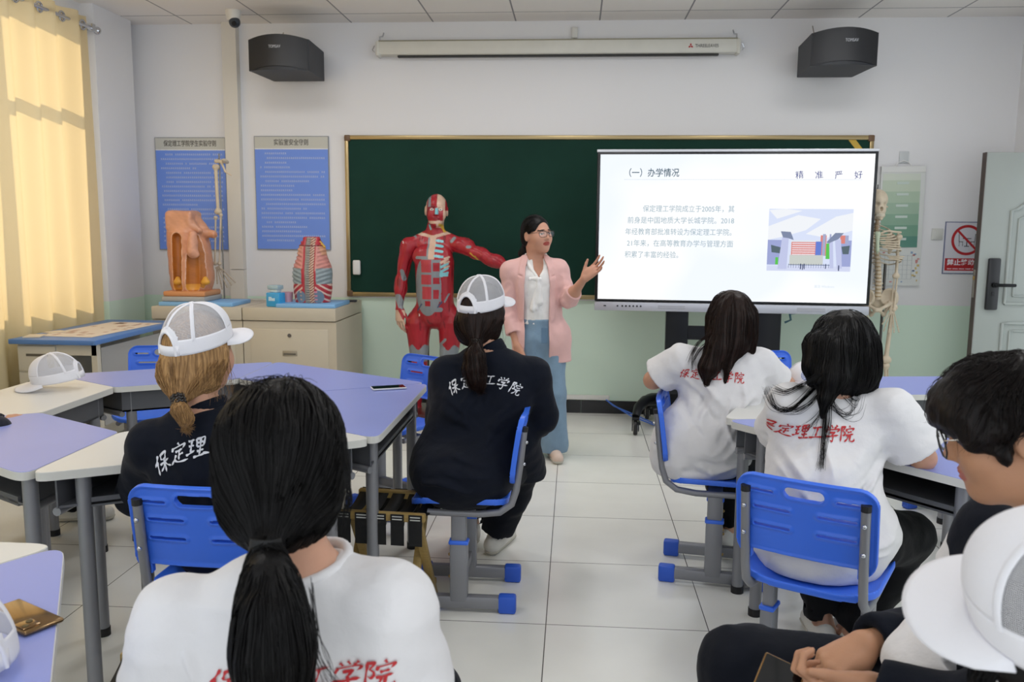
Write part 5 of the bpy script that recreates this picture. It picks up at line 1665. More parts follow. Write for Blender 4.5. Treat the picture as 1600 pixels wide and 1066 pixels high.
# ------------------------------------------------------------------ B: blond, cap, navy jacket
def capped_hair(m, tie, tail, rad, n1, n2, low=.115, tie_m=None, seed=1, loose=20, wide=1.0, tie_r=.016):
    def hair(root, J):
        ch, hR = np.array(J['head']), J['hR']; G = lambda v: ch + hR @ np.array(v, float)
        hd = su(.04, ell(G((0, -.012, .022)), (.085, .1025, .101), hR), ell(G((0, -.035, -.055)), (.084*wide, .074, .078), hR), cone(G((0, -.06, -.075)), tie, .058, .016))
        for s in (-1, 1): hd = su(.03, hd, cone(G((s*.072, .02, .0)), G((s*.066*wide, .0, -.085)), .022, .016))
        hd = sub(hd, ell(G((0, .13, -.065)), (.07, .092, .115), hR), .015)
        tl = su(.02, *[cone(tail[i], tail[i+1], rad[i], rad[i+1]) for i in range(len(tail) - 1)])
        f = disp(su(.008, hd, tl), lambda p: .0022*wob(p*V3((1, 1, .15)), 130, 4) + .0015*wob(p, 50, 2), .006)
        hm = sculpt('hair', f, .005, m, root, it=1)
        def flow(p):
            d = V3(tie) - p; d = d / np.maximum(np.linalg.norm(d, axis=1, keepdims=True), 1e-4)
            dn = V3(unit(np.array(tail[-1]) - np.array(tail[0])))
            w = 1/(1 + np.exp(-(p[:, 2] - (tie[2] + .008))/.006)); w = w[:, None]
            return d*w + dn*(1 - w) + np.array((0, 0, -.35), f32)*w
        st = surf_points(f, (G((-.1, -.13, -.12)) - .03, G((.1, .1, .05)) + .03), n1, seed, lambda p: (((p - V3(ch)) @ np.array(hR, f32))[:, 2] < -.012) & (p[:, 2] > tie[2]))
        strands_mesh('hair_strands', streams(f, st, flow, 20, .010, .001, seed=2), .0009, m, hm)
        lo, hi = np.min(tail, 0) - .05, np.max(tail, 0) + .05
        st = surf_points(f, (lo, hi), n2, seed + 1, lambda p: p[:, 2] < tie[2])
        strands_mesh('hair_strands', np.concatenate([(tp := streams(f, st, flow, 10, .009, .0015, seed=3, wig=.0009)), tp[:, -1:] + (tp[:, -1:] - tp[:, -3:-2])*1.1 + np.random.RandomState(2).normal(size=(len(tp), 1, 3))*.004], 1), .0009, m, hm)
        rng = np.random.RandomState(seed); L = []
        for k in range(loose):
            s = rng.choice((-1, 1)); a = G((s*rng.uniform(.07, .085), rng.uniform(-.02, .05), rng.uniform(-.05, .0)))
            L.append(crom([a, a + np.array((s*.004, rng.uniform(-.01, .01), -.04)), a + np.array((s*rng.uniform(-.006, .012), rng.uniform(-.02, .02), -.08)), a + np.array((s*rng.uniform(-.015, .014), rng.uniform(-.02, .02), -.12))], 6))
        if L: strands_mesh('loose_strands', np.array(L), .0005, m, hm)
        ax = unit(np.array(tail[1]) - np.array(tail[0]))
        tb = MB()
        for q in (-.010, .0, .010): 
            u = unit(np.cross(ax, (0.3, 1, 0.1))); v = np.cross(ax, u)
            tb.tube([np.array(tie) + ax*q + (u*math.cos(a) + v*math.sin(a))*tie_r*1.12 + ax*.004*math.sin(a*9) for a in np.linspace(0, 2*PI, 46)], .0042, 6, caps=False)
        tb.build('hair_tie', tie_m or mat('tie_dark', '#17120f', .4), hm, smooth=60)
    return hair
def student_blond():
    J = dict(head=P(312, 549, 2.44), hR=az(30, -3, 2), neck=P(322, 640, 2.42), torso=frame((.10, 1, 0), (0, .16, 1)))
    J['shL'], J['shR'] = P(236, 692, 2.42), P(410, 690, 2.42)
    J['elL'], J['elR'] = P(212, 775, 2.58), P(430, 775, 2.60)
    J['wrL'], J['wrR'] = np.array((-1.12, 2.80, .80)), np.array((-.92, 2.84, .80))
    J['chest'] = np.array(J['neck']) + np.array((.0, .02, -.20)); J['pelvis'] = np.array((-1.02, 2.46, .545))
    seated_legs(J, J['pelvis'], -25, .09, .49, .40, foot=.06)
    J['handL'] = dict(R=az(35), curl=(10, 15, 18, 20, 22)); J['handR'] = dict(R=az(-25) @ np.diag((-1, 1, 1)), curl=(10, 15, 18, 20, 22))
    tie = np.array(P(279, 626, 2.315)); tail = [tie, np.array(P(282, 640, 2.30)), np.array(P(290, 655, 2.295)), np.array(P(291, 668, 2.30))]
    hair = capped_hair(hair_blond, tie, tail, (.013, .018, .015, .004), 700, 700, tie_m=mat('tie_pattern', '#1a1310', .35, noise=.6, nscale=220), loose=60, wide=1.03)
    def letters(t): lettering(t, P(314, 703, 2.30), (1, .06, .08), (0, -.05, 1), .320, .056, white_print, arc=1.15, w0=.11)
    top = top_field(J, g=.030, long=True, amp=.006, neck_r=.058, seed=1, width=1.12, depth=1.0)
    r = build_student('blond person in white cap and navy jacket, back to camera', (J['pelvis'][0], J['pelvis'][1], 0), J, hair, top, navy, 'jacket', navy_tr, .006, .006, letters=letters,
                      collar=lambda r, J: neck_rib(J, navy, r, .056, -.01, rr=.011, h=.035))
    finish_cap = wear_cap(r, J, .0, 10)
    return r
student_blond()

# ------------------------------------------------------------------ C: brown ponytail, cap, navy jacket
def student_navy():
    J = dict(head=P(753, 487, 3.40), hR=az(28, -4, 2), neck=P(768, 549, 3.37), torso=frame((.20, 1, 0), (.10, .12, 1)))
    J['shL'], J['shR'] = P(698, 582, 3.37), P(834, 584, 3.40)
    J['elL'], J['elR'] = P(688, 655, 3.45), P(848, 652, 3.47)
    J['wrL'], J['wrR'] = np.array((-.53, 3.74, .80)), P(842, 668, 3.68)
    J['chest'] = np.array(J['neck']) + np.array((-.02, .02, -.20)); J['pelvis'] = np.array((-.43, 3.33, .545))
    J['knR'], J['knL'] = np.array((-.215, 3.68, .47)), np.array((-.50, 3.72, .47))
    J['anR'], J['anL'] = np.array(P(776, 838, 3.80)), np.array(P(737, 826, 3.92))
    J['anR'][2] = J['anL'][2] = .095
    seated_legs(J, J['pelvis'], 5, .1)
    J['toeR'] = J['anR'] + np.array((.04, .13, -.06)); J['toeL'] = J['anL'] + np.array((-.02, .13, -.06))
    J['handL'] = dict(R=az(20), curl=(10, 20, 22, 25, 28)); J['handR'] = dict(R=az(-30, -10) @ np.diag((-1, 1, 1)), curl=(10, 25, 28, 30, 32))
    tie = np.array(P(743, 537, 3.275)); tail = [tie, np.array(P(741, 558, 3.25)), np.array(P(741, 578, 3.24)), np.array(P(745, 596, 3.235)), np.array(P(751, 607, 3.235))]
    hair = capped_hair(hair_brown, tie, tail, (.020, .036, .041, .032, .010), 450, 350, loose=24, seed=4)
    def letters(t): lettering(t, P(758, 601, 3.2), (1, .16, -.02), (-.05, -.08, 1), .285, .045, white_print, arc=.95, w0=.11)
    drape = [ell((-.43, 3.265, .53), (.205, .205, .145)),  cone((-.575, 3.31, .50), (-.45, 3.34, .80), .055, .11), cone((-.24, 3.46, .62), (-.20, 3.62, .44), .10, .09)]
    top = top_field(J, g=.034, long=True, amp=.007, neck_r=.057, seed=3, width=1.06, drape=drape)
    top = isect(top, plane((0, 0, -1), (0, 0, .405)), .006)
    r = build_student('person in white cap and navy jacket with brown ponytail, sitting sideways on blue chair', (-.43, 3.33, 0), J, hair, top, navy, 'jacket', navy_tr, .006, .007, letters=letters,
                      collar=lambda r, J: neck_rib(J, navy, r, .056, -.01, rr=.010, h=.04), trouser_g=.03)
    wear_cap(r, J, .0, 10)
student_navy()

# ------------------------------------------------------------------ D / E: long straight hair, white shirts
def wisps(target, guides, n, jit, r, m, parent, seed=0, off=.004):
    """guides: lists of photo pixels; strands are laid on the cloth where it is met, else at the given depth"""
    me = target.data
    bvh = BVHTree.FromPolygons([v.co for v in me.vertices], [tuple(p.vertices) for p in me.polygons])
    rng = np.random.RandomState(seed); L = []
    for gpts, Yd, cnt, j in guides:
        for k in range(cnt):
            o = rng.normal(size=2)*j; o2 = rng.normal(size=2)*j*1.3
            out = []
            c = crom([(x, y) for x, y in gpts], 9)
            if len(c) != 28: c = c[np.linspace(0, len(c) - 1, 28).astype(int)]
            for i, (x, y) in enumerate(c):
                t = i/27; x, y = x + o[0]*(1 - t) + o2[0]*t, y + o[1]*(1-t)*.4 + o2[1]*t
                q = P(x, y, Yd); d = (q - CAM_C).normalized()
                h = bvh.ray_cast(CAM_C, d, 10)
                if h[0] is not None and abs(h[0].y - Yd) < .22: q = h[0] - d*(off + rng.uniform(0, .003))
                out.append(tuple(q))
            L.append(out)
    return strands_mesh('loose_strands', np.array(L), r, m, parent)
def long_hair(m, locks, bbmin_z, n, seed, guides=None, tgt=None, wide=1.0):
    """locks: list of (points, radii) hanging from the head"""
    def hair(root, J):
        ch, hR = np.array(J['head']), J['hR']; G = lambda v: ch + hR @ np.array(v, float)
        hd = su(.04, ell(G((0, -.012, .020)), (.093*wide, .110, .100), hR), ell(G((0, -.038, -.06)), (.094*wide, .070, .095), hR))
        for s in (-1, 1): hd = su(.03, hd, cone(G((s*.078*wide, .0, .0)), G((s*.080*wide, -.01, -.13)), .026, .02))
        hd = sub(hd, ell(G((0, .135, -.07)), (.075, .10, .13), hR), .02)
        ls = []
        for pts, rad in locks: ls.append(su(.02, *[cone(pts[i], pts[i+1], rad[i], rad[i+1]) for i in range(len(pts) - 1)]))
        f = su(.03, hd, *ls)
        f = disp(f, lambda p: .002*wob(p*V3((1, 1, .1)), 140, 4) + .0018*wob(p*V3((1, 1, .2)), 60, 1), .006)
        hm = sculpt('hair', f, .005, m, root, it=1)
        axes = []
        for pts, rad in locks:
            for i in range(len(pts) - 1): axes.append((np.array(pts[i]), np.array(pts[i+1])))
        crown = V3(G((0, -.01, .12)))
        def flow(p):
            best = None; v = None
            for a, b in axes:
                ba = V3(b - a); h = np.clip(((p - V3(a)) @ ba)/float(ba @ ba), 0, 1)
                dd = np.linalg.norm(p - (V3(a) + h[:, None]*ba), axis=1)
                w = np.exp(-(dd/.045)**2)[:, None]; e = w*V3(unit(b - a))
                v = e if v is None else v + e
            out_ = p - crown; out_[:, 2] = 0
            top = np.clip((p[:, 2] - (crown[2] - .10))/.10, 0, 1)[:, None]
            return v*(1 - top) + np.array((0, 0, -.6), f32) + out_*6*top
        st = surf_points(f, (G((-.12, -.15, -.22)) - .03, G((.12, .10, .14)) + .03), n, seed, lambda p: p[:, 2] > ch[2] - .18)
        strands_mesh('hair_strands', streams(f, st, flow, 26, .011, .001, seed=2, wig=.0002), .0009, m, hm)
        if guides:
            t = [c for c in root.children if c.name.startswith('tshirt')][0]
            wisps(t, guides, 0, 0, .0008, m, hm, seed)
    return hair
def student_front_desk():
    J = dict(head=P(1142, 497, 3.70), hR=az(8, -8, 0), neck=P(1135, 549, 3.68), torso=frame((.10, 1, 0), (.10, .20, 1)))
    J['shL'], J['shR'] = P(1066, 562, 3.64), P(1190, 568, 3.72)
    J['elL'], J['elR'] = P(1020, 594, 3.70), P(1214, 600, 3.80)
    J['wrL'], J['wrR'] = P(1082, 592, 3.94), np.array((1.02, 3.92, .80))
    J['chest'] = np.array(J['neck']) + np.array((-.02, -.01, -.20)); J['pelvis'] = np.array((.56, 3.63, .545))
    J['knL'], J['knR'] = np.array((.70, 4.03, .48)), np.array((.90, 3.92, .48))
    J['anL'] = np.array(P(1136, 822, 3.93)); J['anL'][2] = .095; J['anR'] = np.array((.88, 4.05, .095))
    seated_legs(J, J['pelvis'], 25, .1)
    J['handL'] = dict(R=az(60), curl=(10, 20, 22, 25, 28)); J['handR'] = dict(R=az(-10) @ np.diag((-1, 1, 1)), curl=(10, 20, 22, 25, 28))
    Q = lambda x, y, Y: np.array(P(x, y, Y))
    locks = [([Q(1128, 500, 3.62), Q(1122, 545, 3.58), Q(1108, 575, 3.555), Q(1104, 598, 3.555)], (.05, .05, .040, .014)),
             ([Q(1155, 500, 3.62), Q(1150, 540, 3.60), Q(1137, 570, 3.565), Q(1132, 597, 3.56)], (.05, .045, .014, .006)),
             ([Q(1172, 490, 3.66), Q(1172, 525, 3.66), Q(1174, 548, 3.66)], (.025, .022, .010))]
    g = [([(1112, 520), (1092, 535), (1082, 552), (1078, 566)], 3.56, 16, 2.0), ([(1125, 530), (1100, 540), (1085, 560), (1082, 575)], 3.56, 10, 2.5),
         ([(1170, 545), (1160, 548), (1148, 545), (1143, 538)], 3.6, 5, 1.5)]
    hair = long_hair(hair_brown, locks, 0, 700, 6, g)
    def letters(t): lettering(t, P(1117, 592, 3.52), (1, .10, -.055), (-.03, -.1, 1), .262, .040, red_print, arc=.05, w0=.11)
    top = top_field(J, g=.026, sl=.80, slr=(.052, .074), amp=.0115, neck_r=.062, seed=4, width=1.05, drape=[ell((.555, 3.62, .57), (.185, .15, .13)), cone((.50, 3.62, .62), (.50, 3.62, .52), .13, .15)])
    top = isect(top, plane((0, 0, -1), (0, 0, .452)), .006)
    return build_student('person in white shirt with long dark hair, seated nearest the presentation screen', (.56, 3.63, 0), J, hair, top, white_tee, 'tshirt', black_tr, .006, .006, letters=letters,
                         collar=lambda r, J: neck_rib(J, white_tee, r, .064, rr=.008))
student_front_desk()
def student_long_hair():
    J = dict(head=P(1316, 543, 2.74), hR=az(4, -8, 0), neck=P(1302, 616, 2.72), torso=frame((.16, 1, 0), (.0, .18, 1)))
    J['shL'], J['shR'] = P(1232, 634, 2.70), P(1392, 640, 2.68)
    J['elL'], J['elR'] = np.array((.72, 2.94, .79)), P(1442, 716, 2.70)
    J['wrL'], J['wrR'] = np.array((.86, 3.15, .80)), np.array((1.13, 2.95, .80))
    J['chest'] = np.array(J['neck']) + np.array((-.02, -.01, -.20)); J['pelvis'] = np.array((.785, 2.64, .55))
    J['knL'], J['knR'] = np.array((.87, 3.06, .48)), np.array(P(1418, 838, 2.85))
    J['anL'] = np.array(P(1285, 975, 3.0)); J['anR'] = np.array(P(1335, 985, 2.92)); J['anL'][2] = J['anR'][2] = .10
    seated_legs(J, J['pelvis'], 20, .1)
    J['toeL'] = J['anL'] + np.array((.0, .14, -.06)); J['toeR'] = J['anR'] + np.array((.0, .14, -.06))
    J['handL'] = dict(R=az(30), curl=(10, 20, 22, 25, 28)); J['handR'] = dict(R=az(-40) @ np.diag((-1, 1, 1)), curl=(10, 20, 22, 25, 28))
    Q = lambda x, y, Y: np.array(P(x, y, Y))
    locks = [([Q(1278, 540, 2.66), Q(1274, 575, 2.64), Q(1270, 596, 2.63)], (.045, .034, .012)), ([Q(1305, 550, 2.64), Q(1300, 590, 2.60), Q(1290, 622, 2.575), Q(1286, 650, 2.57)], (.06, .045, .016, .005)),
             ([Q(1350, 540, 2.70), Q(1352, 580, 2.69), Q(1352, 598, 2.69)], (.036, .034, .020))]
    g = [([(1300, 590), (1291, 620), (1288, 660), (1283, 730)], 2.56, 26, 2.4), ([(1285, 590), (1262, 618), (1235, 640), (1212, 636), (1200, 610)], 2.57, 22, 3.0),
         ([(1282, 585), (1255, 600), (1228, 612), (1208, 606)], 2.57, 16, 3.2), ([(1292, 600), (1268, 628), (1245, 642), (1225, 640)], 2.57, 14, 3.5),
         ([(1296, 600), (1300, 630), (1318, 648), (1335, 642), (1340, 615)], 2.57, 12, 5.0), ([(1294, 605), (1286, 640), (1274, 660), (1262, 672)], 2.57, 10, 5.0), ([(1305, 600), (1325, 620), (1338, 628), (1342, 605)], 2.57, 10, 6.0),
         ([(1296, 610), (1297, 650), (1292, 690), (1280, 735)], 2.56, 8, 3.0)]
    hair = long_hair(hair_black, locks, 0, 900, 9, g, wide=1.04)
    def letters(t): lettering(t, P(1285, 694, 2.50), (1, .06, .0), (-.0, -.06, 1), .258, .043, red_print, arc=.0, w0=.115)
    top = top_field(J, g=.026, sl=.78, slr=(.054, .082), amp=.0115, neck_r=.066, seed=5, width=1.06, drape=[ell((.80, 2.63, .575), (.215, .165, .13)), cone((.78, 2.64, .70), (.79, 2.64, .54), .14, .19)])
    top = isect(top, plane((0, 0, -1), (0, 0, .450)), .006)
    return build_student('person in white shirt with very long loose black hair, strands over red lettering', (.785, 2.64, 0), J, hair, top, white_tee, 'tshirt', black_tr, .005, .0055, letters=letters,
                         collar=lambda r, J: neck_rib(J, white_tee, r, .068, rr=.008))
student_long_hair()
# ------------------------------------------------------------------ F: man with glasses and phone, G: cap close to the camera, H: arm at the left edge
phone_case = mat('phone_gold', '#8a6a3c', .25, .8)
phone_glass = mat('phone_glass', '#07080b', .06)
def make_phone(name, case, screen, cams=False):
    t = empty(name)
    MB().box((0, 0, 0), (.074, .155, .0085), .004, seg=3).build('body', case, t, smooth=50)
    MB().box((0, 0, .0040), (.068, .149, .0012), .0005).build('screen', screen, t)
    if cams:
        q = MB().box((-.017, .05, -.0052), (.032, .034, .003), .001).build('camera_bump', case, t, smooth=40)
        MB().cyl((-.024, .057, -.0075), (-.024, .057, -.005), .006).cyl((-.010, .044, -.0075), (-.010, .044, -.005), .006).build('lens', phone_glass, q)
    return t
def place_m(o, R, c): o.matrix_world = m4(np.array(R), np.array(c)); return o

def glasses(root, J, m_front, m_arm, w=.033, hgt=.024, octo=True, z0=.004, yy=.106):
    R, c = J['hR'], np.array(J['head']); s = J.get('hs', 1.0)
    g = empty('glasses'); g.parent = root; g.matrix_local = m4(R, c) @ Matrix.Scale(s, 4)
    fr_ = MB()
    for sg in (-1, 1):
        n = 8 if octo else 22; pts = []
        for k in range(n + 1):
            a = 2*PI*(k + .5)/n
            ca, sa = math.cos(a), math.sin(a)
            if not octo:
                e = .62; ca, sa = math.copysign(abs(ca)**e, ca), math.copysign(abs(sa)**e, sa)
            pts.append((sg*.0345 + (w - .006)*ca, yy - .010*(ca*sg)*.6, z0 - .004 + hgt*sa))
        fr_.tube(pts, .0016, 6, caps=False)
    fr_.tube([(-.010, yy + .003, z0 + .004), (0, yy + .005, z0 + .008), (.010, yy + .003, z0 + .004)], .0014, 6)
    fr_.build('rim', m_front, g, smooth=60)
    for sg in (-1, 1):
        MB().tube([(sg*.062, yy - .006, z0 + .006), (sg*.074, yy - .02, z0 + .008), (sg*.079, .02, z0 + .006), (sg*.080, -.012, z0 + .002), (sg*.077, -.03, -.012)], .0014, 6).build('temple_arm', m_arm, g, smooth=60)
        lens = MB(); n = 24; pts = []
        for k in range(n):
            a = 2*PI*k/n; pts.append((sg*.0345 + (w - .008)*math.cos(a), yy - .010*math.cos(a)*sg*.6, z0 - .004 + (hgt - .002)*math.sin(a)))
        vs = [lens.bm.verts.new(p) for p in pts]; lens.bm.faces.new(vs)
        lens.build('lens', lens_m, g)
    return g
lens_m = bpy.data.materials.new('spectacle_lens'); lens_m.use_nodes = True
nt = lens_m.node_tree; tr = nt.nodes.new('ShaderNodeBsdfTransparent'); gl = nt.nodes.new('ShaderNodeBsdfGlossy'); gl.inputs['Roughness'].default_value = .03
ms = nt.nodes.new('ShaderNodeMixShader'); ms.inputs['Fac'].default_value = .10
nt.links.new(tr.outputs[0], ms.inputs[1]); nt.links.new(gl.outputs[0], ms.inputs[2]); nt.links.new(ms.outputs[0], nt.nodes['Material Output'].inputs['Surface'])

def man_glasses():
    J = dict(head=P(1586, 672, 1.5), hR=az(-68, -15, 0), hs=1.03, neck=np.array((.86, 1.49, .955)), torso=frame((-1, .12, 0), (-.10, 0, 1)))
    J['shL'], J['shR'] = np.array((.86, 1.32, .915)), np.array((.83, 1.665, .915))
    J['elL'], J['elR'] = np.array((.67, 1.35, .70)), np.array(P(1466, 990, 1.73))
    J['wrL'], J['wrR'] = np.array(P(1362, 1074, 1.43)), np.array(P(1352, 1006, 1.64))
    J['chest'] = np.array((.83, 1.50, .76)); J['pelvis'] = np.array((.90, 1.55, .54))
    J['knR'], J['knL'] = np.array((.39, 1.83, .525)), np.array((.42, 1.36, .53))
    J['anR'], J['anL'] = np.array((.36, 1.93, .095)), np.array((.40, 1.30, .095))
    J['hipL'] = np.array((.88, 1.46, .54)); J['hipR'] = np.array((.88, 1.66, .54))
    for s in 'LR': J['toe'+s] = J['an'+s] + np.array((-.14, .02, -.06))
    # far hand: loose fist poking at the phone; near hand: holds it
    fwd = unit(np.array((-.92, -.10, -.38)))
    def hf(fw, back):
        f = unit(fw); b = np.array(back, float); b = unit(b - f*(b @ f)); th = np.cross(f, b); return np.stack([th, f, b], 1)
    J['handR'] = dict(R=hf((-.85, -.38, -.30), (-.2, -.3, .9)), curl=(30, 52, 60, 66, 70), thumb=(26, 42, 14))
    Rh = J['handR']['R']
    J['handR']['R'] = Rh @ np.diag((-1, 1, 1)) if Rh[1, 0] > 0 else Rh      # thumb towards the camera
    Rl = hf((-.93, .05, -.12), (-.1, -.55, -.8))
    if Rl[2, 0] < 0: Rl = Rl @ np.diag((-1, 1, 1))
    J['handL'] = dict(R=Rl, curl=(30, 58, 60, 62, 64), thumb=(24, 8, 10))
    root = person('man in black-rimmed glasses and navy jacket looking left, phone in his hands', (.90, 1.55, 0))
    sculpt('body', body_field(J, face=True, hands=True, fat=1.05), .0042, skin_m, root, paint=skin_paint(J, base='#b98a6c', lip='#b0685e'))
    # white tee
    tee = top_field(J, g=.016, sl=.4, amp=.005, neck_r=.066, seed=1, drape=[ell((.73, 1.53, .70), (.09, .11, .11)), ell((.655, 1.55, .695), (.055, .065, .040))])
    sculpt('tshirt', tee, .005, white_tee, root, it=2)
    neck_rib(J, white_tee, root, .068, rr=.008)
    jk = top_field(J, g=.046, long=True, amp=.004, neck_r=.100, seed=2, width=1.05)
    front = su(.02, ell((.58, 1.545, .76), (.21, .070, .22)), cone((.66, 1.545, .89), (.79, 1.51, .99), .075, .075))
    jk = sub(jk, front, .01)
    for s in 'LR':
        a, e, w = np.array(J['sh'+s]), np.array(J['el'+s]), np.array(J['wr'+s]); en = lerp(e, w, .92); ax = unit(w - e)
        q = su(.03, cone(a, e, .060, .056), cone(e, en, .056, .040))
        q = isect_half(disp(q, lambda p: .004*folds(p, 24, 2), .006), en, ax, .075)
        jk = su(.015, jk, sub(q, cone(en - ax*.03, en + ax*.1, .030, .032), .003))
    sculpt('jacket', jk, .006, navy, root, it=2)
    sculpt('trousers', trousers_field(J, g=.026), .008, navy_tr, root, it=2)
    for s in 'LR': shoe('shoe', J['an'+s], J['toe'+s], root)
    # hair: full fringe over the brow, sideburn, cropped nape
    ch, hR = np.array(J['head']), J['hR']; G = lambda v: ch + hR @ (np.array(v, float)*1.03)
    hd = su(.03, ell(G((0, -.012, .040)), (.100, .114, .094), hR), ell(G((0, .060, .060)), (.080, .062, .052), hR), ell(G((0, .080, .040)), (.070, .042, .034), hR), ell(G((0, -.060, -.010)), (.083, .058, .080), hR))
    for s in (-1, 1):
        hd = su(.02, hd, ell(G((s*.070, .052, .022)), (.022, .034, .036), hR), ell(G((s*.0755, .024, -.010)), (.008, .012, .036), hR), ell(G((s*.078, -.035, .050)), (.022, .05, .040), hR))
        hd = sub(hd, ell(G((s*.088, -.010, -.016)), (.022, .024, .034), hR), .008)
    hd = sub(hd, ell(G((0, .118, -.058)), (.10, .075, .078), hR), .012)
    f = disp(hd, lambda p: .005*wob(p, 46, 3) + .0028*wob(p, 110, 5), .010)
    hm = sculpt('hair', f, .004, hair_soft, root, it=1)
    crown = V3(G((0, -.05, .13)))
    def flow(p):
        d = p - crown; d = d/np.maximum(np.linalg.norm(d, axis=1, keepdims=True), 1e-4)
        return d + np.array((0, 0, -.75), f32) + .5*np.stack([wob(p, 30, 1), wob(p, 30, 2), wob(p, 30, 3)], 1).astype(f32)
    st = surf_points(f, (G((-.12, -.14, -.06)) - .05, G((.12, .13, .15)) + .05), 1700, 7, lambda p: ((p - V3(ch)) @ np.array(hR, f32))[:, 2] > .045)
    pa = streams(f, st, flow, 9, .0075, .0025, seed=3, wig=.0006)
    end = pa[:, -1] - pa[:, -2]
    ex = np.stack([pa[:, -1] + end*1.2*k + np.array((0, 0, -.0016))*k*k for k in (1, 2, 3)], 1)
    strands_mesh('hair_strands', np.concatenate([pa, ex[:, :2]], 1), .0008, hair_soft, hm, taper=.15)
    glasses(root, J, mat('rim_black', '#101012', .3), mat('temple_silver', '#b9b4ae', .25, .9), w=.034, hgt=.0255, yy=.112)
    # phone: lies in the near hand, screen up and towards him
    ph = make_phone('phone', phone_case, phone_glass)
    xa = unit(np.array((.88, -.38, -.25))); ya = np.array((.30, .75, .55)); ya = unit(ya - xa*(ya @ xa)); Rp = np.stack([xa, ya, np.cross(xa, ya)], 1)
    place_m(ph, Rp, np.array(P(1228, 1034, 1.46)) - ya*.0775)
    tag(ph, 'dark phone with gold rim held by the man in glasses', 'phone')
    return J
JF = man_glasses()

def student_cap_near():
    J = dict(head=P(1700, 1002, .92), hR=az(-42, -13, -25), hs=1.0, neck=np.array((.63, .90, .93)), torso=frame((-1, .2, 0), (-.15, 0, 1)))
    J['shL'], J['shR'] = np.array((.63, .73, .89)), np.array((.63, 1.08, .88))
    J['elL'], J['elR'] = np.array((.52, .72, .64)), np.array((.52, 1.12, .64))
    J['wrL'], J['wrR'] = np.array((.33, .82, .60)), np.array((.33, 1.05, .60))
    J['chest'] = np.array((.66, .90, .73)); J['pelvis'] = np.array((.74, .92, .52))
    seated_legs(J, J['pelvis'], -85, .1, .49, .42)
    J['handL'] = dict(R=az(-80), curl=(15, 25, 25, 30, 30)); J['handR'] = dict(R=az(-95), curl=(15, 25, 25, 30, 30))
    root = person('person in white cap with the brim close up in the lower right corner', (.74, .92, 0))
    sculpt('body', body_field(J, face=True), .007, skin_m, root, paint=skin_paint(J))
    sculpt('tshirt', top_field(J, g=.024, sl=.6, seed=3), .008, white_tee, root, it=2)
    sculpt('trousers', trousers_field(J), .011, navy_tr, root)
    for s in 'LR': shoe('shoe', J['an'+s], J['toe'+s], root)
    ch, hR = np.array(J['head']), J['hR']; G = lambda v: ch + hR @ np.array(v, float)
    hd = su(.03, ell(G((0, -.012, .022)), (.085, .1025, .101), hR), ell(G((0, -.03, -.04)), (.082, .07, .07), hR))
    for s in (-1, 1): hd = su(.02, hd, cone(G((s*.066, .055, .01)), G((s*.064, .075, -.055)), .018, .010))
    hd = su(.02, hd, cone(G((-.045, .080, .028)), G((.045, .080, .028)), .016, .016))
    f = disp(hd, lambda p: .002*wob(p*V3((1, 1, .2)), 120, 4), .004)
    hm = sculpt('hair', f, .005, hair_black, root)
    rng = np.random.RandomState(3); L = []
    for k in range(260):
        x = rng.uniform(-.074, .074); a = G((x, .094 - 6*x*x + rng.uniform(-.006, .002), .018))
        L.append(crom([a, a + np.array((-.010, rng.uniform(-.003, .003), -.03)), a + np.array((-.012 + rng.uniform(-.006, .006), rng.uniform(-.006, .006), -.060)), a + np.array((-.008 + rng.uniform(-.008, .008), rng.uniform(-.008, .008), -.085 - rng.uniform(0, .02)))], 6))
    strands_mesh('hair_strands', np.array(L), .0009, hair_black, hm)
    wear_cap(root, J, .004, 6, s=1.06)
student_cap_near()

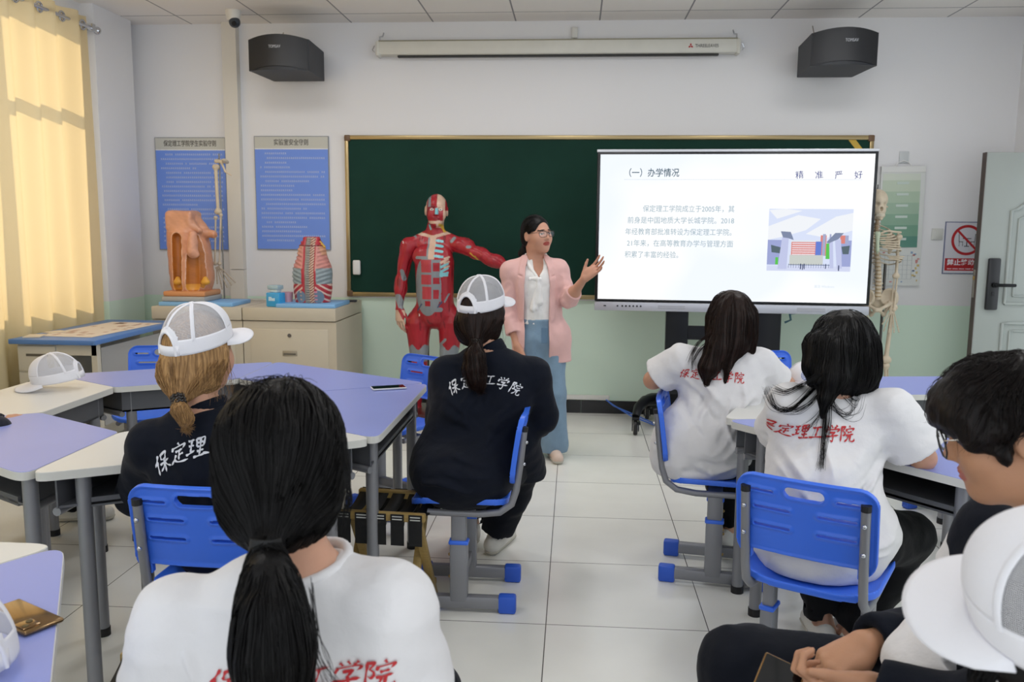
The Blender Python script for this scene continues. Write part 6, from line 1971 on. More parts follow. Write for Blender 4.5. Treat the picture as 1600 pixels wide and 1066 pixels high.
def student_left_edge():
    J = dict(head=np.array((-2.78, 3.20, 1.16)), hR=az(80), neck=np.array((-2.83, 3.20, 1.01)), torso=frame((1, .1, 0), (.12, 0, 1)))
    J['shL'], J['shR'] = np.array((-2.83, 3.38, .955)), np.array((-2.80, 3.02, .955))
    J['elL'], J['elR'] = np.array((-2.78, 3.50, .76)), np.array((-2.36, 2.90, .81))
    J['wrL'], J['wrR'] = np.array((-2.62, 3.44, .62)), np.array(P(10, 668, 3.0))
    J['chest'] = np.array((-2.85, 3.20, .80)); J['pelvis'] = np.array((-2.90, 3.22, .54))
    J['hipL'] = np.array((-2.87, 3.32, .53)); J['hipR'] = np.array((-2.87, 3.12, .53))
    J['knL'] = np.array((-2.50, 3.72, .49)); J['anL'] = np.array(P(118, 822, 4.0)); J['anL'][2] = .095
    J['knR'] = np.array((-2.30, 2.98, .49)); J['anR'] = np.array((-2.34, 2.98, .095))
    J['toeL'] = J['anL'] + np.array((.13, .03, -.06)); J['toeR'] = J['anR'] + np.array((.14, 0, -.06))
    def hf(fw, back):
        f = unit(fw); b = np.array(back, float); b = unit(b - f*(b @ f)); return np.stack([np.cross(f, b), f, b], 1)
    J['handR'] = dict(R=hf((-.12, .95, .20), (.3, -.2, .9)), curl=(20, 30, 35, 40, 45)); J['handL'] = dict(R=az(70), curl=(15, 25, 25, 30, 30))
    root = person('person mostly out of frame on the left, dark sleeve resting on lilac desk', (-2.90, 3.22, 0))
    sculpt('body', body_field(J, face=True), .006, skin_m, root, paint=skin_paint(J))
    jk = top_field(J, g=.030, long=True, seed=4, amp=.007); jk = su(.02, jk, ell(P(-8, 668, 2.93), (.060, .05, .045))); sculpt('jacket', jk, .008, cloth('charcoal_knit', '#20222b', noise=.25, nscale=60), root, it=2)
    sculpt('trousers', trousers_field(J, g=.024), .010, black_tr, root, it=2)
    for s in 'LR': shoe('shoe', J['an'+s], J['toe'+s], root)
    ch, hR = np.array(J['head']), J['hR']; G = lambda v: ch + hR @ np.array(v, float)
    hd = sub(su(.03, ell(G((0, -.014, .03)), (.09, .108, .096), hR), ell(G((0, -.05, -.02)), (.08, .06, .08), hR)), ell(G((0, .12, -.05)), (.09, .085, .08), hR), .01)
    sculpt('hair', hd, .007, hair_soft, root)
student_left_edge()
# the seats the last three use
def stool(label, loc, rz):
    t = empty('strap_stool', loc, rz, label, 'stool', 'folding wooden stools with black straps')
    wood = mat('stool_wood', '#a4894f', .5, noise=.15, nscale=30, stretch=(1, 8, 8))
    strap = mat('strap_black', '#0c0c0e', .7, bump=.2, bscale=200)
    for y in (-.14, .14):
        MB().boxx(-.18, .18, y - .016, y + .016, .385, .415, .005).build('seat_bar', wood, t, smooth=30)
    for x in (-.13, .13):
        for y0, y1 in ((-.14, .14), (.14, -.14)):
            xo = x + (.016 if y0 < 0 else -.016)
            d = Vector((0, y1 - y0, -.40)); a = Vector((xo, y0, .40))
            MB().box((0, 0, 0), (.026, .034, d.length), .004, M=Matrix.Translation(a + d/2) @ d.to_track_quat('Z', 'X').to_matrix().to_4x4()).build('leg', wood, t, smooth=30)
    MB().boxx(-.16, .16, -.135, -.11, .05, .075, .003).build('foot_bar', wood, t); MB().boxx(-.16, .16, .11, .135, .05, .075, .003).build('foot_bar', wood, t)
    for k in range(5):
        x = -.145 + k*.0725
        pts = []
        sp_ = MB(); n = 14; vs = []
        for i in range(n + 1):
            u = i/n; y = -.162 + .324*u; z = .419 - .035*math.sin(PI*u)
            if i == 0: y, z = -.160, .375
            if i == n: y, z = .160, .375
            vs.append([sp_.bm.verts.new((x - .027, y, z)), sp_.bm.verts.new((x + .027, y, z))])
        for A_, B_ in zip(vs, vs[1:]): sp_.bm.faces.new((A_[0], A_[1], B_[1], B_[0]))
        o = sp_.build('strap', strap, t, smooth=60); md = o.modifiers.new('thick', 'SOLIDIFY'); md.thickness = .004
        MB().boxx(x - .027, x + .027, -.163, -.159, .30, .415, .001).build('strap_loop', strap, t); MB().boxx(x - .027, x + .027, .159, .163, .32, .415, .001).build('strap_loop', strap, t)
        MB().boxx(x - .02, x + .02, -.1645, -.1625, .395, .399).boxx(x - .02, x + .02, -.1645, -.1625, .405, .409).build('stitching', mat('thread_white', '#c9c9c4', .7), t)
    return t
stool('empty wooden stool with black straps standing between the lilac desk and navy-jacket student', Vector((-.70, 3.17, 0)), math.radians(-4))
for o in list(SC.objects):
    if o.type == 'EMPTY' and o.name.startswith('strap_stool'): o.location.z = 0; o.scale = (.95, .95, 1.05)
def stool_copy(label, loc, rz):
    src = [o for o in SC.objects if o.name == 'strap_stool'][0]; c = copy_tree(src); c.location = loc; c.rotation_euler = (0, 0, rz); tag(c, label); return c
stool_copy('wooden strap stool under the black-ponytailed student nearest the camera', (-.42, 1.33, .01), 0)
stool_copy('wooden strap stool showing one end beside the nearest white shirt, lower left', (-.93, 1.83, 0), math.radians(8))
place_chair(.93, 1.55, 173, 'blue chair that the man in black-rimmed glasses sits on')
place_chair(.77, .92, 175, 'blue chair under the person whose white cap brim is closest to the camera')
place_chair(-2.93, 3.22, 0, 'blue chair under the person at the left picture edge')
# ------------------------------------------------------------------ teacher
def teacher():
    Y = 5.45
    J = dict(head=P(839, 367, Y - .01), hR=az(138, 4, 3), hs=.98, neck=P(838, 404, Y + .02), torso=frame((.20, -1, 0), (.0, 0, 1)))
    # facing the camera: her right side is on the left of the picture
    J['shR'], J['shL'] = P(799, 422, Y), P(872, 420, Y + .02)
    J['elR'], J['elL'] = P(796, 490, Y - .02), P(889, 468, Y - .05)
    J['wrR'], J['wrL'] = P(808, 540, Y - .10), P(913, 435, Y - .22)
    J['chest'] = np.array(P(842, 450, Y)); J['pelvis'] = np.array(P(846, 528, Y))
    J['hipR'], J['hipL'] = P(829, 532, Y), P(862, 532, Y)
    J['knR'], J['knL'] = P(834, 612, Y - .03), P(864, 615, Y - .02)
    J['anR'], J['anL'] = P(834, 695, Y + .05), P(865, 697, Y)
    J['anR'] = np.array(J['anR']); J['anL'] = np.array(J['anL']); J['anR'][2] = J['anL'][2] = .085
    J['toeR'] = J['anR'] + np.array((-.02, -.14, -.05)); J['toeL'] = J['anL'] + np.array((.03, -.14, -.05))
    def hf(fw, back):
        f = unit(fw); b = np.array(back, float); b = unit(b - f*(b @ f)); return np.stack([np.cross(f, b), f, b], 1)
    Rl = hf((.74, -.12, .66), (.50, .80, -.30))
    if Rl[2, 0] < 0: Rl = Rl @ np.diag((-1, 1, 1))
    J['handL'] = dict(R=Rl, curl=(8, 10, 12, 14, 18), thumb=(38, 12, 8), splay=1.2, s=.95)
    Rr = hf((.30, -.30, -.9), (-.55, -.7, .1))
    J['handR'] = dict(R=Rr, curl=(15, 25, 28, 30, 32), thumb=(20, 25, 8), s=.95)
    root = person('standing teacher in pink blazer and glasses, one open hand raised towards the screen', (J['pelvis'][0], Y, 0))
    sculpt('body', body_field(J, face=True, hands=True, fat=.93), .0038, skin_m, root, paint=skin_paint(J, base='#c2917a', lip='#a0483f'), it=1)
    A = lambda k: np.array(J[k], float)
    up = np.array((0, 0, 1.)); rt = J['torso'][:, 0]; fw = J['torso'][:, 1]
    base = su(.05, ell(A('chest'), (.135, .098, .17), J['torso']), ell(lerp(A('pelvis'), A('chest'), .45), (.122, .095, .16), J['torso']), ell(A('pelvis'), (.158, .115, .12), J['torso']),
              *[cone(A('neck') - up*.035, A('sh'+s) - up*.002, .044, .042) for s in 'LR'], *[cone(lerp(A('chest'), A('sh'+s), .4), A('sh'+s) - up*.03, .065, .042) for s in 'LR'])
    # blouse with V neck
    bl = grow(base, .008)
    bl = disp(bl, lambda p: .0035*folds(p*V3((1.6, 1, .5)), 22, 2) + .002*wob(p, 60, 1), .008)
    vn = lambda q: A('neck') + fw*.10 + rt*q[0] + up*q[1]
    cut = su(.02, cone(vn((0, .05)), vn((0, -.125)), .066, .016), cone(A('neck') + up*.035, A('neck') + up*.2, .058, .062))
    bl = sub(bl, cut, .004)
    bl = isect(bl, plane((0, 0, -1), A('pelvis') + up*.095), .004)
    silk = cloth('blouse_white', '#e4e4e3', rough=.5, noise=.01, sheen=.1)
    bo = sculpt('blouse', bl, .0045, silk, root, it=1)
    # collar bands and pussy-bow
    cx = lambda x, z, d: tuple(A('neck') + rt*x + fw*d + up*z)
    for s in (-1, 1):
        MB().tube([cx(s*.064, .026, -.02), cx(s*.068, .0, .035), cx(s*.054, -.05, .084), cx(s*.014, -.112, .110)], [.008, .011, .013, .012], 10).build('collar_band', silk, bo, smooth=70)
    f = su(.012, *[ell(A('neck') + up*(-.125) + fw*.118 + rt*.004, (.020, .014, .014), J['torso'])],
           cone(cx(.0, -.13, .116), cx(-.006, -.27, .122), .014, .024), cone(cx(.004, -.13, .114), cx(.030, -.31, .118), .012, .026), ell(cx(.034, -.125, .112), (.034, .012, .014), J['torso']))
    f = disp(f, lambda p: .003*wob(p*V3((3, 1, .6)), 50, 2), .005)
    sculpt('neck_bow', f, .004, silk, bo, it=1)
    # jeans
    jf = su(.03, ell(A('pelvis') + up*.0, (.160, .116, .12), J['torso']), ell(lerp(A('pelvis'), A('chest'), .35), (.134, .106, .14), J['torso']), *[cone(A('hip'+s), A('kn'+s), .098, .080) for s in 'LR'], *[cone(A('kn'+s), A('an'+s) + up*.0, .080, .098) for s in 'LR'])
    jf = disp(jf, lambda p: .006*folds(p*V3((1, 1, .35)), 18, 3) + .002*wob(p, 50, 1), .010)
    jf = isect(isect(jf, plane((0, 0, -1), (0, 0, .045)), .003), plane((0, 0, 1), A('pelvis') + up*.13), .003)
    denim = cloth('denim', '#7b95ab', rough=.8, noise=.14, nscale=7, bump=.3, bscale=260)
    jo = sculpt('jeans', jf, .0055, denim, root, it=1)
    MB().boxx(-.02, .02, -.003, .003, -.07, .03, .002).build('fly', cloth('denim_dark', '#64809a'), jo).location = tuple(A('pelvis') + up*.05 + fw*.117)
    # blazer: open shell with lapels and pushed-up sleeves
    pink = cloth('blazer_pink', '#dab0ac', rough=.75, noise=.03, nscale=12, bump=.12, bscale=150)
    outer = su(.05, grow(base, .020), cone(A('pelvis') + rt*.085 + up*.02, A('pelvis') + rt*.085 - up*.155, .095, .100), cone(A('pelvis') - rt*.085 + up*.02, A('pelvis') - rt*.09 - up*.155, .095, .105),
               cone(A('pelvis') - fw*.03, A('pelvis') - fw*.04 - up*.15, .11, .12))
    inner = su(.05, grow(base, .011), cone(A('pelvis') + rt*.085 + up*.02, A('pelvis') + rt*.085 - up*.3, .083, .090), cone(A('pelvis') - rt*.085 + up*.02, A('pelvis') - rt*.09 - up*.3, .083, .094), cone(A('pelvis') - fw*.03, A('pelvis') - fw*.04 - up*.3, .098, .110))
    nk, T32 = V3(A('neck')), np.array(J['torso'], f32)
    zp = float(A('pelvis')[2] - A('neck')[2])
    def open_w(z):      # half width of the opening, by height below the neck
        return np.interp(-z, [0, .05, .16, .30, .45, .62, .75], [.050, .068, .080, .078, .074, .080, .088]).astype(f32)
    def opening(p):
        q = (p - nk) @ T32
        return np.maximum(np.abs(q[:, 0] - .012) - open_w(q[:, 2]), -(q[:, 1]))
    opening.bb = None
    def lapel(p):
        q = (p - nk) @ T32; w = np.abs(q[:, 0] - .012) - open_w(q[:, 2])
        on = np.clip(1 - np.abs(w - .020)/.024, 0, 1) * (q[:, 1] > 0) * np.clip((q[:, 2] + .40)/.06, 0, 1) * np.clip((.03 - q[:, 2])/.03, 0, 1)
        notch = np.exp(-((q[:, 2] + .115 - .35*w)/.006)**2) * (w > .016)
        return np.minimum(on*4, 1)*.007*(1 - notch)
    sh_ = disp(outer, lambda p: lapel(p) + .004*folds(p*V3((1, 1, .5)), 14, 4) + .002*wob(p, 40, 1), .014)
    sh_ = sub(sub(sh_, inner, .002), opening, .003)
    sh_ = isect(sh_, plane((0, 0, -1), A('pelvis') - up*.150), .003)
    sh_ = sub(sh_, cone(A('neck') + up*.045, A('neck') + up*.2, .062, .066), .003)
    sl = []
    for s, t1 in (('R', .62), ('L', .34)):
        a, e, w = A('sh'+s), A('el'+s), A('wr'+s); end = lerp(e, w, t1)
        q = su(.025, cone(a, e, .056, .050), cone(e, end, .052, .050))
        q = disp(q, lambda p: .005*folds(p, 26, 2) + .002*wob(p, 60, 1), .008)
        ax = unit(w - e); q = isect_half(q, end, ax, .09)
        q = su(.006, q, isect(isect(cone(end - ax*.045, end + ax*.02, .051, .052), plane(ax, end), .002), plane(-ax, end - ax*.05), .002))
        q = sub(q, cone(end - ax*.06, end + ax*.1, .036, .040), .003)
        sl.append(q)
    sh_ = su(.02, sh_, *sl)
    bz = sculpt('blazer', sh_, .0042, pink, root, it=1)
    for s in 'LR':
        sv = shoe('shoe', J['an'+s], J['toe'+s], root, mat('flat_beige', '#d8c2b4', .4))
    # hair: drawn back, low tail behind the shoulder
    ch, hR = A('head'), J['hR']; G = lambda v: ch + hR @ (np.array(v, float)*.98)
    tie = G((-.01, -.115, -.055))
    hd = su(.025, ell(G((0, -.018, .036)), (.083, .100, .092), hR), ell(G((0, -.055, -.012)), (.076, .062, .072), hR), cone(G((0, -.08, -.03)), tie, .05, .03))
    hd = sub(hd, ell(G((0, .122, -.002)), (.074, .080, .092), hR), .014)
    for s in (-1, 1):
        hd = sub(hd, ell(G((s*.085, -.010, -.02)), (.020, .024, .034), hR), .006)
        hd = sub(hd, ell(G((s*.085, .05, -.035)), (.035, .05, .06), hR), .01)
    tl = su(.02, cone(tie, tie + hR[:, 1]*-.03 + up*-.06, .030, .038), cone(tie + hR[:, 1]*-.03 + up*-.06, tie + hR[:, 1]*-.01 + up*-.17, .038, .018))
    f = disp(su(.015, hd, tl), lambda p: .0015*wob(p*V3((1, 1, .3)), 110, 4), .004)
    hm = sculpt('hair', f, .004, hair_black, root, it=1)
    st = surf_points(f, (G((-.1, -.14, -.05)) - .03, G((.1, .1, .13)) + .03), 300, 2)
    strands_mesh('hair_strands', streams(f, st, lambda p: (V3(tie) - p), 10, .009, .0008), .0007, hair_black, hm)
    glasses(root, J, mat('rim_black', '#101012', .3), mat('rim_black', '#101012', .3), w=.033, hgt=.0185, octo=False, yy=.104)
teacher()
# ------------------------------------------------------------------ anatomy models
def C3(h): return np.array(hexc(h)[:3], f32)
def muscle_model():
    Y = 6.30; S = F_PX / Y
    J = dict(head=P(682, 329, Y), hR=az(172, 2, -2), hs=1.02, neck=P(680, 372, Y + .03), torso=frame((.06, -1, 0)))
    J['shR'], J['shL'] = P(638, 385, Y), P(718, 383, Y)
    J['elR'], J['elL'] = P(627, 437, Y + .02), P(757, 400, Y - .12)
    J['wrR'], J['wrL'] = P(624, 482, Y - .04), P(806, 424, Y - .16)
    J['chest'] = np.array(P(679, 408, Y)); J['pelvis'] = np.array(P(680, 486, Y))
    J['hipR'], J['hipL'] = P(657, 498, Y), P(702, 498, Y)
    J['knR'], J['knL'] = P(655, 572, Y - .02), P(700, 572, Y - .02)
    J['anR'], J['anL'] = P(651, 634, Y + .03), P(704, 634, Y + .03)
    J['toeR'] = np.array(J['anR']) + np.array((-.04, -.14, -.06)); J['toeL'] = np.array(J['anL']) + np.array((.04, -.14, -.06))
    def hf(fw, back):
        f = unit(fw); b = np.array(back, float); b = unit(b - f*(b @ f)); return np.stack([np.cross(f, b), f, b], 1)
    Rr = hf((.05, -.15, -1), (-.5, -.85, 0)); J['handR'] = dict(R=Rr if Rr[0, 0] > 0 else Rr @ np.diag((-1, 1, 1)), curl=(12, 18, 20, 24, 28), thumb=(30, 10, 10))
    A = lambda k: np.array(J[k], float); up = np.array((0, 0, 1.)); rt = np.array((1, .06, 0)); fw = np.array((.06, -1, 0))
    f = body_field(J, face=True, fat=1.08)
    B_ = [ell(A('chest') - rt*.072 + up*.035 + fw*.066, (.085, .058, .080)), ell(A('chest') + rt*.060 + up*.02 + fw*.045, (.07, .045, .095)),
          ell(A('shR') + np.array((-.005, 0, -.02)), (.058, .06, .085)), ell(A('shL') + np.array((.03, -.02, .0)), (.085, .06, .058)),
          ell(lerp(A('shL'), A('elL'), .75) + np.array((0, 0, -.0)), (.075, .045, .048)), ell(lerp(A('elL'), A('wrL'), .3), (.08, .045, .045)),
          ell(lerp(A('shR'), A('elR'), .6), (.045, .05, .09)), ell(lerp(A('elR'), A('wrR'), .25), (.046, .045, .08)),
          cone(A('chest') - up*.02, A('pelvis'), .145, .135), ell(A('pelvis') + up*.07 + fw*.03, (.12, .10, .17))]
    for s in 'RL':
        B_ += [cone(A('neck') + up*.045, A('sh'+s) + up*.006, .042, .046), cone(A('neck') - up*.02, A('neck') + up*.07, .060, .056)]
        k = -1 if s == 'R' else 1
        B_ += [cone(lerp(A('hip'+s), A('kn'+s), .1) + rt*.02*k, lerp(A('hip'+s), A('kn'+s), .7) + rt*.012*k, .092, .064), ell(lerp(A('hip'+s), A('kn'+s), .75) - rt*.02*k + fw*.02, (.036, .045, .07)),
               ell(lerp(A('kn'+s), A('an'+s), .3) + rt*.014*k, (.05, .06, .11))]
    f = su(.022, f, *B_)
    # muscle grooves running down limbs and trunk
    segs = []
    for a, b in ((A('shR'), A('elR')), (A('elR'), A('wrR')), (A('shL'), A('elL')), (A('elL'), A('wrL')), (A('hipR'), A('knR')), (A('hipL'), A('knL')), (A('knR'), A('anR')), (A('knL'), A('anL'))): segs.append((a, b))
    def groove(p):
        g = 0
        for i, (a, b) in enumerate(segs):
            ba = V3(b - a); L = float(np.linalg.norm(ba)); ax = ba/L; q = p - V3(a); h = (q @ ax)/L
            r = q - (q @ ax)[:, None]*ax; u = V3(unit(np.cross(ax, (.2, 1, .1)))); v = np.cross(ax, u).astype(f32)
            an = np.arctan2(r @ u, r @ v); rad = np.sqrt((r*r).sum(1))
            m = (h > -.05) & (h < 1.0) & (rad < .11)
            g = g + np.where(m, .0034*np.maximum(0, np.cos(5*an + 2.2*h + i))**6, 0)
        return -g + .0010*wob(p*V3((1, 1, .3)), 120, 2)
    f = disp(f, groove, .008)
    c0, Sx = V3((P(683, 353, Y).x, 0, 0)), S
    y0 = 353.0; z0 = float(P(683, 353, Y).z)
    RED, DRK, GRY, TAN, CYN, YEL = C3('#a01f2b'), C3('#7d1420'), C3('#80878c'), C3('#cfae98'), C3('#7fc3cc'), C3('#c9a23a')
    def paint(V):
        x = 683 + (V[:, 0] - c0[0])*Sx; y = y0 + (z0 - V[:, 2])*Sx; front = V[:, 1] < Y + .02
        n = wob(V*V3((1, 1, .25)), 160, 3)[:, None]*.10 + wob(V, 20, 1)[:, None]*.06
        C = RED*(1 + n)
        C[wob(V*V3((1, 1, .22)), 70, 5) < -.75] = DRK
        def box(x0, x1, yy0, yy1, c, m=None):
            k = (x > x0) & (x < x1) & (y > yy0) & (y < yy1) & front
            if m is not None: k &= m
            C[k] = c
        def line(xa, ya, xb, yb, w, c):
            dx, dy = xb - xa, yb - ya; t = np.clip(((x - xa)*dx + (y - ya)*dy)/(dx*dx + dy*dy), 0, 1)
            k = ((x - xa - t*dx)**2 + (y - ya - t*dy)**2 < w*w) & front; C[k] = c
        # belly sheath with red blocks
        k = front & (((x - 672)/21.5)**2 + ((y - 446)/46)**2 < 1) & (y > 401) & (x > 645); C[k] = GRY
        k = front & (x > 682) & (x < 693) & (y > 405) & (y < 470); C[k] = GRY
        for yy0, yy1, w in ((405, 424, 0), (428, 443, 0), (447, 466, 1.5)):
            box(662 + w, 678, yy0, yy1, C3('#b03a45')*1.0); box(681, 691 - w, yy0 + 4, yy1 - 1, RED)
        box(668, 677, 469, 477, RED); line(679.5, 404, 679.5, 480, 1.2, GRY)
        line(664, 482, 692, 482, 3.5, GRY)
        # chest
        line(672, 369, 640, 361, 2.4, TAN); line(682, 369, 703, 363, 2.4, TAN)
        box(673.5, 682.5, 368, 404, TAN); line(671.5, 372, 672, 402, 1.4, GRY); line(640, 364, 650, 370, 1.6, GRY)
        line(655, 402, 671, 402, 2, GRY)
        for i, yy in enumerate((375.5, 383, 391, 399)): line(684, yy, 692.5 + i*.6, yy + 1.6, 2.0, CYN)
        for i, yy in enumerate((405, 412, 419, 426)): line(693.5, yy + 4, 702, yy - 1, 1.9, CYN if i else TAN); 
        for i, yy in enumerate((403, 410, 417)): line(698, yy, 704, yy - 2, 1.4, TAN)
        box(691, 703, 424, 431, CYN)
        # joints
        line(628, 424, 631, 436, 3.4, GRY); line(622, 465, 628, 478, 5.5, GRY); line(640, 448, 636, 466, 2.0, GRY); line(707, 377, 711, 372, 2.6, GRY)
        line(733, 385, 737, 385, 2.4, GRY); line(738, 394, 752, 406, 1.0, YEL); line(746, 399, 756, 410, .8, YEL)
        k = (y > 485) & (x < 634); C[k] = TAN*(1 + n[k]*.5); line(625, 484, 632, 497, 2.5, RED)
        for kx in (655, 702):
            k = front & (np.abs(x - kx) < 16) & (y > 543 + 4*np.cos((x - kx)*.32)) & (y < 566); C[k] = GRY
        line(641, 470, 640, 478, 1.8, GRY); line(698, 470, 704, 458, 1.2, GRY); line(688, 540, 698, 530, 2, GRY)
        line(655, 484, 662, 474, 1.1, C3('#3b4a6a')); line(688, 478, 694, 470, 1.1, C3('#3b4a6a'))
        # head and neck
        q = ((V - V3(J['head'])) @ np.array(J['hR'], f32))/1.02; hx, hy, hz = -q[:, 0], q[:, 1], q[:, 2]     # hx + to the right of the picture
        hd = (y < 356) & (np.abs(x - 682) < 24)
        k = hd & (hx > .004); C[k] = TAN*(1 + n[k]*.4)
        k = hd & (hx > .062) & (hz > .0); C[k] = RED
        k = hd & (hx < -.040) & (hx > -.060) & (hz > .02); C[k] = GRY
        k = hd & (hx < -.068); C[k] = TAN
        k = hd & (hy > .05) & (hz < .0) & (hz > -.075) & (np.abs(hx) < .05); C[k] = RED*.95
        k = hd & (hz < -.078) & (hz > -.10) & (hy > .03); C[k] = TAN
        k = hd & (np.abs(hx - .004) < .013) & (hz < .012) & (hz > -.034) & (hy > .088); C[k] = CYN*.9
        k = hd & (((np.abs(hx) - .0)/.022)**2 + ((hz + .062)/.010)**2 < 1) & (hy > .08); C[k] = C3('#8c1d2a')
        for s in (-1, 1):
            e = hd & (hy > .06) & ((hx - s*.031)**2/.00020 + (hz - .002)**2/.00006 < 1); C[e] = C3('#e8e0d8')
            e = hd & (hy > .06) & ((hx - s*.031)**2 + (hz - .002)**2 < .0048**2); C[e] = C3('#2a1a18')
        line(690, 352, 695, 361, 2.2, YEL); line(672, 352, 674, 358, 1.6, CYN*.8)
        return C
    base = P(683, 660, 6.33)
    root = empty('muscle_model', (float(base.x), 6.33, 0), 0, 'life-size red muscle anatomy figure with one arm stretched out, before the chalkboard', 'anatomy model')
    mm = mat('model_paint', '#a01f2b', .34, attr='paint', bump=.1, bscale=160, spec=.5)
    sculpt('figure', f, .0042, mm, root, paint=paint, it=0)
    pole = P(668, 540, Y + .03)
    MB().cyl((pole.x, Y + .03, .10), (pole.x, Y + .03, .98), .013).build('pole', mat('pole_steel', '#5d5b58', .3, .9), root, smooth=60)
    wood = mat('base_mahogany', '#4a1f1c', .3)
    MB().boxx(base.x - .27, base.x + .20, 6.08, 6.50, .04, .125, .012).build('base', wood, root, smooth=40)
    wh_ = MB()
    for sx_ in (-.22, .15):
        for sy in (6.13, 6.45): wh_.sph((base.x + sx_, sy, .022), .022, 12)
    wh_.build('castors', rub, root)
    t1 = MB()
    for (x, y) in ((633, 379), (660, 492), (679.5, 493)):
        o = text_obj('number_mark', '2' if y != 493 else '1', .022, mat('number_white', '#d9cfc6', .6), face_cam(P(x, y, 6.3).x, Y - (.075 if y < 400 else .125), P(x, y, 6.2).z), root, bold=.0008)
    t1.bm.free()
    Mx = Matrix.Translation(-Vector(root.location))
    bpy.context.view_layer.update()
    for ch in root.children: ch.matrix_local = Mx @ ch.matrix_local
muscle_model()

bone = mat('bone_plastic', '#cdbfa8', .5, noise=.08, nscale=25, spec=.3)
bone_tip = mat('cartilage_tan', '#b59a70', .5)
def long_bone(a, b, r, r1=None, knob=1.7):
    a, b = np.array(a, float), np.array(b, float); r1 = r1 or r; d = unit(b - a); u = unit(np.cross(d, (.1, 1, .2)))
    return su(.012, cone(a, b, r, r1), ell(a + u*r*.6, (r*knob,)*3), ell(a - u*r*.6, (r*knob*.85,)*3), ell(b + u*r1*.7, (r1*knob,)*3), ell(b - u*r1*.7, (r1*knob,)*3))
def bony_hand(w, fw, side, s=1.0):
    """small bones of a hand"""
    f = unit(fw); u = unit(np.cross(f, (0, 1, 0))) * side; E = []
    w = np.array(w, float)
    for i in range(3):
        for j in range(2): E.append(ell(w + u*(i - 1)*.014*s + f*(.008 + .014*j)*s, (.009*s,)*3))
    for k in range(5):
        sp = (k - 2)*.17; d = unit(f + u*sp*1.2); p = w + u*(k - 2)*.011*s + f*.03*s
        Ls = (.06, .038, .024, .016) if k else (.04, .03, .022)
        for L in Ls: q = p + d*L*s; E.append(cone(p, q, .0048*s, .0042*s)); E.append(ell(q, (.0056*s,)*3)); p = q + d*.003
    return su(.003, *E)
def skeleton():
    Y = 6.42; S = F_PX / Y
    X = lambda x, y, d=0.0: np.array(P(x, y, Y + d))
    cx = 1371
    root = empty('skeleton_model', (float(X(cx, 600)[0]), Y, 0), 0, 'pale human skeleton model half hidden behind the right edge of the screen', 'anatomy model')
    sk = X(1370, 317)
    F = az(176)
    s_ = sub(su(.02, ell(sk + (0, 0, .022), (.072, .088, .076)), ell(sk + F @ np.array((0, .045, -.045)), (.048, .045, .045)), ell(sk + F @ np.array((0, .06, -.065)), (.034, .03, .03))),
             su(0, *[ell(sk + F @ np.array((s*.030, .088, -.012)), (.019, .03, .016)) for s in (-1, 1)], ell(sk + F @ np.array((0, .09, -.045)), (.011, .03, .016))), .006)
    for s in (-1, 1): s_ = su(.008, s_, cone(sk + F @ np.array((s*.058, .045, -.03)), sk + F @ np.array((s*.066, -.005, -.025)), .007, .006))
    sculpt('skull', s_, .0038, bone, root)
    jw = su(.008, *[cone(sk + F @ np.array((s*.055, .0, -.045)), sk + F @ np.array((s*.045, .02, -.092)), .010, .011) for s in (-1, 1)], *[cone(sk + F @ np.array((s*.045, .02, -.092)), sk + F @ np.array((0, .082, -.112)), .012, .014) for s in (-1, 1)])
    jo = sculpt('jaw', jw, .0038, bone, root)
    tm = MB()
    for k in range(12):
        a = (k - 5.5)/5.5*.9
        for z in (-.083, -.094): tm.box(tuple(sk + F @ np.array((.034*math.sin(a), .052 + .034*math.cos(a), z))), (.0065, .006, .009), .0015)
    tm.build('teeth', mat('teeth_ivory', '#d8d0bd', .4), jo)
    # spine
    top, bot = X(1371, 343, .03), X(1371, 466, .03)
    dk = MB()
    n = 22
    for k in range(n):
        t = k/(n - 1); r = .014 + .011*t; c = lerp(top, bot, t) + np.array((0, .025*math.sin(t*PI*2), 0)); h = (top[2] - bot[2])/n
        v = MB().cyl(c - np.array((0, 0, h*.36)), c + np.array((0, 0, h*.36)), r, r*.95, seg=14).box(tuple(c + np.array((0, .03, -.004))), (.008, .035, .010), .002).box(tuple(c + np.array((0, .014, 0))), (.06 if k < 17 else .075, .012, .008), .003)
        v.build('vertebra', bone if k > 6 else mat('bone_neck', '#b39a7f', .5), root, smooth=50)
        if k < n - 1: dk.cyl(c - np.array((0, 0, h*.36)), c - np.array((0, 0, h*.64)), r*.93, seg=14)
    dk.build('spinal_discs', bone_tip, root, smooth=50)
    st = su(.01, cone(X(1371, 366, -.10), X(1371, 372, -.11), .022, .014), cone(X(1371, 372, -.11), X(1371, 391, -.13), .013, .013), cone(X(1371, 391, -.13), X(1371, 397, -.12), .010, .004))
    sculpt('sternum', st, .004, mat('sternum_pale', '#bcc9ae', .5), root)
    for i in range(10):
        ys = 352 + i*6.4; t = i/9
        wdt = .075 + .075*math.sin(min(1, (i + 1)/7)*PI/2) - (.03*max(0, i - 7)/2)
        for s in (-1, 1):
            a = X(1371, ys, .05); pts = [a + np.array((s*.015, 0, 0))]
            fx = (368 + i*3.2 if i < 7 else 392 + (i - 7)*2)
            e = X(1371, fx + (0 if i < 7 else 8), -.11 + (0.0 if i < 7 else .05)) + np.array((s*(.016 + (.03 if i >= 7 else 0) + max(0, i-3)*.006), 0, 0))
            mid1 = a + np.array((s*wdt*.75, .02, -.018)); mid2 = lerp(a, e, .45) + np.array((s*wdt, -.0, -.012)); mid3 = lerp(a, e, .8) + np.array((s*wdt*.72, -.02, -.006))
            c = crom([pts[0], mid1, mid2, mid3, e], 6)
            MB().tube([tuple(p) for p in c], .0048, 7).build('rib', bone, root, smooth=70)
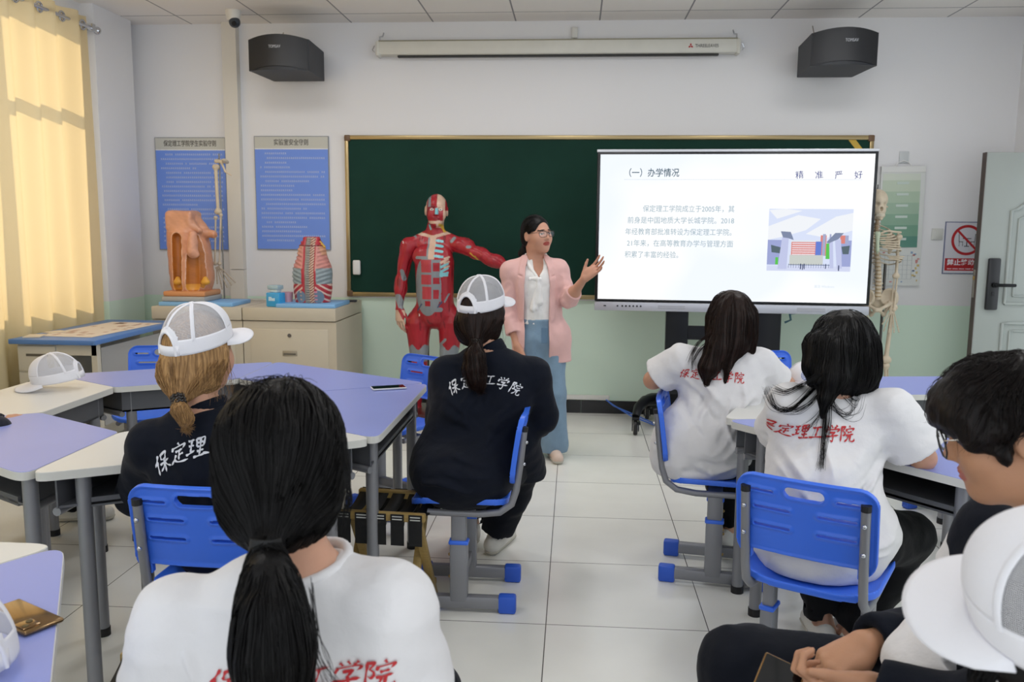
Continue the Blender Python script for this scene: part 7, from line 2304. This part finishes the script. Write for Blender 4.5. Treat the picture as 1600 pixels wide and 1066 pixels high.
    for s in (-1, 1):
        MB().tube([tuple(p) for p in crom([X(1371, 365, -.09) + (s*.02, 0, 0), X(1371, 361, -.08) + (s*.07, 0, 0), X(1371, 362, -.05) + (s*.115, 0, 0), X(1371, 363, -.01) + (s*.165, 0, 0)], 5)], .0075, 9).build('clavicle', bone, root, smooth=70)
        sc = su(.012, cone(X(1371, 366, .04) + (s*.15, 0, 0), X(1371, 395, .07) + (s*.085, 0, 0), .010, .008), cone(X(1371, 395, .07) + (s*.085, 0, 0), X(1371, 366, .07) + (s*.075, 0, 0), .008, .007), ell(X(1371, 378, .065) + (s*.10, 0, 0), (.045, .010, .06)))
        sculpt('scapula', sc, .0045, bone, root)
        sh, el, wr = X(1371, 370, 0) + (s*.152, 0, 0), X(1371, 431, .0) + (s*.132, 0, 0), X(1371, 484, -.03) + (s*.105, 0, 0)
        sculpt('humerus', long_bone(sh, el, .011), .004, bone, root)
        sculpt('ulna', long_bone(el + (s*-.008, .006, 0), wr + (s*-.008, .006, 0), .0062, knob=1.5), .0035, bone, root)
        sculpt('radius', long_bone(el + (s*.008, -.006, 0), wr + (s*.010, -.006, 0), .0062, knob=1.6), .0035, bone, root)
        sculpt('hand', bony_hand(wr, (s*-.12, -.1, -1), s, .92), .0028, bone, root)
        hp, kn, an = X(1371, 476, 0) + (s*.092, 0, 0), X(1371, 562, -.02) + (s*.060, 0, 0), X(1371, 640, .02) + (s*.062, 0, 0)
        sculpt('femur', su(.012, long_bone(hp + (s*.02, 0, -.02), kn, .0145, .0165), ell(hp + (s*-.005, 0, .01), (.023,)*3)), .0045, bone, root)
        sculpt('tibia', long_bone(kn - (0, 0, .045), an, .0125, .010, 1.9), .0045, bone, root)
        sculpt('fibula', long_bone(kn + (s*.022, .012, -.05), an + (s*.02, .01, 0), .0055, knob=1.6), .004, bone, root)
        sculpt('foot', su(.008, ell(an + (0, .03, -.035), (.022, .035, .022)), *[cone(an + (s*(k - 2)*.008, -.02, -.02), an + (s*(k - 2)*.016, -.14, -.045), .008, .006) for k in range(5)]), .004, bone, root)
    pv = su(.02, ell(X(1371, 472, .055), (.05, .03, .055)), *[sub(ell(X(1371, 466, .02) + (s*.085, 0, 0), (.065, .05, .075)), ell(X(1371, 462, -.04) + (s*.075, 0, 0), (.062, .065, .07)), .01) for s in (-1, 1)],
            *[cone(X(1371, 474, .0) + (s*.095, 0, 0), X(1371, 484, -.06) + (s*.012, 0, 0), .014, .012) for s in (-1, 1)], *[cone(X(1371, 476, .02) + (s*.085, 0, 0), X(1371, 492, .0) + (s*.045, 0, 0), .014, .012) for s in (-1, 1)],
            *[cone(X(1371, 492, .0) + (s*.045, 0, 0), X(1371, 485, -.06) + (s*.012, 0, 0), .011, .010) for s in (-1, 1)])
    sculpt('pelvis', pv, .0045, bone, root)
    c = X(1371, 600, .06)
    MB().cyl((c[0], Y + .06, .06), (c[0], Y + .06, 1.25), .010).cyl((sk[0], sk[1], sk[2] + .09), (sk[0], sk[1], sk[2] + .13), .004).build('pole', mat('pole_steel', '#5d5b58', .3, .9), root, smooth=60)
    ft = MB()
    for k in range(5):
        a = 2*PI*k/5 + .3; ft.tube([(c[0], Y + .06, .075), (c[0] + .26*math.cos(a), Y + .06 + .26*math.sin(a), .055)], .016, 10)
        ft.sph((c[0] + .26*math.cos(a), Y + .06 + .26*math.sin(a), .025), .025, 12)
    ft.build('base', mat('base_white', '#cfcfcb', .4), root, smooth=60)
    Mx = Matrix.Translation(-Vector(root.location)); bpy.context.view_layer.update()
    for ch in root.children: ch.matrix_local = Mx @ ch.matrix_local
skeleton()

tray_m = mat('tray_blue', '#7fb4e4', .5)
def tray(label, x0, x1, y0, y1):
    o = tag(MB().boxx(-(x1-x0)/2, (x1-x0)/2, -(y1-y0)/2, (y1-y0)/2, 0, .028, .004).build('display_board', tray_m, smooth=30), label, 'board', 'light blue boards on the cabinets')
    o.location = ((x0+x1)/2, (y0+y1)/2, .9005); return o
tray('light blue board under the orange larynx model', -3.06, -2.50, 6.06, 6.42)
tray('light blue board under the spine torso model', -2.17, -1.73, 6.05, 6.46)

def larynx():
    Y = 6.27; S = F_PX / Y
    X = lambda x, y, d=0.0: np.array(P(x, y, Y + d))
    cx = 302
    root = empty('larynx_model', (float(X(cx, 465)[0]), Y, .929), 0, 'large orange cutaway larynx model with grey base on the cabinet', 'anatomy model')
    body = su(.03, cone(X(300, 440), X(293, 372), .155, .150), cone(X(306, 430), X(304, 390), .13, .12), cone(X(288, 380), X(287, 345), .10, .098))
    body = isect(body, plane((0, 0, 1), X(300, 333)), .006)
    lip = su(.02, rbox(X(287, 345, -.02), (.105, .10, .075), .03), cone(X(272, 355, -.07), X(276, 364, -.09), .035, .02), cone(X(300, 352, -.08), X(311, 360, -.09), .04, .022))
    tube_ = su(.02, cone(X(306, 350), X(320, 364, -.02), .06, .045), cone(X(318, 365, -.03), X(333, 366, -.03), .03, .030))
    f = su(.02, body, lip, tube_)
    f = disp(f, lambda p: .003*wob(p, 30, 2) + .0015*wob(p, 90, 1), .006)
    ch1 = cone(X(277, 372, -.13), X(279, 448, -.13), .036, .040); ch2 = cone(X(302, 402, -.15), X(302, 448, -.15), .052, .052); ch3 = su(.02, cone(X(309, 372, -.11), X(320, 400, -.12), .030, .052), cone(X(320, 400, -.12), X(322, 448, -.12), .052, .050))
    f = sub(sub(sub(f, ch1, .008), ch2, .008), ch3, .008)
    f = isect(f, plane((0, 0, -1), X(300, 456)), .004)
    hollow = su(0, ch1, ch2, ch3)
    def paint(V):
        d = hollow(V); n = wob(V, 26, 3)[:, None]*.07 + wob(V*V3((1, 1, 3)), 60, 2)[:, None]*.04
        C = C3('#cd8f6d')*(1 + n)
        y = 353 + (1.5 - V[:, 2])*S
        k = y < 366; C[k] = (C3('#d49a7c')*(1 + n*1.6))[k]
        k = d < .004; C[k] = (C3('#b06a2c')*(1 + n*1.5))[k]
        k = (d >= .004) & (d < .010) & (y > 366); C[k] = C3('#dcb09a')
        k = (d < .006) & (y > 447) & (y < 456); C[k] = C3('#d99a3d')
        return C
    sculpt('cutaway_body', f, .0045, mat('model_paint', '#a01f2b', .34, attr='paint'), root, paint=paint)
    ep = disp(su(.02, cone(X(301, 366, -.13), X(301, 392, -.14), .030, .040), ell(X(303, 398, -.14), (.042, .02, .03))), lambda p: .003*wob(p, 50, 1), .005)
    sculpt('epiglottis', ep, .004, mat('flesh_pink', '#d39a7e', .45, noise=.1, nscale=30), root)
    for x in (278, 321): sculpt('yellow_gland', su(.01, ell(X(x, 441, -.12), (.036, .022, .022)), ell(X(x, 437, -.115), (.022, .018, .024))), .004, mat('gland_yellow', '#d59a35', .45), root)
    MB().boxx(X(270, 458)[0], X(334, 458)[0], Y - .16, Y + .14, X(300, 461)[2], X(300, 453)[2], .012).build('foot_rim', mat('foot_orange', '#cf8f5e', .45), root, smooth=40)
    MB().boxx(X(269, 466)[0], X(335, 466)[0], Y - .17, Y + .15, .9295, X(300, 461)[2], .008).build('base', mat('base_grey', '#a9a8a4', .5), root, smooth=40)
    Mx = Matrix.Translation(-Vector(root.location)); bpy.context.view_layer.update()
    for ch in root.children: ch.matrix_local = Mx @ ch.matrix_local
larynx()

def arm_bones():
    Y = 6.42
    X = lambda x, y, d=0.0: np.array(P(x, y, Y + d))
    root = empty('arm_bone_model', (float(X(356, 470)[0]), Y, .9), 0, 'arm and shoulder-blade bones hanging on a thin steel stand on the cabinet', 'anatomy model')
    sculpt('scapula', su(.012, ell(X(352, 252, 0), (.055, .018, .017), frame((1, 0, .15)).T), cone(X(338, 252), X(346, 252), .016, .012), cone(X(346, 254), X(352, 268), .009, .007), cone(X(352, 268), X(361, 274), .007, .006)), .004, bone, root)
    sculpt('humerus', long_bone(X(337, 261), X(341, 331), .0135, .013, 1.6), .004, bone, root)
    sculpt('radius', long_bone(X(337, 340), X(336, 412), .0072, knob=1.7), .0035, bone, root)
    sculpt('ulna', long_bone(X(345, 336), X(343, 412), .0072, knob=1.6), .0035, bone, root)
    sculpt('hand', bony_hand(X(340, 416), (.42, 0, -1), 1, 1.0), .003, mat('bone_shade', '#b7a994', .5), root)
    a, b = X(341, 240, .02), X(351, 474, .02)
    MB().cyl((b[0], Y + .02, .90), (b[0] - .0, Y + .02, a[2]), .0055).build('rod', mat('rod_steel', '#8b8a86', .3, .9), root, smooth=60)
    MB().tube([(b[0], Y + .02, a[2] - .03), tuple(X(340, 252))], .004, 6).build('hook', mat('rod_steel', '#8b8a86', .3, .9), root)
    MB().boxx(b[0] - .07, b[0] + .10, Y - .09, Y + .11, .9005, .912, .003).build('base', mat('plate_grey', '#77746f', .45, .3), root)
    Mx = Matrix.Translation(-Vector(root.location)); bpy.context.view_layer.update()
    for ch in root.children: ch.matrix_local = Mx @ ch.matrix_local
arm_bones()

def spine_torso():
    Y = 6.24; S = F_PX / Y
    X = lambda x, y, d=0.0: np.array(P(x, y, Y + d))
    root = empty('torso_model', (float(X(489, 474)[0]), Y, .9295), 0, 'red and grey torso model showing the spine, between the blue box and chalkboard', 'anatomy model')
    f = su(.03, cone(X(489, 450), X(489, 470), .135, .132), cone(X(489, 425), X(489, 450), .142, .138), cone(X(488, 395), X(488, 428), .105, .140), cone(X(487, 375), X(487, 395), .062, .09))
    V_ = f; f = lambda p: V_((p - V3((0, Y, 0)))*V3((1, 1.25, 1)) + V3((0, Y, 0))); f.bb = V_.bb
    def relief(p):
        x = 489 + (p[:, 0] - float(X(489, 425)[0]))*S; y = 353 + (1.5 - p[:, 2])*S
        g = .006*np.exp(-((x - 489.5)/3.2)**2)*np.sin(y*1.75) - .006*np.exp(-((x - 482)/1.2)**2) - .006*np.exp(-((x - 497)/1.2)**2)
        r = .0035*np.sin((y + np.abs(x - 489)*.35)*.95)*(np.abs(x - 489) > 12)*(y < 446)
        return np.where(p[:, 1] < Y, g + r, 0) + .001*wob(p, 60, 1)
    f = disp(f, relief, .01)
    f = isect(isect(f, plane((0, 0, -1), (0, 0, .9295)), .003), plane((0, 0, 1), X(489, 370)), .003)
    def paint(V):
        x = 489 + (V[:, 0] - float(X(489, 425)[0]))*S; y = 353 + (1.5 - V[:, 2])*S; ax = np.abs(x - 489); n = wob(V, 70, 2)[:, None]*.08
        C = C3('#ad2f3c')*(1 + n)
        k = (ax > 9.5) & (y > 384) & (y < 424 - (x < 489)*4); C[k] = (C3('#c98a82')*(1 + n*1.3))[k]
        k = (ax > 9.5) & (y > 384) & (y < 400) & (ax > 13 + (y - 384)*.3); C[k] = (C3('#cf9a7c')*(1 + n))[k]
        k = (ax > 11.5) & (y >= 420) & (y < 445); C[k] = (C3('#8c9aa0')*(1 + n))[k]
        k = (y >= 445) & (ax > 6) & (np.mod(y - ax*.75*np.sign(.1 + (x > 0)), 9) < 3.2) & (ax > 10); C[k] = C3('#d8bdb0')
        k = (y > 450) & (((ax - 14)/8)**2 + ((y - 465)/10)**2 < 1); C[k] = C3('#6f8496')
        k = (x > 482.5) & (x < 490.5) & (y > 372); C[k] = (C3('#8d8a86')*(1 + n*2))[k]
        k = (x >= 490.5) & (x < 497) & (y > 372) & (np.mod(y + (x - 490)*.8, 4.2) < 2.2); C[k] = C3('#cbb49a')
        k = (x >= 490.5) & (x < 497) & (y > 372) & (np.mod(y + (x - 490)*.8, 4.2) >= 2.2); C[k] = C3('#8a4a44')
        k = (x > 474) & (x < 477) & (y > 452) & (np.mod(y, 6) < 2.4); C[k] = C3('#d0a28e')
        k = (x > 497) & (x < 502) & (y > 452) & (np.mod(y, 6) < 2.6); C[k] = C3('#c98a9a')
        k = (np.abs(y - 385) < .8); C[k] = C3('#5d1620')
        k = V[:, 1] > Y + .02; C[k] = C3('#c29a86')
        return C
    sculpt('torso', f, .0036, mat('model_paint', '#a01f2b', .34, attr='paint'), root, paint=paint, it=0)
    sculpt('nerve', su(.006, cone(X(500, 378, -.02), X(507, 386, -.02), .008, .010)), .004, mat('nerve_yellow', '#c9a44c', .5), root)
    Mx = Matrix.Translation(-Vector(root.location)); bpy.context.view_layer.update()
    for ch in root.children: ch.matrix_local = Mx @ ch.matrix_local
spine_torso()

# ------------------------------------------------------------------ small things on the cabinet
gb = empty('gel_bottle', (float(P(431, 470, 6.13).x), 6.13, .9005), math.radians(-16), 'bright blue square bottle with clear pump cap on the cabinet', 'bottle')
MB().boxx(-.058, .058, -.04, .04, 0, .105, .008).build('body', mat('bottle_blue', '#3aa0d8', .25), gb, smooth=40)
MB().boxx(-.035, .035, -.03, .03, .105, .13, .01).build('neck', mat('bottle_clear', '#cfe0e4', .15), gb, smooth=40)
MB().boxx(-.047, .047, -.038, .038, .128, .160, .008).build('pump_cap', mat('bottle_cap', '#bcd8e2', .15, trans=.4), gb, smooth=40)
lab = MB(); rr = random.Random(2)
for i in range(4): lab.boxx(-.033 + i*.014, -.023 + i*.014, -.0412, -.040, .045, .045 + rr.uniform(.02, .03))
lab.build('label_print', mat('label_pale', '#d5e9ee', .5), gb)
pk = empty('pink_cup', (float(P(448, 470, 6.22).x), 6.24, .9005), 0, 'small pink cup behind the blue bottle', 'cup')
MB().lathe([(.034, 0), (.042, .10), (.039, .10), (.032, .004)], seg=28).build('cup', mat('cup_pink', '#d6a7b4', .45), pk, smooth=40)
rm = tag(MB().box((0, 0, .008), (.10, .04, .016), .005).build('remote_control', blk, smooth=40), 'small black remote behind the spine torso model', 'remote')
rm.location = (-1.76, 6.60, .901); rm.rotation_euler = (0, 0, .1)
bm_ = tag(MB().box((0, 0, .004), (.20, .06, .008), .002).build('paper_strip', mat('strip_paper', '#c9c6bd', .6), smooth=40), 'thin pale strip lying on top of the left cabinet behind its board', 'paper strip')
bm_.location = (-2.52, 6.62, .901)

# ------------------------------------------------------------------ phones and caps on the desks
white_case = mat('case_white', '#dfe2e6', .35)
ph = make_phone('phone', white_case, phone_glass)
c = PZ(607, 606, .765); ph.location = (c.x, c.y, .7655); ph.rotation_euler = (0, 0, math.radians(-66))
tag(ph, 'white-cased phone with black screen lying on the lilac desk', 'phone')
gold_m = mat('phone_gold_back', '#8f7657', .12, 1.0)
ph = make_phone('phone', gold_m, phone_glass, cams=True)
c = PZ(101, 966, .769); a1_, a2_ = math.radians(152), math.radians(242)
ph.location = (c.x + .0775*math.cos(a1_) + .037*math.cos(a2_), c.y + .0775*math.sin(a1_) + .037*math.sin(a2_), .7662); ph.rotation_euler = (PI, 0, math.radians(62))
tag(ph, 'gold phone lying face down at the lower left desk edge', 'phone')
bpy.context.view_layer.update()
def rest_cap(label, x, y, z, R, emblem=False, s=1.0):
    t = cap_copy(emblem)
    M = m4(R, (x, y, 0)) @ Matrix.Scale(s, 4)
    lo = 9
    for ch in t.children:
        for v in ch.data.vertices: lo = min(lo, (M @ v.co).z)
    M.translation.z = z - lo + .001
    t.parent = None; t.matrix_world = M
    tag(t, label, 'cap'); t['group'] = 'white mesh caps on the desks'
    return t
c = PZ(92, 598, .79)
rest_cap('white mesh cap resting alone on the white desk nearest the curtain', c.x, c.y, .7605, az(-106, -13, -4))
rest_cap('white cap with round blue emblem between the two long-haired students', 1.06, 3.93, .7605, az(192, 0, 0), True)
rest_cap('white cap on the lilac desk behind the hair of the man in glasses', 1.99, 3.86, .7605, az(150, 0, 0))
rest_cap('white mesh cap at the lower left corner beside the gold phone', -1.025, 1.27, .7605, az(-58, -4, 0))
bpy.context.view_layer.update()
for o in list(SC.objects):
    if o.type == 'EMPTY' and o.parent is None and o.name.startswith('person'): finish(o)
